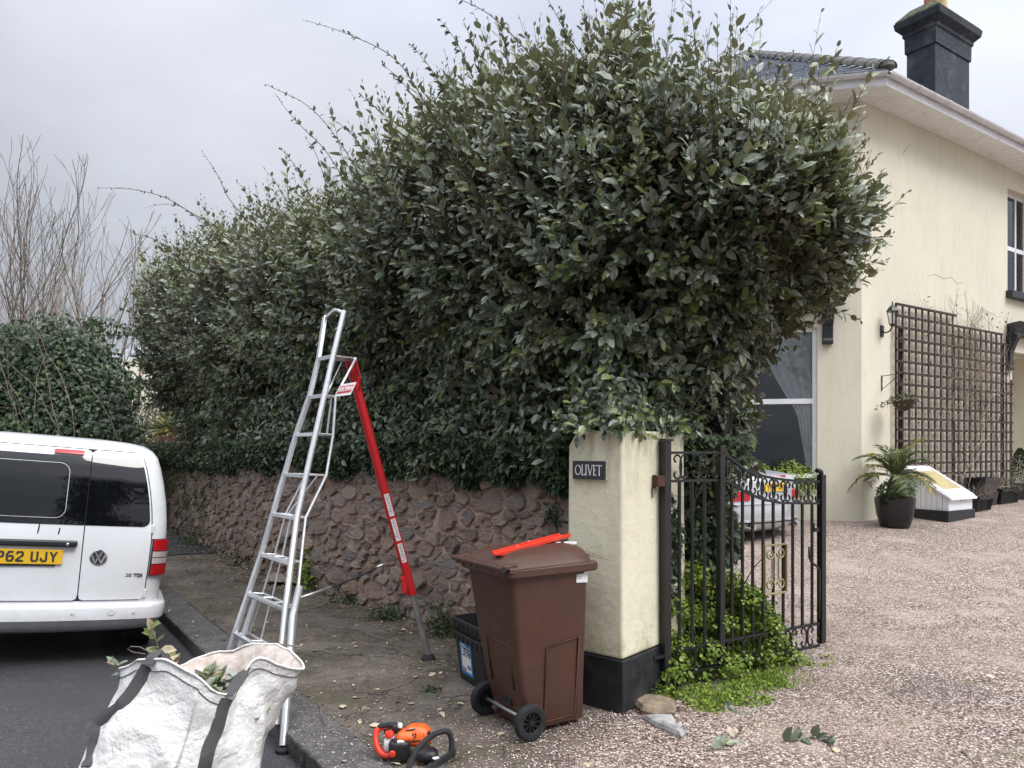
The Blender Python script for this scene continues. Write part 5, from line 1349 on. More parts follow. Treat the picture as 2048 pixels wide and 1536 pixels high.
# slates on the visible hip: rows
def hipslates(A, B, T, rows, tw):
    dn = (T-(A+B)/2); nrm = (B-A).cross(T-A).normalized(); nrm = nrm if nrm.z > 0 else -nrm
    me_cache = None
    for r_ in range(rows):
        u0, u1 = r_/rows, (r_+1)/rows
        a0, b0, a1, b1 = A.lerp(T, u0), B.lerp(T, u0), A.lerp(T, u1), B.lerp(T, u1); Ln = (b0-a0).length
        n = max(1, int(Ln/tw)); off = .5 if r_ % 2 else 0
        for i in range(-1, n+1):
            f0, f1 = (i+off)/n, (i+1+off)/n; f0, f1 = max(0, f0), min(1, f1)
            if f1-f0 < .01: continue
            p, q = a0.lerp(b0, f0+.004), a0.lerp(b0, f1-.004); p2, q2 = a1.lerp(b1, min(1, f0+.004)), a1.lerp(b1, f1-.004)
            mb = MB(); h0, h1 = .038, .012
            mb.loft([[p+nrm*.016, q+nrm*.016, q+nrm*h0, p+nrm*h0], [p2+nrm*.002, q2+nrm*.002, q2+nrm*h1, p2+nrm*h1]]); mb.build('roof_slate', MAT['slate'], house, fixn=True)
hipslates(g1r, g0r, AP, 22, .55)
def ridge(A, B, n):
    d = (B-A)/n; x = d.normalized(); s_ = V((0, 0, 1)).cross(x).normalized(); u_ = x.cross(s_)
    for i in range(n):
        a, b = A+d*i+x*.01, A+d*(i+1)+x*.03; mb = MB(); rings = []
        for p, k in ((a, 1.0), (b, .9)):
            rings.append([p+s_*(.17*k*math.cos(t_))+u_*(.11*k*math.sin(t_)+.03) for t_ in np.linspace(-.15, PI+.15, 9)]+[p+s_*(.15*k*math.cos(t_))+u_*(.09*k*math.sin(t_)+.02) for t_ in np.linspace(PI+.15, -.15, 9)])
        mb.loft(rings); mb.build('ridge_tile', MAT['ridge'], house, auto=60)
ridge(g0r+V((0, 0, .03)), AP+V((0, 0, .03)), 15); ridge(g1r+V((0, 0, .03)), AP+V((0, 0, .03)), 14)
mb = MB(); p = g0r+V((0, 0, .05)); mb.lathe([(.02, -.02), (.15, 0), (.13, .07), (.06, .11)], p+(AP-g0r).normalized()*.06+V((0, 0, -.02)), 14); mb.build('hip_end', MAT['ridge'], house)
mb = MB(); p = g0r+V((.0, -.02, .07)); mb.tube([p+V((-.05, 0, 0)), p+V((.01, 0, .01)), p+V((0, 0, .12)), p+V((.03, 0, .15))], .012, 6); mb.build('hip_iron', MAT['ridge'], house)
# chimney
K_ = V((9.03, 16.0, 0)); kl = V((-.559, .829, 0)).normalized(); kr = HR
ch = thing('chimney', 'tall black painted chimney stack with mossy cap and clay pots above the house', 'chimney', P3(K_, 8))
def kring(z, e, ex=0): return [P3(K_+kl*(-e)+kr*(-e), z), P3(K_+kl*(-e)+kr*(1.5+e), z), P3(K_+kl*(.62+e)+kr*(1.5+e), z), P3(K_+kl*(.62+e)+kr*(-e), z)]
mb = MB(); mb.loft([kring(7.00, 0), kring(10.60, 0)]); mb.build('stack', MAT['chimneypaint'], ch, bevel=.02)
mb = MB(); mb.loft([kring(10.30, .025), kring(10.62, .03), kring(10.66, .06), kring(10.72, .06), kring(10.84, .17), kring(10.97, .19)]); mb.build('corbelled_head', MAT['chimneypaint'], ch)
mb = MB(); mb.loft([kring(10.97, .17), kring(11.02, .16), kring(11.25, -.05), kring(11.27, -.10)]); mb.build('mossy_flaunching', MAT['moss'], ch)
for u, v, r_, h_, m in ((.28, .22, .15, .75, 'terracotta'), (.62, .40, .13, .50, 'buff'), (.95, .35, .13, .75, 'buff')):
    p = K_+kr*u+kl*v; mb = MB(); mb.lathe([(r_*1.12, 0), (r_*1.12, .06), (r_, .08), (r_*.92, h_-.10), (r_*1.12, h_-.08), (r_*1.12, h_-.02), (r_*.85, h_), (r_*.8, h_-.1)], (p.x, p.y, 11.15), 20); mb.build('chimney_pot', MAT[m], ch, auto=40)
# render cracks / stain details on the side wall are in its material; cable run to the lantern
mb = MB(); mb.tube([hp_(C0, HR, nR, .93, gz(13.4), .012), hp_(C0, HR, nR, .93, 3.55, .012)], .012, 6); mb.build('cable_conduit', MAT['render'], house)
for P_ in ([(2.2, 4.9), (2.45, 4.97), (2.8, 4.93), (3.1, 4.99), (3.35, 4.9), (3.6, 4.95)], [(3.05, 4.55), (3.2, 4.45), (3.25, 4.35), (3.5, 4.28)], [(1.3, 7.0), (1.5, 7.2), (1.6, 7.25)]):
    mb = MB(); mb.tube([hp_(C0, HR, nR, a, b, .0) for a, b in P_], .0035, 4); mb.build('hairline_crack', MAT['moss'], house)

# ------------------------------------------------------------------ trellis
tr_ = thing('wooden_trellis', 'large dark brown square trellis fixed to the side wall of the cream house', 'trellis', hp_(C0, HR, nR, .98, .9))
T0, T1 = .98, 5.52; nv = 21; dv = (T1-T0)/(nv-1)
def ttop(t_): return 4.25 if t_ < T0+9.4*dv else (4.045 if t_ < T1-1.4*dv else (3.84 if t_ < T1-.4*dv else 3.1))
zb_ = .93; dz_ = .205
rows_ = [zb_+.02+k*dz_ for k in range(17)]
for i in range(nv):
    t_ = T0+i*dv; zt = ttop(t_); mb = MB(); mb.box(hp_(C0, HR, nR, t_, (zb_-.1+zt)/2, .062), (.046, .018, zt-zb_+.1), MHR); mb.build('upright_slat', MAT['trellis'], tr_)
for k, z in enumerate(rows_):
    for (a, b) in ((T0-.02, T0+9.4*dv), (T0+9.5*dv, T1+.02)):
        if z > ttop(b-.05)+.02:
            if z > ttop(a+.05)+.02: continue
            b = T1-1*dv if z < 3.83 else T1-2.0*dv
        mb = MB(); mb.box((hp_(C0, HR, nR, a, z, .084)+hp_(C0, HR, nR, b, z, .084))/2, (b-a, .022, .044), MHR); mb.build('cross_slat', MAT['trellis'], tr_)
for t_ in (T0+.2, T0+9.45*dv, T1-.3):
    mb = MB(); mb.box(hp_(C0, HR, nR, t_, 2.4, .026), (.03, .05, 2.9), MHR); mb.build('batten', MAT['trellis'], tr_)
# bare climber on the trellis
cl_ = thing('bare_climber', 'leafless tangled climbing plant growing up the brown trellis', 'climber', hp_(C0, HR, nR, 3.5, .4, .12))
def wander(p, d, n, step, r0, r1, jit, up=0, mbx=None, depth=0, pb=.0, ns=4):
    P_ = [p]; dirs = [d]
    for k in range(n):
        d = (d+V((rnd.gauss(0, jit), rnd.gauss(0, jit), rnd.gauss(0, jit)+up))).normalized(); P_.append(P_[-1]+d*step); dirs.append(d)
    mbx.tube(P_, [r0+(r1-r0)*k/n for k in range(n+1)], ns)
    if depth > 0:
        for k in range(1, n+1):
            if rnd.random() < pb:
                dd_ = (dirs[k]+V((rnd.gauss(0, .6), rnd.gauss(0, .6), rnd.gauss(0, .6)))).normalized(); f = 1-k/(n+1)
                wander(P_[k], dd_, max(2, int(n*.55)), step*.85, max(.001, (r0+(r1-r0)*k/n)*.6), r1*.8, jit, up, mbx, depth-1, pb, ns)
    return P_
mb = MB()
def trw(t_, z, n, ang, r0, depth):
    # wander in the trellis plane
    P_ = [(t_, z)]; 
    for k in range(n):
        ang += rnd.gauss(0, .28); t_ += math.cos(ang)*.11; z += math.sin(ang)*.11; ang += (PI/2-ang)*.10
        if not (T0-.1 < t_ < T1+.1) or z > 4.45+.35*math.exp(-(t_-3.3)**2*2): break
        P_.append((t_, z))
        if depth and rnd.random() < .20: trw(t_, z, int(n*.6), ang+rnd.choice((-1, 1))*rnd.uniform(.4, 1.2), r0*.6, depth-1)
    if len(P_) > 2: mb.tube([hp_(C0, HR, nR, a, b, .115+.02*math.sin(i*.7+t_)) for i, (a, b) in enumerate(P_)], [max(.0022, r0*(1-.8*i/len(P_))) for i in range(len(P_))], 4)
for k in range(4): trw(3.2+rnd.uniform(-.35, .4), .45, 36, PI/2+rnd.uniform(-.4, .4), .011, 2)
for k in range(3): trw(1.5+k*.3, .6, 26, PI/2, .006, 1)
for k in range(3): trw(4.6+rnd.uniform(-.3, .3), .6, 30, PI/2, .007, 1)
mb.build('stems', MAT['twig_pale'], cl_)['kind'] = 'stuff'
n = 420; tt = rng.uniform(T0, T1, n); zz = rng.uniform(1.4, 4.5, n); keep = rng.random(n) < .35+.4*(zz > 3.6)
Pq = np.array([hp_(C0, HR, nR, a, b, .13) for a, b in zip(tt[keep], zz[keep])]); m_ = len(Pq)
leafobj('leaves', MAT['olive'], cl_, Pq, rdir(m_), unit(rdir(m_)*.5+np.array((0, -.6, .5))), rng.uniform(.03, .07, m_), rng.random(m_)*.6)

# ------------------------------------------------------------------ lantern, hanging basket
ln = thing('wall_lantern', 'black carriage lantern on a curved bracket on the cream house wall', 'lantern', hp_(C0, HR, nR, .62, 3.85))
mb = MB(); mb.lathe([(.05, 0), (.055, .01), (.03, .03)], hp_(C0, HR, nR, .62, 3.72, .0), 14, Matrix((HR, V((0, 0, 1)), nR)).transposed()); mb.box(hp_(C0, HR, nR, .62, 3.72, .012), (.09, .02, .20), MHR)
mb.tube([hp_(C0, HR, nR, .62, z, o) for o, z in ((.02, 3.72), (.08, 3.68), (.15, 3.70), (.19, 3.76), (.20, 3.81))], .013, 8); mb.build('bracket', MI, ln)
lc = hp_(C0, HR, nR, .62, 3.80, .20)
mb = MB(); mb.lathe([(.02, -.03), (.045, 0), (.06, .01), (.06, .02)], lc, 6); mb.lathe([(.105, .235), (.11, .245), (.075, .30), (.03, .345), (.012, .36), (.016, .375), (.006, .42)], lc, 6)
for k in range(6): a = 2*PI*k/6; mb.tube([lc+V((.055*math.cos(a), .055*math.sin(a), .01)), lc+V((.095*math.cos(a), .095*math.sin(a), .24))], .006, 5)
mb.build('cage', MI, ln)
for k in range(6):
    a0, a1 = 2*PI*k/6, 2*PI*(k+1)/6; mb = MB(); mb.quad(*[lc+V((r_*math.cos(a), r_*math.sin(a), z)) for r_, a, z in ((.052, a0, .02), (.052, a1, .02), (.092, a1, .235), (.092, a0, .235))]); mb.build('pane', MAT['glass'], ln, fixn=False)
hb2 = thing('hanging_basket', 'wicker hanging basket of straggly plants hung on a thin wall bracket', 'basket', hp_(C0, HR, nR, .6, 2.5))
mb = MB(); mb.bar(hp_(C0, HR, nR, .62, 2.93, .01), hp_(C0, HR, nR, .62, 2.66, .01), .012, .02); mb.tube([hp_(C0, HR, nR, .62, 2.92, .01), hp_(C0, HR, nR, .62, 2.94, .42)], .007, 5); mb.tube([hp_(C0, HR, nR, .62, 2.68, .01), hp_(C0, HR, nR, .62, 2.92, .33)], .006, 5); mb.build('bracket', MI, hb2)
bc = hp_(C0, HR, nR, .62, 2.30, .40)
mb = MB(); mb.lathe([(.03, -.02), (.09, 0), (.15, .06), (.185, .13), (.195, .17), (.18, .17), (.12, .06)], bc, 20); mb.build('bowl', MAT['twig_dark'], hb2)
mb = MB()
for k in range(3): a = 2*PI*k/3; mb.tube([bc+V((.19*math.cos(a), .19*math.sin(a), .17)), bc+V((0, 0, .62))], .003, 4)
mb.build('chain', MI, hb2)
d = rdir(260); d[:, 2] = np.abs(d[:, 2])*.6-.12; Pq = np.array(bc+V((0, 0, .19)))+d*np.array((.24, .24, .20))*rng.uniform(.4, 1, (260, 1)); Pq[:70] += np.array((-.17, .02, -.10))*rng.uniform(.3, 1.6, (70, 1))
leafobj('foliage', MAT['olive'], hb2, Pq, unit(d+np.array((0, 0, -.3))), unit(rdir(260)+np.array((0, 0, 1))), rng.uniform(.03, .075, 260), rng.random(260))

# ------------------------------------------------------------------ palm in glazed pot
def pot(root, c, r, h, m, nm='pot'):
    mb = MB(); mb.lathe([(r*.62, 0), (r*.72, .01), (r*.92, h*.45), (r, h*.85), (r*1.0, h), (r*.92, h), (r*.90, h*.88), (r*.1, h*.86)], c, 32); return mb.build(nm, m, root, auto=40)
pc = gnd(1790, 1040, gz(12.7)); pc = V(((1790-1024)/FPX*12.55, 12.55, gz(12.55)))
pl = thing('potted_palm', 'potted palm with yellowing fronds in a glossy black pot at the house corner', 'potted palm', pc)
pot(pl, pc, .315, .50, MAT['glazed'])
mb = MB(); mb.lathe([(.28, .45), (.22, .50), (.12, .53), (0.01, .54)], pc, 16); mb.build('soil', MAT['soil'], pl)
mb = MB(); mb.lathe([(.14, .45), (.13, .6), (.11, .75), (.06, .86)], pc, 10); mb.build('trunk', MAT['bark'], pl)
nf = 17
for k in range(nf):
    a = 2*PI*k/nf*2.4+rnd.uniform(-.2, .2); el = rnd.uniform(.75, 1.45) if k % 3 else rnd.uniform(.45, .75); Ln = rnd.uniform(.65, .95); st_ = pc+V((0, 0, .80)); d = V((math.cos(a)*math.cos(el), math.sin(a)*math.cos(el), math.sin(el)))
    P_ = [st_]; dd_ = d.copy(); 
    for q in range(12): dd_ = (dd_+V((0, 0, -.11-.012*q))).normalized(); P_.append(P_[-1]+dd_*Ln/12)
    mb = MB(); mb.tube(P_, [.008-.0006*q for q in range(13)], 4); fr2 = mb.build('frond', MAT['frond'], pl)
    nn = 70; uu = np.linspace(.12, 1, nn); idx = uu*12; ii = np.minimum(idx.astype(int), 11); ff = (idx-ii)[:, None]
    A_ = np.array(P_); B_ = A_[ii]*(1-ff)+A_[ii+1]*ff; T_ = unit(A_[ii+1]-A_[ii]); S_ = unit(np.cross(T_, np.array((0, 0, 1.0)))); sg = np.where(np.arange(nn) % 2, 1, -1)[:, None]
    D_ = unit(T_*.75+S_*sg*.85+np.array((0, 0, .12))+rdir(nn)*.12); yel = .85 if k % 5 in (1, 3) else .42
    leafobj('leaflets', MAT['frond'], fr2, B_, D_, np.cross(S_, T_)*1.0, .23*np.sin(np.clip(uu, .1, .98)*PI)**.6*rng.uniform(.8, 1.1, nn)+.02, np.clip(rng.normal(yel, .18, nn), 0, 1), 'blade')
a = blob_leaves(pc+V((0, 0, .58)), (.27, .27, .20), 900, .06, zmin=pc.z+.48); leafobj('underplanting', MAT['weed'], pl, *a)
# ------------------------------------------------------------------ cellar hatch (white, sloping glazed lid)
hx = thing('cellar_hatch', 'white boarded sloping hatch with straw coloured pane on a black plinth', 'hatch', hp_(C0, HR, nR, 1.8, gz(13.5), .5))
def hh_(t_, o, z): return hp_(C0, HR, nR, t_, z, o)
zb0 = gz(13.6)-.02; t0_, t1_, o1 = 1.20, 2.10, .86
mb = MB(); mb.box((hh_(t0_, 0, 0)+hh_(t1_, o1, 0))/2+V((0, 0, zb0+.07)), (t1_-t0_+.06, o1+.04, .20), MHR); mb.build('plinth', MAT['blackpaint'], hx, bevel=.012)
zl, zh = zb0+.42, zb0+.95; pb_ = zb0+.17
def top_z(o): return zh+(zl-zh)*(o/o1)
nb = 9
for tt_ in (t0_+.03, t1_-.05):
    for k in range(nb):
        oa, ob = o1*.98*k/nb+.004, o1*.98*(k+1)/nb-.004
        mb = MB(); mb.loft([[hh_(tt_, oa, pb_), hh_(tt_+.02, oa, pb_), hh_(tt_+.02, oa, top_z(oa)-.03), hh_(tt_, oa, top_z(oa)-.03)], [hh_(tt_, ob, pb_), hh_(tt_+.02, ob, pb_), hh_(tt_+.02, ob, top_z(ob)-.03), hh_(tt_, ob, top_z(ob)-.03)]]); mb.build('side_board', MAT['upvc'], hx)
mb = MB(); mb.box((hh_(t0_+.03, o1*.98, 0)+hh_(t1_-.03, o1*.98, 0))/2+V((0, 0, (pb_+zl)/2-.02)), (t1_-t0_-.06, .02, zl-pb_-.02), MHR); mb.build('front_board', MAT['upvc'], hx)
def slab(ta, tb, oa, ob, h0, h1, nm, m, par):
    mb = MB(); mb.loft([[hh_(ta, oa, top_z(oa)+h0), hh_(tb, oa, top_z(oa)+h0), hh_(tb, oa, top_z(oa)+h1), hh_(ta, oa, top_z(oa)+h1)], [hh_(ta, ob, top_z(ob)+h0), hh_(tb, ob, top_z(ob)+h0), hh_(tb, ob, top_z(ob)+h1), hh_(ta, ob, top_z(ob)+h1)]]); return mb.build(nm, m, par, bevel=.004)
fr3 = slab(t0_-.01, t1_+.01, .0, o1+.06, -.03, .005, 'lid_frame', MAT['upvc'], hx)
slab(t0_+.02, t0_+.12, .02, o1+.03, .006, .03, 'lid_stile', MAT['upvc'], fr3); slab(t1_-.12, t1_-.02, .02, o1+.03, .006, .03, 'lid_stile', MAT['upvc'], fr3)
slab(t0_+.122, t1_-.122, .02, .20, .006, .03, 'lid_rail', MAT['upvc'], fr3); slab(t0_+.122, t1_-.122, o1-.14, o1+.03, .006, .03, 'lid_rail', MAT['upvc'], fr3)
slab(t0_+.122, t1_-.122, .202, o1-.142, .006, .016, 'lid_pane', MAT['binpanel'], fr3)
mb = MB(); mb.box(hh_((t0_+t1_)/2+.1, o1+.0, zl-.10), (.22, .02, .02), MHR); mb.build('handle', MAT['upvc'], hx)
# ------------------------------------------------------------------ planters at the foot of the trellis
def twiggy(root, c, r, h, n, m='twig_pale', leafn=0):
    mb = MB()
    for k in range(n):
        a = rnd.uniform(0, 2*PI); p = c+V((math.cos(a)*r*rnd.random(), math.sin(a)*r*rnd.random(), 0)); d = V((math.cos(a)*.4, math.sin(a)*.4, 1)).normalized(); wander(p, d, 6, h/6, .005, .002, .22, .05, mb, 1, .4)
    mb.build('stems', MAT[m], root)['kind'] = 'stuff'
    if leafn:
        a = blob_leaves(c+V((0, 0, h*.35)), (r*1.1, r*.8, h*.5), leafn, .05, zmin=c.z-.02); leafobj('foliage', MAT['olive'], root, *a)
def trough(px, Y, ang_t, Ln, Wd, H, label, leafn, n):
    c = V(((px-1024)/FPX*Y, Y, gz(Y))); rt_ = thing('planter_trough', label, 'planter', c, group='black plastic plant troughs')
    mb = MB()
    def rg(z, e): return [c+HR*sx_*(Ln/2+e)+nR*sy_*(Wd/2+e)+V((0, 0, z)) for sx_, sy_ in ((-1, -1), (1, -1), (1, 1), (-1, 1))]
    mb.loft([rg(0, -.05), rg(H-.05, -.01), rg(H-.05, .02), rg(H, .025), rg(H, -.01), rg(H-.05, -.02)]); mb.build('trough', MAT['blackplastic'], rt_, bevel=.006)
    for k in range(12):
        u = -1+2*(k+.5)/12; p0 = c+HR*u*(Ln/2-.07)+nR*(Wd/2-.046)+V((0, 0, .02)); p1 = c+HR*u*(Ln/2-.03)+nR*(Wd/2-.008)+V((0, 0, H-.06)); m2 = MB(); m2.bar(p0, p1, .02, .008); m2.build('rib', MAT['blackplastic'], rt_)
    twiggy(rt_, c+V((0, 0, H-.06)), Ln*.36, .30, n, leafn=leafn)
trough(1957, 14.3, 0, .62, .30, .27, 'black trough of bare stems between the white hatch and tall pot', 60, 14)
trough(2007, 15.4, 0, .85, .32, .30, 'longer black trough of withered plants right of the tall pot', 260, 20)
c = V(((1965-1024)/FPX*15.0, 15.0, gz(15))); tp_ = thing('tall_pot', 'tall glossy black empty pot standing against the foot of the trellis', 'pot', c)
mb = MB()
def sq(z, e): return [c+HR*sx_*(.33+e)+nR*sy_*(.20+e)+V((0, 0, z)) for sx_, sy_ in ((-1, -1), (1, -1), (1, 1), (-1, 1))]
mb.loft([sq(0, -.06), sq(.55, .0), sq(.56, -.03), sq(.40, -.04)]); mb.build('shell', MAT['glazed'], tp_, bevel=.01)
c = V(((2040-1024)/FPX*16.2, 16.2, gz(16.2))); bx2 = thing('topiary_bush', 'clipped dark green cone bush in a square black pot by the porch', 'topiary', c)
mb = MB(); mb.loft([[c+V((sx_*.20, sy_*.20, 0)) for sx_, sy_ in ((-1, -1), (1, -1), (1, 1), (-1, 1))], [c+V((sx_*.24, sy_*.24, .34)) for sx_, sy_ in ((-1, -1), (1, -1), (1, 1), (-1, 1))]]); mb.build('pot', MAT['blackplastic'], bx2, bevel=.01)
n = 2600; hh2 = rng.random(n)**.8; th = rng.uniform(0, 2*PI, n); rad = (.27*(1-hh2)**.75+.02)*rng.uniform(.8, 1.05, n); Pq = np.stack((c.x+rad*np.cos(th), c.y+rad*np.sin(th), c.z+.36+hh2*.72), 1); d = np.stack((np.cos(th), np.sin(th), .5*np.ones(n)), 1)
leafobj('foliage', MAT['ivy'], bx2, Pq, unit(d+rdir(n)*.7), unit(d+rdir(n)*.4), rng.uniform(.02, .035, n), rng.random(n)*.6, 'round')
# golden shrub under the bay window
c = hp_(C0, HL, nL, 1.5, .95, .55); gsb = thing('golden_shrub', 'low yellow green shrub growing under the ground floor window behind the silver car', 'shrub', V((c.x, c.y, .35)))
parts = []
for k in range(7): parts.append(blob_leaves(c+HL*((k-3)*.20+.15)+V((0, 0, .12+.12*math.sin(k*2.1))), (.24, .22, .26), 520, .045, zmin=.4, tintp=(.3, 1)))
leafobj('foliage', MAT['bright'], gsb, *cat(*parts))
mb = MB()
for k in range(9): wander(c+HL*rnd.uniform(-1, 1)+V((0, 0, -.65)), V((0, 0, 1)), 8, .09, .008, .002, .15, .05, mb, 1, .4)
mb.build('stems', MAT['twig'], gsb)['kind'] = 'stuff'

# ------------------------------------------------------------------ THE HEDGE
HA0, HA1 = V((1.22, 6.20)), V((-5.05, 13.3)); HD = (HA1-HA0); HLn = HD.length; HDu = HD.normalized(); HQ = V((-HDu.y, HDu.x)); HQ = HQ if HQ.dot(V((-.8, -.6))) > 0 else -HQ
PROF = [(.84, 1.42), (.94, 1.75), (1.0, 2.1), (1.08, 2.38), (1.30, 2.68), (1.53, 3.05), (1.62, 3.6), (1.56, 3.95), (1.36, 4.25), (1.02, 4.52), (.55, 4.72), (.12, 4.80)]
plen = [0]
for a, b in zip(PROF, PROF[1:]): plen.append(plen[-1]+math.hypot(b[0]-a[0], b[1]-a[1]))
pl_r = np.array([p[0] for p in PROF]); pl_z = np.array([p[1] for p in PROF]); pl_l = np.array(plen)
def hedge_surface(t_, th, l):
    """t_ in [-1..HLn+1] handled by caller as stadium angle: th outward angle (world), base point on axis"""
    pass
def hedge_samples(n, inset=0.0, lbias=None):
    # stadium: front side, end cap near, end cap far, back side (sparser)
    w_ = np.array([HLn, 6.0, 2.6, HLn*.35]); w_ /= w_.sum(); which = rng.choice(4, n, p=w_)
    u = rng.random(n); ax_ = np.empty((n, 2)); od = np.empty((n, 2))
    q = np.array(HQ); dd = np.array(HDu); A0 = np.array(HA0)
    for k in range(4):
        m = which == k; c_ = m.sum()
        if k == 0: # denser towards the camera
            uu = u[m]**1.25; ax_[m] = A0+dd*(uu*HLn)[:, None]; od[m] = q
        elif k == 3: ax_[m] = A0+dd*(u[m]*HLn)[:, None]; od[m] = -q
        elif k == 1:
            a = (u[m]*1.05-.02)*PI; ax_[m] = A0; od[m] = q*np.cos(a)[:, None]-dd*np.sin(a)[:, None]
        else:
            a = u[m]*PI; ax_[m] = A0+dd*HLn; od[m] = q*np.cos(a)[:, None]+dd*np.sin(a)[:, None]
    l = rng.random(n)*plen[-1] if lbias is None else lbias
    r = np.interp(l, pl_l, pl_r); z = np.interp(l, pl_l, pl_z)
    r2 = np.interp(np.minimum(l+.12, plen[-1]), pl_l, pl_r); z2 = np.interp(np.minimum(l+.12, plen[-1]), pl_l, pl_z)
    tr, tz = r2-r, z2-z; ln = np.hypot(tr, tz)+1e-6; nr_, nz_ = tz/ln, -tr/ln
    s = (ax_-A0) @ dd
    # large scale lumps, and the ridge line
    lump = np.array([mn.noise(V((a*.55+b[0]*.8, c_*.8, b[1]*.8)))*.24+mn.noise(V((a*1.6+b[0]*2, c_*1.9, 5+b[1]*2)))*.13+(abs(mn.noise(V((a*3.1+b[0]*3, c_*3.0, 9+b[1]*3))))*.42-.10) for a, b, c_ in zip(s, od, z)])
    hb3 = .16*np.sin(s*.9+.3)*(z > 3.8)*((z-3.8))+.30*np.clip(s/HLn, 0, 1)*np.clip((z-3)/1.8, 0, 1)
    far_ = np.clip((s-HLn*.5)/(HLn*.5), 0, 1)
    capd = np.clip(-(od @ dd), 0, 1)*(which == 1); hb3 = hb3-.55*capd*np.clip((z-3.1)/1.2, 0, 1); lump = lump*(1-.3*capd)
    rr2 = (r-inset)*(1-.10*far_)-.34*capd*np.clip((3.15-z)/.9, 0, 1)
    X = ax_+od*rr2[:, None]; P = np.column_stack((X, z+hb3))
    Nn = np.column_stack((od*nr_[:, None], nz_)); P = P+Nn*(lump-inset*.0)[:, None]
    return P, Nn, s, z, od
hedge = thing('evergreen_hedge', 'huge overgrown evergreen hedge with silvery green leaves rising above the stone wall', 'hedge', (HA0.x, HA0.y, 1.2))
LP_, LDr, LNr, LS_, LT_ = [], [], [], [], []
stemP = []
NS = 9800
P, Nn, s, z, od = hedge_samples(NS)
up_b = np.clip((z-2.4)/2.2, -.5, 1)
SD = unit(Nn*.9+np.column_stack((np.zeros((NS, 2)), .15+.75*up_b))+rdir(NS)*.42)
hang = (z < 2.5)[:, None]*np.array((0, 0, -.25)); SD = unit(SD+hang)
SL = rng.uniform(.28, .50, NS)*(1+.35*np.clip(up_b, 0, 1)*rng.random(NS))
free = (rng.random(NS) < .24)*np.clip(up_b*1.4, 0, 1); SD = unit(SD+free[:, None]*np.array((0, 0, .45))); proud = rng.normal(-.05, .10, NS)+free*rng.uniform(.05, 1, NS)**1.6*.58; SL = SL*(1+.7*free)
tip = P+SD*proud[:, None]; base = tip-SD*SL[:, None]
nl = 13
wind = unit(np.cross(SD, rdir(NS)))
side_r = rng.random(NS)
clump = np.array([mn.noise(V(q)*1.3)*.22+mn.noise(V(q)*3.7)*.14 for q in P])
for k in range(nl):
    u = (k+.6)/nl
    Pk = base+SD*(SL*u)[:, None]+np.array((0, 0, -.05))*(u**2)*0
    ang = k*2.4+side_r*6.28; e1 = wind; e2 = np.cross(SD, wind); rad_d = e1*np.cos(ang)[:, None]+e2*np.sin(ang)[:, None]
    op = .75-.45*u
    D = unit(SD*(1-op*.7)+rad_d*op+rdir(NS)*.15+np.array((0, 0, -.12)))
    Nl = unit(Nn*.85+np.array((0, 0, .50))-rad_d*.10+rdir(NS)*.42)
    sz = .104*(1-.5*u**3)*rng.uniform(.6, 1.3, NS)*(.8+.4*side_r[::-1])
    if k >= nl-2: sz *= .7
    tt = np.clip(rng.normal(.42+.36*np.clip(up_b, 0, 1)+.12*u, .15, NS), 0, .82)  # upper leaves tinted lighter: silvery young growth plus painted-in skylight
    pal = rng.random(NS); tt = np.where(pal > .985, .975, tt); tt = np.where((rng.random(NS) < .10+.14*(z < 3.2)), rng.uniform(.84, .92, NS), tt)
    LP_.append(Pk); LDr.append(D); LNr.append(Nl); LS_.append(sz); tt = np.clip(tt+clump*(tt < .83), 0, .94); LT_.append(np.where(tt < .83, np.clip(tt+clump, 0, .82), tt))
# underlayer
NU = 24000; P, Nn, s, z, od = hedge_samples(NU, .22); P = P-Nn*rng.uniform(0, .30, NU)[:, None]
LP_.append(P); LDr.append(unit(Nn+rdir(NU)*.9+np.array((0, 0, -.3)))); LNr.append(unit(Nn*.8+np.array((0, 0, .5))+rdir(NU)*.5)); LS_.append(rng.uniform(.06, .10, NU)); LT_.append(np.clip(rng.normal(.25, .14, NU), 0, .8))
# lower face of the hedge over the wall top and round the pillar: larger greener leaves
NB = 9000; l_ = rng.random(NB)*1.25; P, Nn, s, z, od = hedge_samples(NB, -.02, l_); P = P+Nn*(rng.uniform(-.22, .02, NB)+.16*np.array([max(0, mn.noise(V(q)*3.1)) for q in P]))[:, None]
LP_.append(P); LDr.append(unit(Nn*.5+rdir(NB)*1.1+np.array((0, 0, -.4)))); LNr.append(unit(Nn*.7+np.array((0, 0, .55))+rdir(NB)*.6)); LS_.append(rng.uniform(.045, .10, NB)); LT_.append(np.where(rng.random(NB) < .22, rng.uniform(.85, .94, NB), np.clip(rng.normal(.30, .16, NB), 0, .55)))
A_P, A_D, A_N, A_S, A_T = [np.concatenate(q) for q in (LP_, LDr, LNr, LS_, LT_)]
# drop leaves that would sit inside the pillar shaft
def inpillar(P):
    rel = P[:, :2]-np.array(PA); a = rel @ np.array(PLd); b = rel @ np.array(PRd); return (a > -.02) & (a < Lw+.02) & (b > -.02) & (b < Rw+.02) & (P[:, 2] < 1.74)
k_ = ~inpillar(A_P); A_P, A_D, A_N, A_S, A_T = [q[k_] for q in (A_P, A_D, A_N, A_S, A_T)]
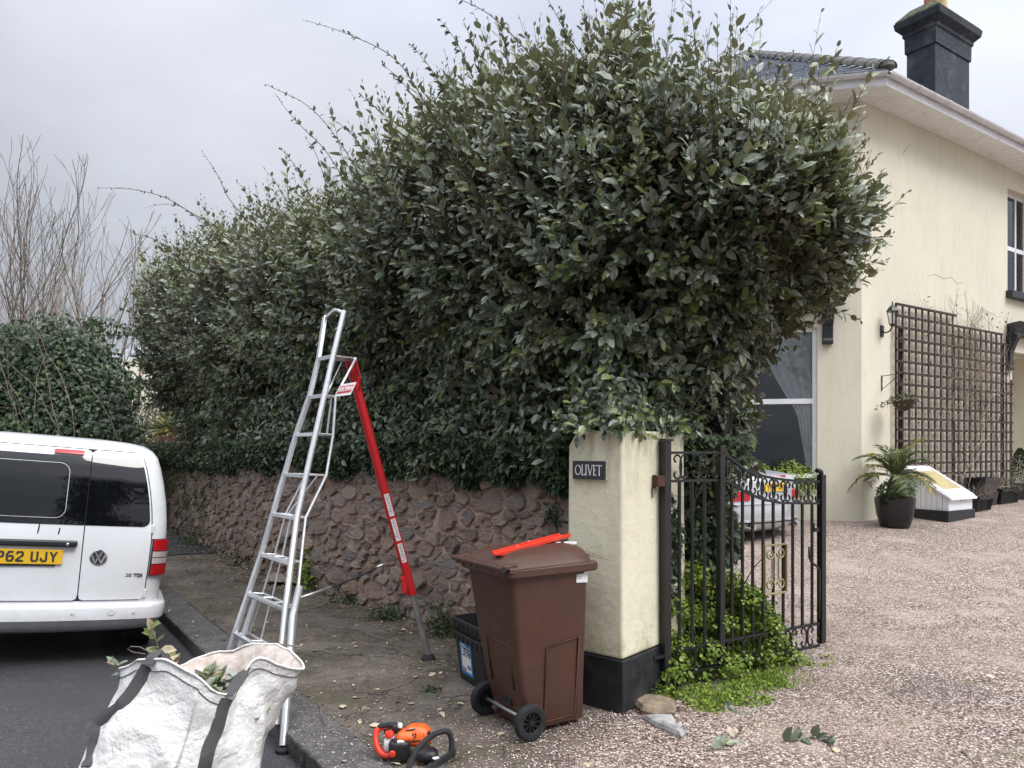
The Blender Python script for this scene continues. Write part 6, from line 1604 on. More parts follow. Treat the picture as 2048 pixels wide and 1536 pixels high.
# stems of the shoots
def stems_np(B, T, r, bend=None):
    n = len(B); d = unit(T-B); e1 = unit(np.cross(d, np.array((.3, .5, .8)))); e2 = np.cross(d, e1); X = []
    for (p, rr2) in ((B, r), ((B+T)/2, r*.8), (T, r*.35)):
        for j in range(3): a = 2*PI*j/3; X.append(p+(e1*math.cos(a)+e2*math.sin(a))*(rr2[:, None] if hasattr(rr2, '__len__') else rr2))
    X = np.stack(X, 1); F = []
    for i in range(2):
        for j in range(3): F.append((i*3+j, i*3+(j+1) % 3, (i+1)*3+(j+1) % 3, (i+1)*3+j))
    return X.reshape(-1, 3), (np.array(F)[None]+(np.arange(n)*9)[:, None, None]).reshape(-1, 4)
X, F = stems_np(base-SD*.15, tip, rng.uniform(.0022, .0042, NS)); o = npmesh('stems', X, F, MAT['twig_dark'], hedge); o['kind'] = 'stuff'
# long free shoots, each its own part, root pixel -> tip pixel with a depth
def long_shoot(P_, r0, lsz, nleaf, tb=.55):
    P_ = [V(p) for p in P_]; mb = MB(); k = len(P_); mb.tube(P_, [r0*(1-.75*i/(k-1)) for i in range(k)], 5); so_ = mb.build('long_shoot', MAT['twig_dark'], hedge)
    A_ = np.array(P_); uu = np.sort(rng.uniform(.05, 1, nleaf)); idx = uu*(k-1); ii = np.minimum(idx.astype(int), k-2); ff = (idx-ii)[:, None]
    B_ = A_[ii]*(1-ff)+A_[ii+1]*ff; T_ = unit(A_[ii+1]-A_[ii]); D_ = unit(T_*.6+rdir(nleaf)*.7+np.array((0, 0, .1)))
    leafobj('shoot_leaves', MAT['leaf'], so_, B_, D_, unit(rdir(nleaf)*.6+np.array((0, -.2, .8))), lsz*(1.15-.75*uu)*rng.uniform(.6, 1.1, nleaf), np.clip(rng.normal(tb, .15, nleaf), 0, .9))
def arcp(pts_):  # smooth through (px,py,Y)
    Q = [at(*p) for p in pts_]; Q = [Q[0]*2-Q[1]]+Q+[Q[-1]*2-Q[-2]]; out = []
    for i in range(1, len(Q)-2):
        for k in range(5): out.append(cr_(Q[i-1], Q[i], Q[i+1], Q[i+2], k/5))
    out.append(Q[-2]); return out
long_shoot(arcp([(900, 290, 6.2), (850, 205, 6.0), (790, 118, 5.9), (700, 70, 5.8), (610, 40, 5.8)]), .0055, .075, 46)
long_shoot(arcp([(745, 400, 7.4), (690, 300, 7.2), (620, 215, 7.1), (530, 168, 7.0)]), .006, .075, 44)
long_shoot(arcp([(700, 380, 7.4), (650, 300, 7.2), (590, 240, 7.1), (548, 185, 7.0)]), .005, .075, 34)
long_shoot(arcp([(1120, 200, 5.6), (1060, 110, 5.5), (980, 30, 5.4), (900, -10, 5.4)]), .006, .085, 40)
long_shoot(arcp([(1400, 260, 5.9), (1430, 150, 5.8), (1480, 70, 5.7), (1545, 0, 5.6)]), .0045, .05, 36)
long_shoot(arcp([(1395, 260, 5.9), (1420, 170, 5.8), (1455, 90, 5.7), (1470, 10, 5.6)]), .004, .05, 30)
long_shoot(arcp([(1170, 120, 5.5), (1130, 60, 5.4), (1085, -20, 5.3)]), .0045, .07, 18)
long_shoot(arcp([(520, 470, 10.2), (460, 400, 10.0), (435, 350, 9.9), (402, 300, 9.9)]), .007, .08, 36)
long_shoot(arcp([(470, 470, 11), (390, 430, 10.8), (330, 395, 10.6), (260, 378, 10.5), (195, 376, 10.5)]), .0075, .08, 50)
long_shoot(arcp([(440, 480, 11), (380, 425, 10.8), (340, 408, 10.6), (290, 415, 10.6)]), .005, .07, 26)
long_shoot(arcp([(360, 520, 11.6), (310, 480, 11.5), (265, 465, 11.4), (240, 440, 11.4)]), .006, .09, 30)
for (px, py, Y, ang, ln_) in [(930, 120, 5.8, 115, 130), (885, 180, 5.9, 118, 150), (960, 150, 5.6, 100, 150), (1015, 130, 5.5, 95, 110), (1130, 130, 5.3, 88, 150), (1180, 110, 5.3, 95, 120), (1215, 120, 5.3, 80, 90), (1260, 150, 5.4, 85, 110), (1310, 160, 5.5, 78, 110), (1350, 160, 5.5, 70, 110), (1500, 230, 5.8, 62, 150), (1530, 200, 5.8, 60, 130), (1590, 260, 5.9, 50, 120), (1640, 270, 6.0, 42, 130), (1660, 360, 6.0, 28, 120), (1680, 330, 6.0, 35, 110), (1660, 430, 5.9, 20, 100), (1650, 520, 5.9, 5, 80), (830, 200, 6.2, 125, 130), (780, 250, 6.5, 128, 120), (720, 290, 6.9, 130, 110), (600, 350, 8.0, 120, 90), (640, 330, 7.8, 110, 80), (560, 380, 8.8, 120, 70), (500, 400, 9.5, 118, 60)]:
    a = R(ang); pts_ = [(px-math.cos(a)*40, py+math.sin(a)*40, Y), (px+math.cos(a)*ln_*.3, py-math.sin(a)*ln_*.3, Y-.05), (px+math.cos(a+.12)*ln_*.75, py-math.sin(a+.12)*ln_*.75, Y-.1)]
    long_shoot(arcp(pts_), .0045, .085, int(ln_/4.2))
# the 300 leaves that show largest are parts of their own, the rest one mass
dist = np.linalg.norm(A_P-np.array((0, 0, CAMZ)), axis=1)
vis = A_S/dist; fw_ = (A_P[:, 1] > 0)
toC = unit(np.array((0, 0, CAMZ))-A_P); outer = (A_P[:, 2] > 1.7)
# keep it to outer leaves: nearest to the camera within a direction bin
px_ = 1024+FPX*A_P[:, 0]/A_P[:, 1]; py_ = HZ-FPX*(A_P[:, 2]-CAMZ)/A_P[:, 1]; bin_ = (px_//26).astype(int)*1000+(py_//26).astype(int)
order = np.argsort(dist); seen = set(); sel = []
for i in order:
    if bin_[i] in seen: continue
    seen.add(bin_[i])
    if abs((A_N[i]*toC[i]).sum()) > .45: sel.append(i)
    if len(sel) >= 300: break
sel = np.array(sel); mask = np.ones(len(A_P), bool); mask[sel] = False
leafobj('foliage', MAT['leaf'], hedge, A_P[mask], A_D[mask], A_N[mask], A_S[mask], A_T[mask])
for i in sel:
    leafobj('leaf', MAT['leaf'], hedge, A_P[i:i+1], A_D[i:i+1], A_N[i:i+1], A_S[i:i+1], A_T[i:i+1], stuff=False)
# dark solid core painted for the shade inside, then woody branches
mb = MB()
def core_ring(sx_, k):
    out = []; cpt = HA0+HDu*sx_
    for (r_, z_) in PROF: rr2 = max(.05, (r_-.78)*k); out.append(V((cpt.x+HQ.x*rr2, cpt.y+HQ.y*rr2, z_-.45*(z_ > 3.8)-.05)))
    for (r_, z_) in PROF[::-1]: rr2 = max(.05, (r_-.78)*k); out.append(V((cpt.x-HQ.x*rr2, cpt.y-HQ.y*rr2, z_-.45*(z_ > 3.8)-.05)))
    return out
mb.loft([core_ring(x, k) for x, k in ((-.65, .25), (-.5, .6), (-.25, .88), (.1, 1), (2, 1), (4, 1), (6, 1), (8, .95), (HLn-.2, .9), (HLn+.4, .6), (HLn+.8, .2))]); mb.build('shade_core', MAT['shade'], hedge)
for k in range(9):
    mb = MB(); s_ = .1+k*1.05; p = HA0+HDu*s_+HQ*rnd.uniform(-.6, -.1); wander(V((p.x, p.y, .9)), V((HQ.x*.1, HQ.y*.1, 1)).normalized(), 9, .28, .045, .012, .14, .03, mb, 2, .35, 6); mb.build('branch', MAT['bark'], hedge)

# ------------------------------------------------------------------ ivy curtain on the wall top and around the gate side of the pillar
iv = thing('wall_ivy', 'ivy and dark leaves hanging in a ragged fringe over the top of the stone wall', 'ivy', (pts[0].x, pts[0].y, 1.4))
n = 17000; s = rng.random(n)**1.3*(WL-4.0)
low = np.array([1.40+.16*mn.noise(V((a*1.7, 0, 2)))+.10*mn.noise(V((a*5.5, 0, 7)))-.10*(a > 6.5) for a in s])
z = low+rng.random(n)**1.4*(1.75-low)
P = np.empty((n, 3)); Nv = np.empty((n, 3))
for i in range(n):
    p, nv_, _ = wpt(s[i], z[i], rng.uniform(.02, .24)*(.35+.65*min(1, (z[i]-low[i])/.25))); P[i] = p; Nv[i] = nv_
D = unit(Nv*.35+rdir(n)*.95+np.array((0, 0, -.5))); Nn = unit(Nv*.9+np.array((0, 0, .5))+rdir(n)*.55)
k_ = ~inpillar(P)
leafobj('foliage', MAT['ivy'], iv, P[k_], D[k_], Nn[k_], rng.uniform(.04, .085, n)[k_], rng.beta(1.5, 2.5, n)[k_], 'oval')
n = 4200; s = rng.random(n)**.9*6.5; z = rng.uniform(1.5, 2.3, n); P = np.empty((n, 3)); Nv = np.empty((n, 3))
for i in range(n): p, nv_, _ = wpt(s[i], z[i], rng.uniform(-.05, .20)); P[i] = p; Nv[i] = nv_
k_ = ~inpillar(P)
leafobj('foliage', MAT['leaf'], iv, P[k_], unit(Nv*.4+rdir(n)*1.0+np.array((0, 0, -.4)))[k_], unit(Nv*.8+np.array((0, 0, .6))+rdir(n)*.55)[k_], rng.uniform(.06, .10, n)[k_], np.clip(rng.normal(.5, .2, n), 0, .93)[k_])
# pillar top leaves drooping over its edges
pv = thing('pillar_ivy', 'glossy green leaves spilling over the top of the cream pillar and down behind the gate', 'ivy', pil(.2, .4, 1.7))
n = 1300; a = rng.uniform(-.05, Lw+.10, n); b = rng.uniform(-.05, Rw+.15, n); P = np.array([pil(x, y, 1.79+(.05+.42*min(1, (max(0, min(x, y))+.02)/.22))*rnd.random()-.07*max(0, (.10-min(x, y))/.12)*rnd.random()*(1 if mn.noise(V((x*9, y*9, 0))) > -.05 else 0)) for x, y in zip(a, b)])
D = unit(rdir(n)*1.0+np.array((-.1, -.4, -.35))); Nn = unit(rdir(n)*.5+np.array((0, -.6, .7)))
P2 = []; 
for i in range(7500):      # behind the gate: a dense dark column right of the pillar
    u = rnd.random(); zz_ = rnd.uniform(.35, 1.75); xx_ = rnd.uniform(1.15, 1.84); yy_ = max(5.42, 5.10+.587*(xx_-1.2)+.14)+abs(rnd.gauss(0, .18))
    if xx_ > 1.63+.09*math.sin(zz_*8)+.10*(zz_ > 1.3)-.10*(zz_ < .8): continue
    P2.append(V((xx_, yy_, zz_)))
P2 = np.array(P2); k_ = ~inpillar(P2); P2 = P2[k_]; m_ = len(P2)
P = np.concatenate((P, P2)); D = np.concatenate((D, unit(rdir(m_)*.7+np.array((.1, -.4, -.6))))); Nn = np.concatenate((Nn, unit(rdir(m_)*.45+np.array((.35, -.8, .45)))))
n2 = len(P); leafobj('foliage', MAT['ivy'], pv, P[n:], D[n:], Nn[n:], rng.uniform(.04, .085, n2-n), np.clip(rng.normal(.5, .25, n2-n), 0, 1)); leafobj('top_foliage', MAT['leaf'], pv, P[:n], D[:n], Nn[:n], rng.uniform(.05, .095, n), np.where(rng.random(n) < .3, .9, np.clip(rng.normal(.28, .14, n), 0, .5)))
P3_ = []
for i in range(420):       # small ivy climbing the gate side of the shaft
    zz_ = rnd.uniform(.55, 1.35); r_ = .57+rnd.uniform(-.05, .10)+.05*math.sin(zz_*8); P3_.append(pil(-.02-rnd.random()*.03, r_, zz_))
P3_ = np.array(P3_); m_ = len(P3_); leafobj('foliage', MAT['ivy'], pv, P3_, unit(rdir(m_)*.6+np.array((0, 0, -.5))), unit(np.array((.76, -.64, .25))+rdir(m_)*.35), rng.uniform(.03, .055, m_), rng.random(m_)*.6, 'ivy')
mb = MB()
for k in range(9): wander(gp(rnd.uniform(.05, .4), .1, -rnd.uniform(.12, .4)), V((0, 0, 1)), 12, .14, .012, .004, .12, .06, mb, 1, .2)
mb.build('stems', MAT['twig_dark'], pv)['kind'] = 'stuff'
# ------------------------------------------------------------------ bright green plant behind and through the gate
gp_ = thing('green_plant', 'mound of bright fresh green leaves growing behind and through the lower gate bars', 'plant', gp(.35, .05, -.1))
parts = []
for k in range(190):
    s_ = rnd.uniform(.04, .80); hmax = .70*math.sin(min(1, (s_+.12)/.9)*PI)**.7+.10; zz_ = rnd.uniform(.06, hmax); c = gp(s_, zz_, rnd.uniform(-.46, -.03)+(.06 if k % 6 == 0 and zz_ < .4 else 0))
    parts.append(blob_leaves(c, (.10, .10, .075), 190, .024, outw=.5, shell=.6, zmin=.02))
leafobj('foliage', MAT['bright'], gp_, *cat(*parts), 'round')
mb = MB()
for k in range(30): wander(gp(rnd.uniform(.08, .7), .02, rnd.uniform(-.35, -.05)), V((0, 0, 1)), 5, .09, .005, .002, .2, 0, mb, 1, .3)
mb.build('stems', MAT['bright'], gp_)['kind'] = 'stuff'
gc_ = thing('ground_cover', 'low spreading yellow green weeds at the foot of the open iron gate', 'weeds', gp(.3, .02, .2))
gc_['kind'] = 'stuff'
parts = []
for k in range(58):
    s_ = rnd.uniform(.0, .58)**1.0; f_ = rnd.uniform(0, 1)**1.6; c = gp(s_, .02, .06+f_*(.40-.33*abs(s_-.22))); parts.append(blob_leaves(c, (.05+.06*rnd.random(), .05+.06*rnd.random(), .02+.03*rnd.random()), 85, .021, outw=.4, shell=.9, zmin=.005, tintp=(.1, 1)))
for k in range(6): c = gp(rnd.uniform(-.07, .02), rnd.uniform(.02, .22), rnd.uniform(.02, .16)); parts.append(blob_leaves(c, (.06, .06, .05), 60, .024, outw=.4, shell=.9, zmin=.005))
for k in range(10): c = gp(rnd.uniform(.6, 1.1), .01, rnd.uniform(-.05, .12)); parts.append(blob_leaves(c, (.06, .06, .025), 40, .022, outw=.4, shell=.9, zmin=.005))
leafobj('foliage', MAT['bright'], gc_, *cat(*parts), 'round')
n = 260; Pq = np.array([gp(rnd.uniform(0, .7), .008, rnd.uniform(.05, .40)) for _ in range(n)]); leafobj('grass', MAT['bright'], gc_, Pq, unit(rdir(n)*.5+np.array((0, 0, 1.))), rdir(n), rng.uniform(.05, .12, n), rng.random(n), 'blade')
# grey-green tuft at the pillar foot and weeds by the wall
def weed(name, label, c, rad, n, size, mat, kind='oval', grp=None):
    w_ = thing(name, label, 'weed', c, group=grp); a = blob_leaves(c+V((0, 0, rad[2]*.35)), rad, n, size, outw=.7, shell=.8, zmin=c.z+.003); leafobj('foliage', MAT[mat], w_, *a, kind)
    mb = MB()
    for k in range(7): wander(c+V((rnd.uniform(-.3, .3)*rad[0], rnd.uniform(-.3, .3)*rad[1], 0)), V((rnd.gauss(0, .3), rnd.gauss(0, .3), 1)).normalized(), 4, rad[2]*.25, .003, .0015, .2, 0, mb)
    mb.build('stems', MAT['weed'], w_)['kind'] = 'stuff'
weed('weed_tuft', 'small grey green weed tuft at the foot of the pillar below the gate post', gnd(1308, 1396), (.09, .08, .08), 420, .020, 'weed', 'round')
weed('weed_clump', 'bright green nettles clump at the wall base seen behind the ladder', gnd(618, 1176)+V((.05, -.05, 0)), (.26, .22, .34), 620, .055, 'bright', 'oval')
weed('weed_clump', 'dark weed clump at the wall base just left of the red ladder leg', gnd(775, 1238), (.20, .14, .12), 420, .035, 'weed')
weed('weed_clump', 'weeds at the wall base right of the red ladder leg', gnd(880, 1280)+V((0, .15, 0)), (.16, .12, .24), 460, .035, 'weed')
weed('weed_clump', 'thin weed patch at the wall base midway between ladder and red leg', gnd(700, 1208)+V((0, .05, 0)), (.22, .12, .10), 360, .035, 'weed')
weed('weed_clump', 'low dark weeds growing along the wall foot beyond the ladder', gnd(510, 1130)+V((0, .1, 0)), (.35, .3, .20), 700, .05, 'weed')
weed('weed_clump', 'ferny weeds at the foot of the far mossy end of the wall', gnd(405, 1088)+V((0, .1, 0)), (.4, .4, .26), 700, .06, 'weed')
weed('weed_clump', 'tuft of wall fern beside the pillar edge above the bin', at(1108, 1045, 5.45), (.08, .08, .12), 160, .04, 'ivy')
weed('weed_clump', 'small moss tuft on the open paving in front of the red ladder foot', gnd(860, 1382), (.07, .05, .02), 120, .018, 'weed', 'round')

# ------------------------------------------------------------------ white bulk bag
RIM = [(238, 1338, 3.35), (268, 1326, 3.28), (305, 1322, 3.22), (350, 1332, 3.18), (400, 1363, 3.17), (436, 1385, 3.20), (462, 1384, 3.27), (484, 1352, 3.36), (510, 1322, 3.42), (555, 1326, 3.50), (600, 1340, 3.62), (604, 1328, 3.72), (575, 1300, 3.84), (545, 1288, 3.92), (500, 1290, 3.97), (440, 1304, 4.0), (390, 1318, 3.97), (330, 1336, 3.88), (280, 1345, 3.72), (250, 1345, 3.52)]
# smooth to 80 points
Q = [at(*p) for p in RIM]; nQ = len(Q); rim = []
for i in range(nQ):
    for k in range(5):
        q = cr_(Q[i-1], Q[i], Q[(i+1) % nQ], Q[(i+2) % nQ], k/5); rim.append(q+V((mn.noise(q*11)*.018, mn.noise(q*11+V((5, 0, 0)))*.018, mn.noise(q*9+V((0, 7, 0)))*.022)))
NR = len(rim); cen = sum(rim, V((0, 0, 0)))/NR
bag = thing('bulk_bag', 'large dirty white woven builders bag with grey straps holding hedge cuttings', 'bag', (cen.x, cen.y, -.1))
def basept(i):
    a = 2*PI*i/NR; p = rim[i]; d = V((p.x-cen.x, p.y-cen.y)); 
    an = math.atan2(d.y, d.x); u = V((math.cos(an), math.sin(an))); sqd = 1/max(abs(math.cos(an-.35)), abs(math.sin(an-.35)))
    r_ = .41*min(sqd, 1.22); return V((cen.x-.11+u.x*r_, cen.y-.05+u.y*r_, 0))
rows = []
NZ = 22
for k in range(NZ+1):
    u = k/NZ; row = []
    for i in range(NR):
        p = rim[i]; b = basept(i); zb3 = road_z(b.x, b.y)+.01; z = p.z+(zb3-p.z)*u
        w_ = u**1.3 if u < 1 else 1; x = p.x+(b.x-p.x)*min(1, w_*1.1)**(.6 if p.x > cen.x+.1 else 1); y = p.y+(b.y-p.y)*min(1, w_*1.1)
        rw = max(0, (p.x-cen.x)/.36); x -= .12*rw*min(1, u/.75)**.8
        dx, dy = x-cen.x, y-cen.y; l = math.hypot(dx, dy)+1e-6; bul = .05*math.sin(PI*min(1, u*1.05))*(1-.95*max(0, dx/l))
        cr5 = (mn.noise(V((x*3.0, y*3.0, z*1.6)))*.085+(.5-abs(mn.noise(V((x*6.5+z*2.5, y*6.5, z*2.4+4))))*2)*.026+(.5-abs(mn.noise(V((x*12-z*7, y*12, z*6))))*2)*.009)*min(1, u*6+.25)
        x += dx/l*(bul+cr5); y += dy/l*(bul+cr5)
        row.append(V((x, y, z+mn.noise(V((x*10, y*10, 3)))*.012*(1 if k else .4))))
    rows.append(row)
mb = MB(); mb.loft(rows, cap0=False, cap1=True); bs = mb.build('fabric_shell', MAT['bag'], bag, smooth=True)
bvh = BVHTree.FromPolygons([tuple(v) for v in mb.v], mb.f)
# inner lining, a little inside
inn = [rows[0]]
for k in range(1, 9):
    u = k/8; row = []
    for i in range(NR):
        p = rim[i]; f = 1-.03-.30*u; x = cen.x+(p.x-cen.x)*f-.13*u*max(0, (p.x-cen.x)/.36); y = cen.y+(p.y-cen.y)*f; z = p.z-.26*u+.02*mn.noise(V((x*8, y*8, u*3)))
        row.append(V((x, y, z)))
    inn.append(row)
mb = MB(); mb.loft(inn, cap0=False, cap1=True); mb.build('fabric_lining', MAT['lining'], bag, smooth=True)
# hem with a dark stitch line
for dz2, r_, m, nm in ((.0, .006, 'bag', 'hem'),):
    mb = MB(); mb.tube([p+V((0, 0, .001)) for p in rim], r_, 5, closed=True); mb.build(nm, MAT[m], bag, smooth=True)
st_pts = []
for i in range(NR):
    a, b = rows[1][i], rows[2][i]; p = a.lerp(b, .3); d = V((p.x-cen.x, p.y-cen.y, 0)).normalized(); st_pts.append(p+d*.003)
mb = MB(); mb.tube(st_pts, .0022, 4, closed=True); mb.build('stitch_line', MAT['webbing'], bag)
def onbag(px, py, lift=.006):
    d = V(((px-1024)/FPX, 1, -(py-HZ)/FPX)).normalized(); hit = bvh.ray_cast(V((0, 0, CAMZ)), d)
    if hit[0] is None: return None, None
    nv = hit[1]; nv = nv if nv.dot(d) < 0 else -nv
    return hit[0]+nv*lift, nv
def strap(pixels, w_=.055, nm='strap'):
    P_, N_ = [], []
    fine = []
    for a, b in zip(pixels, pixels[1:]):
        for k in range(5): fine.append((a[0]+(b[0]-a[0])*k/5, a[1]+(b[1]-a[1])*k/5))
    fine.append(pixels[-1])
    for p in fine:
        h_, nv = onbag(*p)
        if h_ is not None: P_.append(h_); N_.append(nv)
    L_, R_ = [], []
    # smooth
    for _ in range(2): P_ = [P_[0]]+[(P_[i-1]+P_[i]*2+P_[i+1])/4 for i in range(1, len(P_)-1)]+[P_[-1]]
    rings = []
    for i in range(len(P_)):
        d = (P_[min(i+1, len(P_)-1)]-P_[max(i-1, 0)]).normalized(); nv = (N_[i]+(V((0, 0, CAMZ))-P_[i]).normalized()*1.2).normalized(); s_ = d.cross(nv).normalized(); nv = s_.cross(d)
        nv = nv if nv.dot(N_[i]) > 0 else -nv
        rings.append([P_[i]+s_*w_/2+nv*.004, P_[i]+nv*.009, P_[i]-s_*w_/2+nv*.004, P_[i]-s_*w_/2-nv*.004, P_[i]+s_*w_/2-nv*.004])
    mb = MB(); mb.loft(rings); return mb.build(nm, MAT['webbing'], bag)
strap([(297, 1332), (284, 1355), (266, 1385), (240, 1415), (206, 1440), (197, 1452), (196, 1470), (188, 1500), (178, 1534)])
strap([(452, 1396), (443, 1415), (437, 1440), (432, 1460), (420, 1485), (413, 1510), (406, 1540)])
# the loops standing free of the fabric
def ribbon(P_, w_, nm='strap_loop'):
    P_ = [V(p) for p in P_]; rings = []
    for i in range(len(P_)):
        d = (P_[min(i+1, len(P_)-1)]-P_[max(i-1, 0)]).normalized(); s_ = d.cross(V((0, -.8, .6))).normalized(); nv = s_.cross(d)
        rings.append([P_[i]+s_*w_/2+nv*.002, P_[i]-s_*w_/2+nv*.002, P_[i]-s_*w_/2-nv*.002, P_[i]+s_*w_/2-nv*.002])
    mb = MB(); mb.loft(rings); mb.build(nm, MAT['webbing'], bag, smooth=False)
ribbon([at(297, 1330, 3.2), at(303, 1315, 3.22), at(312, 1306, 3.26), at(322, 1308, 3.30), at(332, 1322, 3.34), at(342, 1334, 3.38)], .045)
ribbon([at(455, 1392, 3.22), at(470, 1368, 3.3), at(486, 1346, 3.36), at(496, 1338, 3.42), at(480, 1352, 3.5), at(455, 1370, 3.6), at(440, 1376, 3.65)], .045)
mb = MB(); mb.tube([at(302, 1305, 3.25), at(280, 1294, 3.27), at(262, 1293, 3.28), at(255, 1298, 3.28), at(265, 1304, 3.27), at(290, 1308, 3.25)], .0022, 5); mb.build('loose_cord', MAT['twig'], bag, smooth=True)
# cuttings: each sprig a thing
def sprig(label, P_, n, size, mat='leaf', tint=(.4, .2), r0=.004, grp=None, name='leafy_sprig'):
    P_ = [V(p) for p in P_]; sp_ = thing(name, label, 'sprig', P_[0], group=grp); mb = MB(); k = len(P_); mb.tube(P_, [r0*(1-.6*i/(k-1)) for i in range(k)], 5); mb.build('stem', MAT['twig'], sp_)
    A_ = np.array(P_); 
    for q in range(n):
        u = (q+.7)/n; idx = u*(k-1); ii = min(int(idx), k-2); f = idx-ii; B_ = A_[ii]*(1-f)+A_[ii+1]*f; T_ = (A_[ii+1]-A_[ii]); T_ = T_/np.linalg.norm(T_)
        D_ = T_*.7+rdir(1)[0]*.75; Nn_ = np.array((0, -.45, .8))+rdir(1)[0]*.4
        leafobj('leaf', MAT[mat], sp_, B_[None], D_[None], Nn_[None], np.array([size*(1.1-.4*u)*rnd.uniform(.8, 1.2)]), np.array([min(1, max(0, rnd.gauss(*tint)))]), stuff=False)
sprig('tall pale leafed cutting sticking up out of the white bag beside its strap', [at(325, 1345, 3.5), at(322, 1320, 3.48), at(314, 1285, 3.45), at(300, 1252, 3.42)], 13, .085, tint=(.93, .08))
sprig('dark green cutting poking over the left edge of the white bag', [at(262, 1350, 3.5), at(242, 1338, 3.42), at(222, 1322, 3.38)], 8, .075, tint=(.6, .15))
sprig('pale cutting lying inside the sagging middle of the white bag', [at(400, 1372, 3.62), at(414, 1356, 3.62), at(424, 1340, 3.62)], 12, .085, tint=(.9, .1))
sprig('short leafy cutting between the strap loop and sagging rim of the white bag', [at(330, 1350, 3.6), at(345, 1330, 3.6), at(352, 1312, 3.6)], 8, .07, tint=(.9, .1))
ct = thing('cuttings_heap', 'heap of mixed hedge cuttings filling the inside of the white bag', 'cuttings', (cen.x, cen.y, cen.z-.2)); ct['kind'] = 'stuff'
n = 700; an = rng.uniform(0, 2*PI, n); rr2 = np.sqrt(rng.random(n))*.25; Pq = np.stack((cen.x+rr2*np.cos(an), cen.y+rr2*np.sin(an)*.9, cen.z-.17+.09*rng.random(n)-rr2*.12), 1)
leafobj('foliage', MAT['leaf'], ct, Pq, rdir(n)*np.array((1, 1, .5)), unit(rdir(n)*.6+np.array((0, 0, 1))), rng.uniform(.05, .09, n), rng.random(n))

# ------------------------------------------------------------------ hedge trimmer
def T3(x, y, Y): return at(730+x/11.38, 1430+y/11.38, Y)
ht = thing('hedge_trimmer', 'orange and black petrol hedge trimmer lying on the pavement in front of the bin', 'hedge trimmer', V((-.52, 4.02, 0)))
OR, BP, RP = MAT['orange'], MAT['blackplastic'], MAT['redplastic']
def blobby(name, c, rings_, m, par=ht, n=18, sq_=.0, sub=1, bev=0):
    """rings: (z, rx, ry, ox, oy) superellipse sections"""
    mb = MB(); out = []
    for (z, rx, ry, ox, oy) in rings_:
        g_ = []
        for j in range(n):
            a = 2*PI*j/n; ca_, sa_ = math.cos(a), math.sin(a); e = .62
            g_.append(c+V((ox+rx*math.copysign(abs(ca_)**e, ca_), oy+ry*math.copysign(abs(sa_)**e, sa_), z)))
        out.append(g_)
    mb.loft(out); o = mb.build(name, m, par, smooth=True)
    md = o.modifiers.new('smooth', 'SUBSURF'); md.levels = sub; md.render_levels = sub
    return o
c = V((-.545, 4.055, 0))
cow = blobby('engine_cowl', c, [(.055, .070, .060, 0, 0), (.085, .084, .068, 0, 0), (.12, .080, .064, .002, 0), (.150, .060, .05, .004, .002), (.165, .035, .03, .0, .0)], OR)
o = blobby('cowl_skirt', V((-.60, 4.02, 0)), [(.085, .05, .05, 0, 0), (.12, .055, .052, 0, 0), (.15, .04, .04, .01, .01)], OR, cow)
mb = MB()
for r_ in range(3):
    for k in range(5):
        mb.box(c+V((-.060+k*.015-r_*.002, -.064+r_*.007, .128-r_*.019+k*.002)), (.006, .012, .011), Matrix.Rotation(-.5, 3, 'X'))
mb.build('vent_slots', MAT['seam'], cow)
mb = MB()
for k in range(4): mb.box(c+V((.070, -.038+k*.004, .135-k*.018)), (.018, .026, .006), Matrix.Rotation(.6, 3, 'Y'))
mb.build('vent_slots', MAT['seam'], cow)
for k in range(5):
    mb = MB(); mb.tube([c+V((-.060+.028*k, -.062+.005*abs(k-2), .09)), c+V((-.050+.024*k, -.056, .128)), c+V((-.035+.018*k, -.015, .163))], .005, 5); mb.build('cowl_rib', OR, cow, smooth=True)
mb = MB(); mb.loft([[c+V((x*.082, y*.068, z)) for x, y in [(math.cos(2*PI*q/20), math.sin(2*PI*q/20)) for q in range(20)]] for z in (.098, .104)]); mb.build('cowl_seam', MAT['seam'], cow)
mb = MB(); mb.lathe([(.030, 0), (.034, .012), (.020, .020), (0, .021)], c+V((.055, -.050, .05)), 14, Matrix.Rotation(PI/2, 3, 'X')); mb.build('starter_housing', BP, ht)
mb = MB(); mb.box(c+V((-.028, -.042, .152)), (.05, .016, .006), Matrix.Rotation(-.4, 3, 'X') @ Matrix.Rotation(-.15, 3, 'Y')); lb = mb.build('maker_label', MAT['ink'], cow)
mb = MB(); mb.box(c+V((-.028, -.0435, .1545)), (.040, .007, .005), Matrix.Rotation(-.4, 3, 'X') @ Matrix.Rotation(-.15, 3, 'Y')); mb.build('label_print', MAT['white'], lb)
ab = blobby('air_filter_box', V((-.625, 3.965, 0)), [(.012, .050, .040, 0, 0), (.03, .056, .046, 0, 0), (.09, .058, .048, 0, 0), (.112, .054, .044, 0, 0), (.115, .044, .034, 0, 0), (.104, .040, .030, 0, 0)], BP)
mb = MB(); mb.lathe([(.017, 0), (.018, .006), (.015, .012), (.0, .014)], V((-.655, 3.9185, .062)), 16, Matrix.Rotation(PI/2, 3, 'X')); mb.build('choke_knob', MAT['redplastic'], ab)
mb = MB(); mb.box(V((-.62, 3.955, .110)), (.03, .022, .010)); mb.box(V((-.605, 3.945, .113)), (.018, .010, .006)); mb.build('filter_clip', MAT['white'], ab, bevel=.002)
mb = MB(); mb.lathe([(.024, 0), (.024, .018), (.020, .024), (0, .025)], V((-.685, 4.00, .122)), 18); mb.build('fuel_cap', MAT['redplastic'], ht, auto=40)
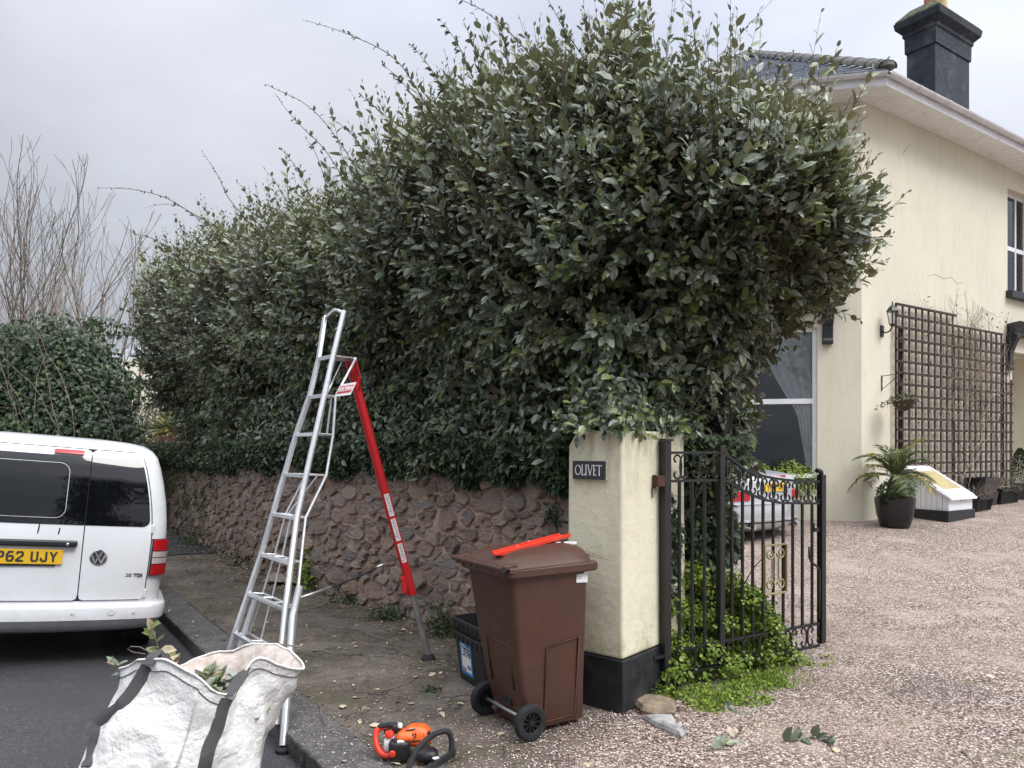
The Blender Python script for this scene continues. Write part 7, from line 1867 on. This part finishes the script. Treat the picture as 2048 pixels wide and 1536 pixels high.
blobby('fuel_tank', V((-.685, 4.01, 0)), [(.03, .03, .03, 0, 0), (.09, .032, .032, 0, 0), (.118, .025, .025, 0, 0)], MAT['white'])
# rear handle: red loop with black grip
hl = [(-.655, 4.06, .150), (-.70, 4.07, .150), (-.745, 4.07, .140), (-.762, 4.06, .125), (-.765, 4.04, .095), (-.752, 4.02, .06), (-.73, 4.00, .035), (-.70, 3.985, .025), (-.665, 3.975, .03)]
mb = MB(); Pth = []
HQp = [V(p) for p in hl]; HQp = [HQp[0]*2-HQp[1]]+HQp+[HQp[-1]*2-HQp[-2]]
for i in range(1, len(HQp)-2):
    for k in range(4): Pth.append(cr_(HQp[i-1], HQp[i], HQp[i+1], HQp[i+2], k/4))
mb.tube(Pth, [.014+.003*abs(math.sin(i*.2)) for i in range(len(Pth))], 12); rh = mb.build('rear_handle', RP, ht, smooth=True)
mb = MB(); mb.tube([p+V((0, -.001, .004)) for p in Pth[:11]], [.0165]*9+[.015, .010], 12); mb.build('rubber_grip', MAT['rubber'], rh, smooth=True)
mb = MB(); mb.box(V((-.705, 4.052, .128)), (.035, .010, .030)); mb.build('throttle_trigger', BP, rh, bevel=.004)
blobby('carburettor_cover', V((-.655, 4.045, 0)), [(.115, .022, .02, 0, 0), (.15, .026, .022, 0, 0), (.172, .018, .016, 0, 0)], BP)
mb = MB(); mb.lathe([(.012, 0), (.013, .016), (.009, .022), (0, .023)], V((-.632, 4.03, .158)), 14); mb.build('primer_bulb', MAT['white'], ht, auto=50)
# front handle
fh = [(-.555, 3.80, .03), (-.545, 3.84, .060), (-.520, 3.88, .100), (-.480, 3.92, .132), (-.430, 3.95, .155), (-.385, 3.965, .162), (-.362, 3.968, .148), (-.352, 3.965, .11), (-.352, 3.955, .07), (-.36, 3.94, .03)]
FQ = [V(p) for p in fh]; FQ = [FQ[0]*2-FQ[1]]+FQ+[FQ[-1]*2-FQ[-2]]; Pth = []
for i in range(1, len(FQ)-2):
    for k in range(4): Pth.append(cr_(FQ[i-1], FQ[i], FQ[i+1], FQ[i+2], k/4))
mb = MB(); mb.tube(Pth, .015, 12); mb.build('front_handle', MAT['rubber'], ht, smooth=True)
mb = MB(); mb.loft([[V((-.47, 3.78, .02)), V((-.34, 3.965, .03)), V((-.34, 3.965, .075)), V((-.47, 3.78, .05))], [V((-.455, 3.772, .02)), V((-.328, 3.957, .03)), V((-.328, 3.957, .078)), V((-.455, 3.772, .05))]]); mb.build('hand_guard', BP, ht, bevel=.004)
blobby('gearbox', V((-.48, 3.95, 0)), [(.015, .06, .05, 0, 0), (.05, .065, .055, 0, 0), (.08, .05, .04, 0, 0)], BP)
mb = MB(); bd0, bd1 = V((-.44, 3.90, .02)), V((-.20, 3.42, .02)); dx = (bd1-bd0).normalized(); sx2 = V((dx.y, -dx.x, 0))
mb.bar(bd0, bd1, .03, .006); 
for k in range(15):
    p = bd0.lerp(bd1, (k+.5)/15)
    for s_ in (-1, 1): mb.prism([p+dx*.009+sx2*s_*.015, p-dx*.009+sx2*s_*.015, p-dx*.004+sx2*s_*.034, p+dx*.004+sx2*s_*.034], V((0, 0, 0)), V((0, 0, .005)))
mb.build('cutter_bar', MAT['steel'], ht)
mb = MB(); mb.box(V((-.425, 3.865, .062)), (.03, .022, .004), Matrix.Rotation(.6, 3, 'Z')); mb.build('warning_label', MAT['white'], ht)

ht.location = ht.location+V((.035, -.03, 0))
# ------------------------------------------------------------------ litter and stones on the ground
sprig('green leafy cutting lying on the gravel just below the gate weeds', [gnd(1428, 1400), gnd(1445, 1415)+V((0, 0, .02)), gnd(1462, 1425)+V((0, 0, .02)), gnd(1485, 1432)], 18, .075, tint=(.45, .12), r0=.003, grp=None)
sprig('half brown leafy cutting nearest the bottom edge of the gravel', [gnd(1405, 1512), gnd(1440, 1500)+V((0, 0, .02)), gnd(1468, 1488)+V((0, 0, .03)), gnd(1480, 1462)+V((0, 0, .03))], 17, .082, tint=(.6, .35), r0=.003)
sprig('dark green leafy cutting farthest right on the gravel', [gnd(1560, 1487), gnd(1590, 1487)+V((0, 0, .02)), gnd(1625, 1480)+V((0, 0, .02)), gnd(1660, 1490)+V((0, 0, .01))], 19, .088, tint=(.42, .1), r0=.003)
def rock(label, P_, h, m, name='rock'):
    c = sum(P_, V((0, 0, 0)))/len(P_); r_ = thing(name, label, 'rock', c); mb = MB(); rings = []
    for k, z in ((1.0, -.02), (1.03, h*.45), (.86, h*.85), (.5, h)):
        rings.append([c+(p-c)*k*(1+.08*mn.noise(p*9+V((0, 0, z*9))))+V((0, 0, z+.01*mn.noise(p*12))) for p in P_])
    mb.loft(rings); mb.build('stone_body', m, r_)
def blobpoly(px, py, pts_): return [gnd(px+a, py+b) for a, b in pts_]
MAT['greyrock'] = simple('pale_grey_rock', (.30, .29, .285), .85, var=.35, scale=14, bump=.9, bscale=35)
MAT['tanrock'] = simple('tan_rock', (.23, .18, .125), .9, var=.35, scale=10, bump=.9, bscale=30)
rock('long pale grey stone lying in the gravel near the pillar foot', [gnd(*q) for q in ((1286, 1440), (1312, 1438), (1345, 1440), (1358, 1462), (1372, 1472), (1362, 1480), (1335, 1468), (1302, 1452))], .045, MAT['greyrock'])
rock('rough tan stone block at the pillar foot under the gate hinge', [gnd(*q) for q in ((1264, 1412), (1280, 1400), (1320, 1402), (1350, 1412), (1350, 1432), (1310, 1436), (1284, 1430))], .06, MAT['tanrock'])
# fallen leaves: mass plus the ones that stand out
n = 1300; y = 3.2+rng.random(n)**1.3*10; x = rng.uniform(-1, 1, n)*2.2-(y-4.3)*.72+.9
zt = []
ok = []
for i in range(n):
    c_ = (V((x[i], y[i]))-K0).dot(KN)
    dwall = min((V((x[i], y[i]))-q).length for q in pts[::8]); p_ = rnd.random()
    ok.append(c_ < -.03 and dwall > .15 and x[i] < drive_left(y[i])+.6 and not (x[i] > -.2 and y[i] > 5.3) and (p_ < .55 or dwall < .7)); zt.append(.008)
ok = np.array(ok)
Pq = np.stack((x, y, np.array(zt)), 1)[ok]; m_ = len(Pq)
fl = leafobj('leaf_litter', MAT['deadleaf'], None, Pq, rdir(m_)*np.array((1, 1, .15)), unit(rdir(m_)*.35+np.array((0, 0, 1.))), rng.uniform(.02, .055, m_), rng.beta(2, 1.6, m_)*.95)
n = 900; Pq = np.empty((n, 3))
for i in range(n): p, nv_, _ = wpt(rnd.random()**1.0*(WL-6), 0, abs(rnd.gauss(0, .22))+.05); Pq[i] = (p.x, p.y, .006+rnd.random()*.012)
Pq = Pq[(Pq[:, 1] > 5.6)]; n = len(Pq)
leafobj('wall_foot_litter', MAT['deadleaf'], None, Pq, rdir(n)*np.array((1, 1, .3)), unit(rdir(n)*.5+np.array((0, 0, 1.))), rng.uniform(.02, .05, n), rng.beta(1.2, 3, n))
SL_ = [(686, 1420, 'curled cream leaf beside the kerb right of the ladder foot'), (705, 1398, 'brown tipped leaf lying on the paving left of the trimmer'), (832, 1358, 'long buff leaf in front of the red ladder foot'), (870, 1348, 'crumpled leaf between the red ladder foot and the black boxes'), (762, 1456, 'pale leaf lying just behind the trimmer handle'), (880, 1427, 'white curled leaf on the paving left of the bin wheel'), (912, 1410, 'cream leaf close to the far wheel of the bin'), (905, 1514, 'yellow green leaf beside the front handle of the trimmer'), (1528, 1325, 'large cream leaf in the weeds under the gate'), (1446, 1365, 'cream leaf in the weeds in front of the middle gate post'), (1485, 1354, 'tan leaf in the weeds in front of the gate'), (1520, 1452, 'small cream leaf alone on the gravel between the cuttings'), (1672, 1510, 'pale yellow leaf near the bottom of the gravel'), (1398, 1415, 'tan leaf on the gravel next to the tan stone block'), (1990, 1365, 'tiny bright cream leaf on the far right of the gravel')]
for px, py, lb_ in SL_:
    p = gnd(px, py)+V((0, 0, .012 if px < 1500 or py > 1400 else .035)); th_ = thing('fallen_leaf', lb_, 'leaf', p)
    leafobj('blade', MAT['deadleaf'], th_, np.array(p)[None], rdir(1)*np.array((1, 1, .2)), np.array([(rnd.gauss(0, .25), rnd.gauss(-.3, .2), 1.)]), np.array([rnd.uniform(.055, .08)]), np.array([.99 if 'yellow green' in lb_ else rnd.uniform(.6, .88)]), stuff=False)
# twigs on the paving
def twig(label, P_, r0, br=.25):
    t_ = thing('fallen_twig', label, 'twig', P_[0]); mb = MB()
    for a, b in zip(P_, P_[1:]):
        pass
    Q = [P_[0]*2-P_[1]]+P_+[P_[-1]*2-P_[-2]]; out = []
    for i in range(1, len(Q)-2):
        for k in range(4): out.append(cr_(Q[i-1], Q[i], Q[i+1], Q[i+2], k/4)+V((rnd.gauss(0, .004), rnd.gauss(0, .004), abs(rnd.gauss(0, .004)))))
    out.append(Q[-2]); n = len(out); mb.tube(out, [r0*(1-.7*i/(n-1)) for i in range(n)], 5)
    for i in range(2, n-1):
        if rnd.random() < br: d = (out[i+1]-out[i]).normalized(); s_ = V((-d.y, d.x, .15))*rnd.choice((-1, 1)); mb.tube([out[i], out[i]+(d+s_*.7)*.06, out[i]+(d*1.1+s_)*.12], [r0*.5, r0*.35, r0*.2], 4)
    mb.build('stem', MAT['twig'], t_)
z_ = V((0, 0, .012))
twig('long forked twig lying across the paving between ladder and red leg', [gnd(600, 1285)+z_, gnd(650, 1272)+z_*2, gnd(700, 1258)+z_, gnd(735, 1272)+z_*2, gnd(800, 1290)+z_], .006, .5)
twig('thin pale twig crossing in front of the red ladder leg', [gnd(690, 1260)+z_, gnd(720, 1290)+z_*2, gnd(790, 1300)+z_, gnd(850, 1332)+z_], .004)
twig('thin twig lying near the wall foot behind the ladder', [gnd(560, 1215)+z_, gnd(620, 1225)+z_, gnd(680, 1222)+z_, gnd(720, 1210)+z_], .004, .4)
twig('bundle of dark twigs beside the black recycling boxes', [gnd(850, 1345)+z_, gnd(890, 1340)+z_*2, gnd(925, 1330)+z_*2], .006, .7)
twig('stiff straight twig sticking out of the white bag across the ladder', [at(562, 1290, 3.95), at(600, 1296, 4.0), at(650, 1304, 4.1)], .005, 0)
twig('short dark stick on the paving right of the kerb', [gnd(650, 1455)+z_, gnd(640, 1420)+z_, gnd(628, 1400)+z_], .004, .2)
twig('crooked twig on the paving in front of the ladder steps', [gnd(470, 1160)+z_, gnd(500, 1165)+z_, gnd(540, 1158)+z_], .006, .3)
twig('dry brown stick lying at the bottom right of the gravel', [gnd(1925, 1505)+z_, gnd(1940, 1522)+z_], .008, 0)
n = 260; mb = MB()
for k in range(n):
    p, nv_, d_ = wpt(rnd.random()*8, 0, abs(rnd.gauss(.2, .35))+.05); p.z = .01
    if p.y < 5.6: continue
    a = rnd.uniform(0, PI); l = rnd.uniform(.03, .14); mb.tube([p, p+V((math.cos(a)*l*.5, math.sin(a)*l*.5, .006)), p+V((math.cos(a+.3)*l, math.sin(a+.3)*l, 0))], [.0025, .002, .001], 3)
mb.build('twig_litter', MAT['twig'])['kind'] = 'stuff'

# ------------------------------------------------------------------ far left: ivy mass, bare trees, far house, undergrowth
ivm = thing('ivy_thicket', 'large dark ivy covered thicket behind the white van', 'ivy', (-9.4, 14.8, 0))
parts = []
for (px, py, Y, rx, rz) in ((40, 775, 14.3, 1.15, 1.05), (130, 770, 14.2, .85, 1.0), (120, 700, 14.3, .5, .65), (205, 800, 14.4, .56, .80), (180, 720, 14.5, .45, .45), (60, 690, 14.4, .4, .5), (-10, 700, 14.5, .5, .55), (-60, 760, 14.2, 1.3, 1.2), (90, 860, 14.0, 1.5, 1.2), (190, 890, 14.0, .75, 1.2), (30, 900, 14.0, 1.5, 1.3), (236, 760, 14.6, .26, .35), (228, 655, 14.6, .28, .16), (150, 655, 14.6, .3, .25), (-160, 800, 14.2, 1.3, 1.5)):
    c = at(px, py, Y); parts.append(blob_leaves(c, (rx, 1.0, rz), int(3600*rx*rz), .085, outw=.5, shell=.42, zmin=-.1))
a = cat(*parts); a[1] = unit(a[1]*.6+np.array((0, -.1, -.6))); a[2] = unit(a[2]+np.array((0, -.5, .2)))
leafobj('foliage', MAT['ivydark'], ivm, *a, 'ivy')
for (px, py, Y, rx, rz) in ((60, 800, 15.0, 1.3, 1.2), (170, 830, 15.0, .7, 1.0), (-100, 800, 15, 1.4, 1.3), (60, 920, 14.8, 1.6, 1.3)):
    c = at(px, py, Y); mb = MB(); mb.lathe([(.05, -rz), (rx*.7, -rz*.75), (rx, 0), (rx*.7, rz*.65), (.05, rz*.85)], c, 12); mb.build('shade_core', MAT['shade'], ivm, smooth=True)  # dark bodies painted for the shade inside the ivy
for k in range(8):
    mb = MB(); wander(at(rnd.uniform(0, 240), 880, 13.1), V((rnd.gauss(0, .2), -.1, 1)).normalized(), 9,   .28, .008, .003, .14, .03, mb, 1, .3); mb.build('climbing_stem', MAT['twig_pale'], ivm)
# bare coppice trees
def bare_tree(label, px, Y, ztop, seed, nst, spread, r0=.05, mat='twig', lean=0):
    rs = random.Random(seed); X = (px-1024)/FPX*Y; t_ = thing('bare_tree', label, 'tree', (X, Y, .2), group='bare trees behind the ivy thicket'); mb = MB(); br = MB()
    z0 = 3.0; P_ = [V((X, Y, .2))]; d = V((lean, 0, 1))
    for k in range(5): P_.append(P_[-1]+V((lean*.3+rs.gauss(0, .05), rs.gauss(0, .05), .62)))
    mb.tube(P_, [r0*1.5-r0*.15*k for k in range(6)], 8); mb.build('trunk', MAT['bark'], t_)
    def grow(p, d, L_, r, depth):
        n = max(3, int(L_/.28)); Q = [p]; D_ = []
        for k in range(n):
            d = (d+V((rs.gauss(0, .12), rs.gauss(0, .12), .09+rs.gauss(0, .04)))).normalized(); Q.append(Q[-1]+d*L_/n); D_.append(d)
        br.tube(Q, [max(.0038, .8*r*(1-.75*k/n)) for k in range(n+1)], 5 if depth > 1 else 4)
        if depth > 0:
            for k in range(1, n):
                if rs.random() < .42:
                    a = rs.uniform(0, 2*PI); s_ = V((math.cos(a), math.sin(a)*.6, .35)); grow(Q[k], (D_[k]*.8+s_*rs.uniform(.35, .7)).normalized(), L_*(1-k/n)*rs.uniform(.55, .95)+.15, max(.005, r*(1-.75*k/n)*.6), depth-1)
    for k in range(nst):
        a = 2*PI*k/nst+rs.uniform(-.4, .4); st_ = P_[2+k % 4]; s_ = V((math.cos(a)*spread, math.sin(a)*spread*.5, 1)).normalized(); grow(st_, s_, (ztop-st_.z)*rs.uniform(.7, 1.0)*1.05, r0*rs.uniform(.45, .65), 2)
    br.build('branches', MAT[mat], t_)['kind'] = 'stuff'
bare_tree('tallest bare tree left of the ivy with upright whippy shoots', 45, 15.5, 8.3, 3, 4, .35)
bare_tree('bare many stemmed tree rising above the middle of the ivy thicket', 118, 15.8, 8.1, 5, 5, .5)
bare_tree('slender bare tree with curved shoots nearest the hedge', 180, 15.2, 6.9, 8, 5, .75, lean=.12)
bare_tree('bare tree at the far left edge of the picture', -60, 16.5, 8.8, 11, 6, .5)
bare_tree('pale finely branched bare tree farther back on the left', 25, 24, 9.0, 13, 10, .9, .05, 'twig_pale')
bare_tree('distant pale bare tree behind the slender curved one', 110, 28, 8.6, 17, 9, .9, .05, 'twig_pale')
# far pale house
fhh = thing('distant_house', 'pale distant house with grey tiled roof glimpsed between thicket and hedge', 'house', (-13.5, 27, 0))
mb = MB(); A, B = at(215, 900, 25), at(420, 900, 30); A.z = B.z = 0; zt_ = 4.55
mb.quad(V((A.x, A.y, 0)), V((B.x, B.y, 0)), V((B.x, B.y, zt_+.9)), V((A.x, A.y, zt_))); dB = V((2, 8, 0)); mb.quad(V((A.x, A.y, 0)), V((A.x-3, A.y+8, 0)), V((A.x-3, A.y+8, zt_)), V((A.x, A.y, zt_))); mb.build('wall', MAT['render'], fhh, fixn=False)
def tl(p, z): return V((p.x, p.y, z))
e0, e1 = tl(A, zt_-.05)+V((-.5, -.4, 0)), tl(B, zt_+.6)+V((.3, -.4, 0)); r0_, r1_ = tl(A, 6.0)+V((.9, 4, 0)), tl(B, 7.0)+V((1, 4, 0))
for k in range(14):
    u0, u1 = k/14, (k+1)/14; mb = MB(); up0 = V((0, 0, .05)); mb.loft([[e0.lerp(r0_, u0), e1.lerp(r1_, u0), e1.lerp(r1_, u0)+up0, e0.lerp(r0_, u0)+up0], [e0.lerp(r0_, u1), e1.lerp(r1_, u1), e1.lerp(r1_, u1)+up0*.3, e0.lerp(r0_, u1)+up0*.3]]); mb.build('tile_course', MAT['slate'], fhh)
# undergrowth beyond the wall end
ug = thing('undergrowth', 'olive green undergrowth beyond the far end of the stone wall', 'undergrowth', (-8, 18.5, 0)); ug['kind'] = 'stuff'
parts = []
for (px, py, Y, rx, rz) in ((275, 860, 18, .8, .8), (320, 840, 19, .9, .8), (365, 850, 18, .7, .9), (300, 905, 17.5, .9, .7), (250, 900, 18.5, .8, .9), (400, 880, 17, .6, .7), (335, 800, 21, .9, .6), (380, 930, 15.6, .35, .22), (350, 930, 16.0, .3, .2)):
    parts.append(blob_leaves(at(px, py, Y), (rx, .6, rz), int(1100*rx*rz)+100, .09, shell=.9))
leafobj('foliage', MAT['olive'], ug, *cat(*parts))
mb = MB()
for k in range(60): wander(at(rnd.uniform(240, 400), rnd.uniform(880, 930), rnd.uniform(17, 20)), V((rnd.gauss(0, .5), 0, 1)).normalized(), 7, .22, .009, .003, .2, 0, mb, 1, .3)
mb.build('stems', MAT['twig'], ug)
bb = thing('dead_brushwood', 'heap of reddish brown dead stems on top of the far end of the wall', 'brushwood', at(360, 900, 16)); mb = MB()
for k in range(420):
    a = rnd.uniform(0, PI); c = at(rnd.gauss(358, 22), rnd.gauss(898, 10), rnd.uniform(15.4, 16.2)); d = V((math.cos(a)*.9, rnd.gauss(0, .3), abs(math.sin(a))*.55-.1)).normalized(); wander(c, d, 4, .09, .006, .003, .25, 0, mb, 0, 0, 3)
MAT['russet'] = simple('russet_stem', (.17, .085, .055), .9, var=.3, bump=0); mb.build('stems', MAT['russet'], bb)['kind'] = 'stuff'
yp_ = thing('spiky_palm', 'spiky yellow green garden palm beyond the far end of the wall', 'palm', at(345, 860, 18)); mb = MB(); c = at(345, 862, 17.2); mb.tube([V((c.x, c.y, .8)), c], .08, 8); mb.build('trunk', MAT['bark'], yp_)
n = 130; d = rdir(n); d[:, 2] = d[:, 2]*.7+.3; leafobj('leaves', MAT['frond'], yp_, np.repeat(np.array(c)[None], n, 0), unit(d), unit(rdir(n)+np.array((0, 0, 1.))), rng.uniform(.45, .72, n), rng.uniform(.5, .85, n), 'blade')
# fence rail glimpsed beyond the van roof
fr4 = thing('low_fence', 'weathered low wooden fence rail just visible over the van roof', 'fence', at(285, 905, 17.0)); mb = MB(); a, b = at(240, 900, 16.6), at(318, 902, 17.2); mb.bar(a, b, .04, .09); mb.build('rail', MAT['twig_pale'], fr4)
for u in (.1, .9): mb = MB(); p = a.lerp(b, u); mb.box(V((p.x, p.y+.05, (p.z-.1)/2)), (.08, .08, p.z+.2)); mb.build('post', MAT['twig_pale'], fr4)
# tall evergreen on the near side of the lane, mirrored in the van's right rear window
te = thing('evergreen_tree', 'tall dark evergreen tree mirrored in the right rear window of the white van', 'tree', (6.6, -6.6, 0))
parts = []
for k in range(13): parts.append(blob_leaves((6.6+rnd.uniform(-1.9, 1.9), -6.6+rnd.uniform(-1, 1), 1.6+k*.68), (1.9, 1.6, 1.3), 1100, .24, shell=.9))
leafobj('crown', MAT['ivy'], te, *cat(*parts))
mb = MB(); mb.tube([V((6.6, -6.6, -.2)), V((6.65, -6.6, 3)), V((6.6, -6.6, 8.5))], [.22, .18, .05], 8); mb.build('trunk', MAT['bark'], te)
bpy.context.view_layer.update()
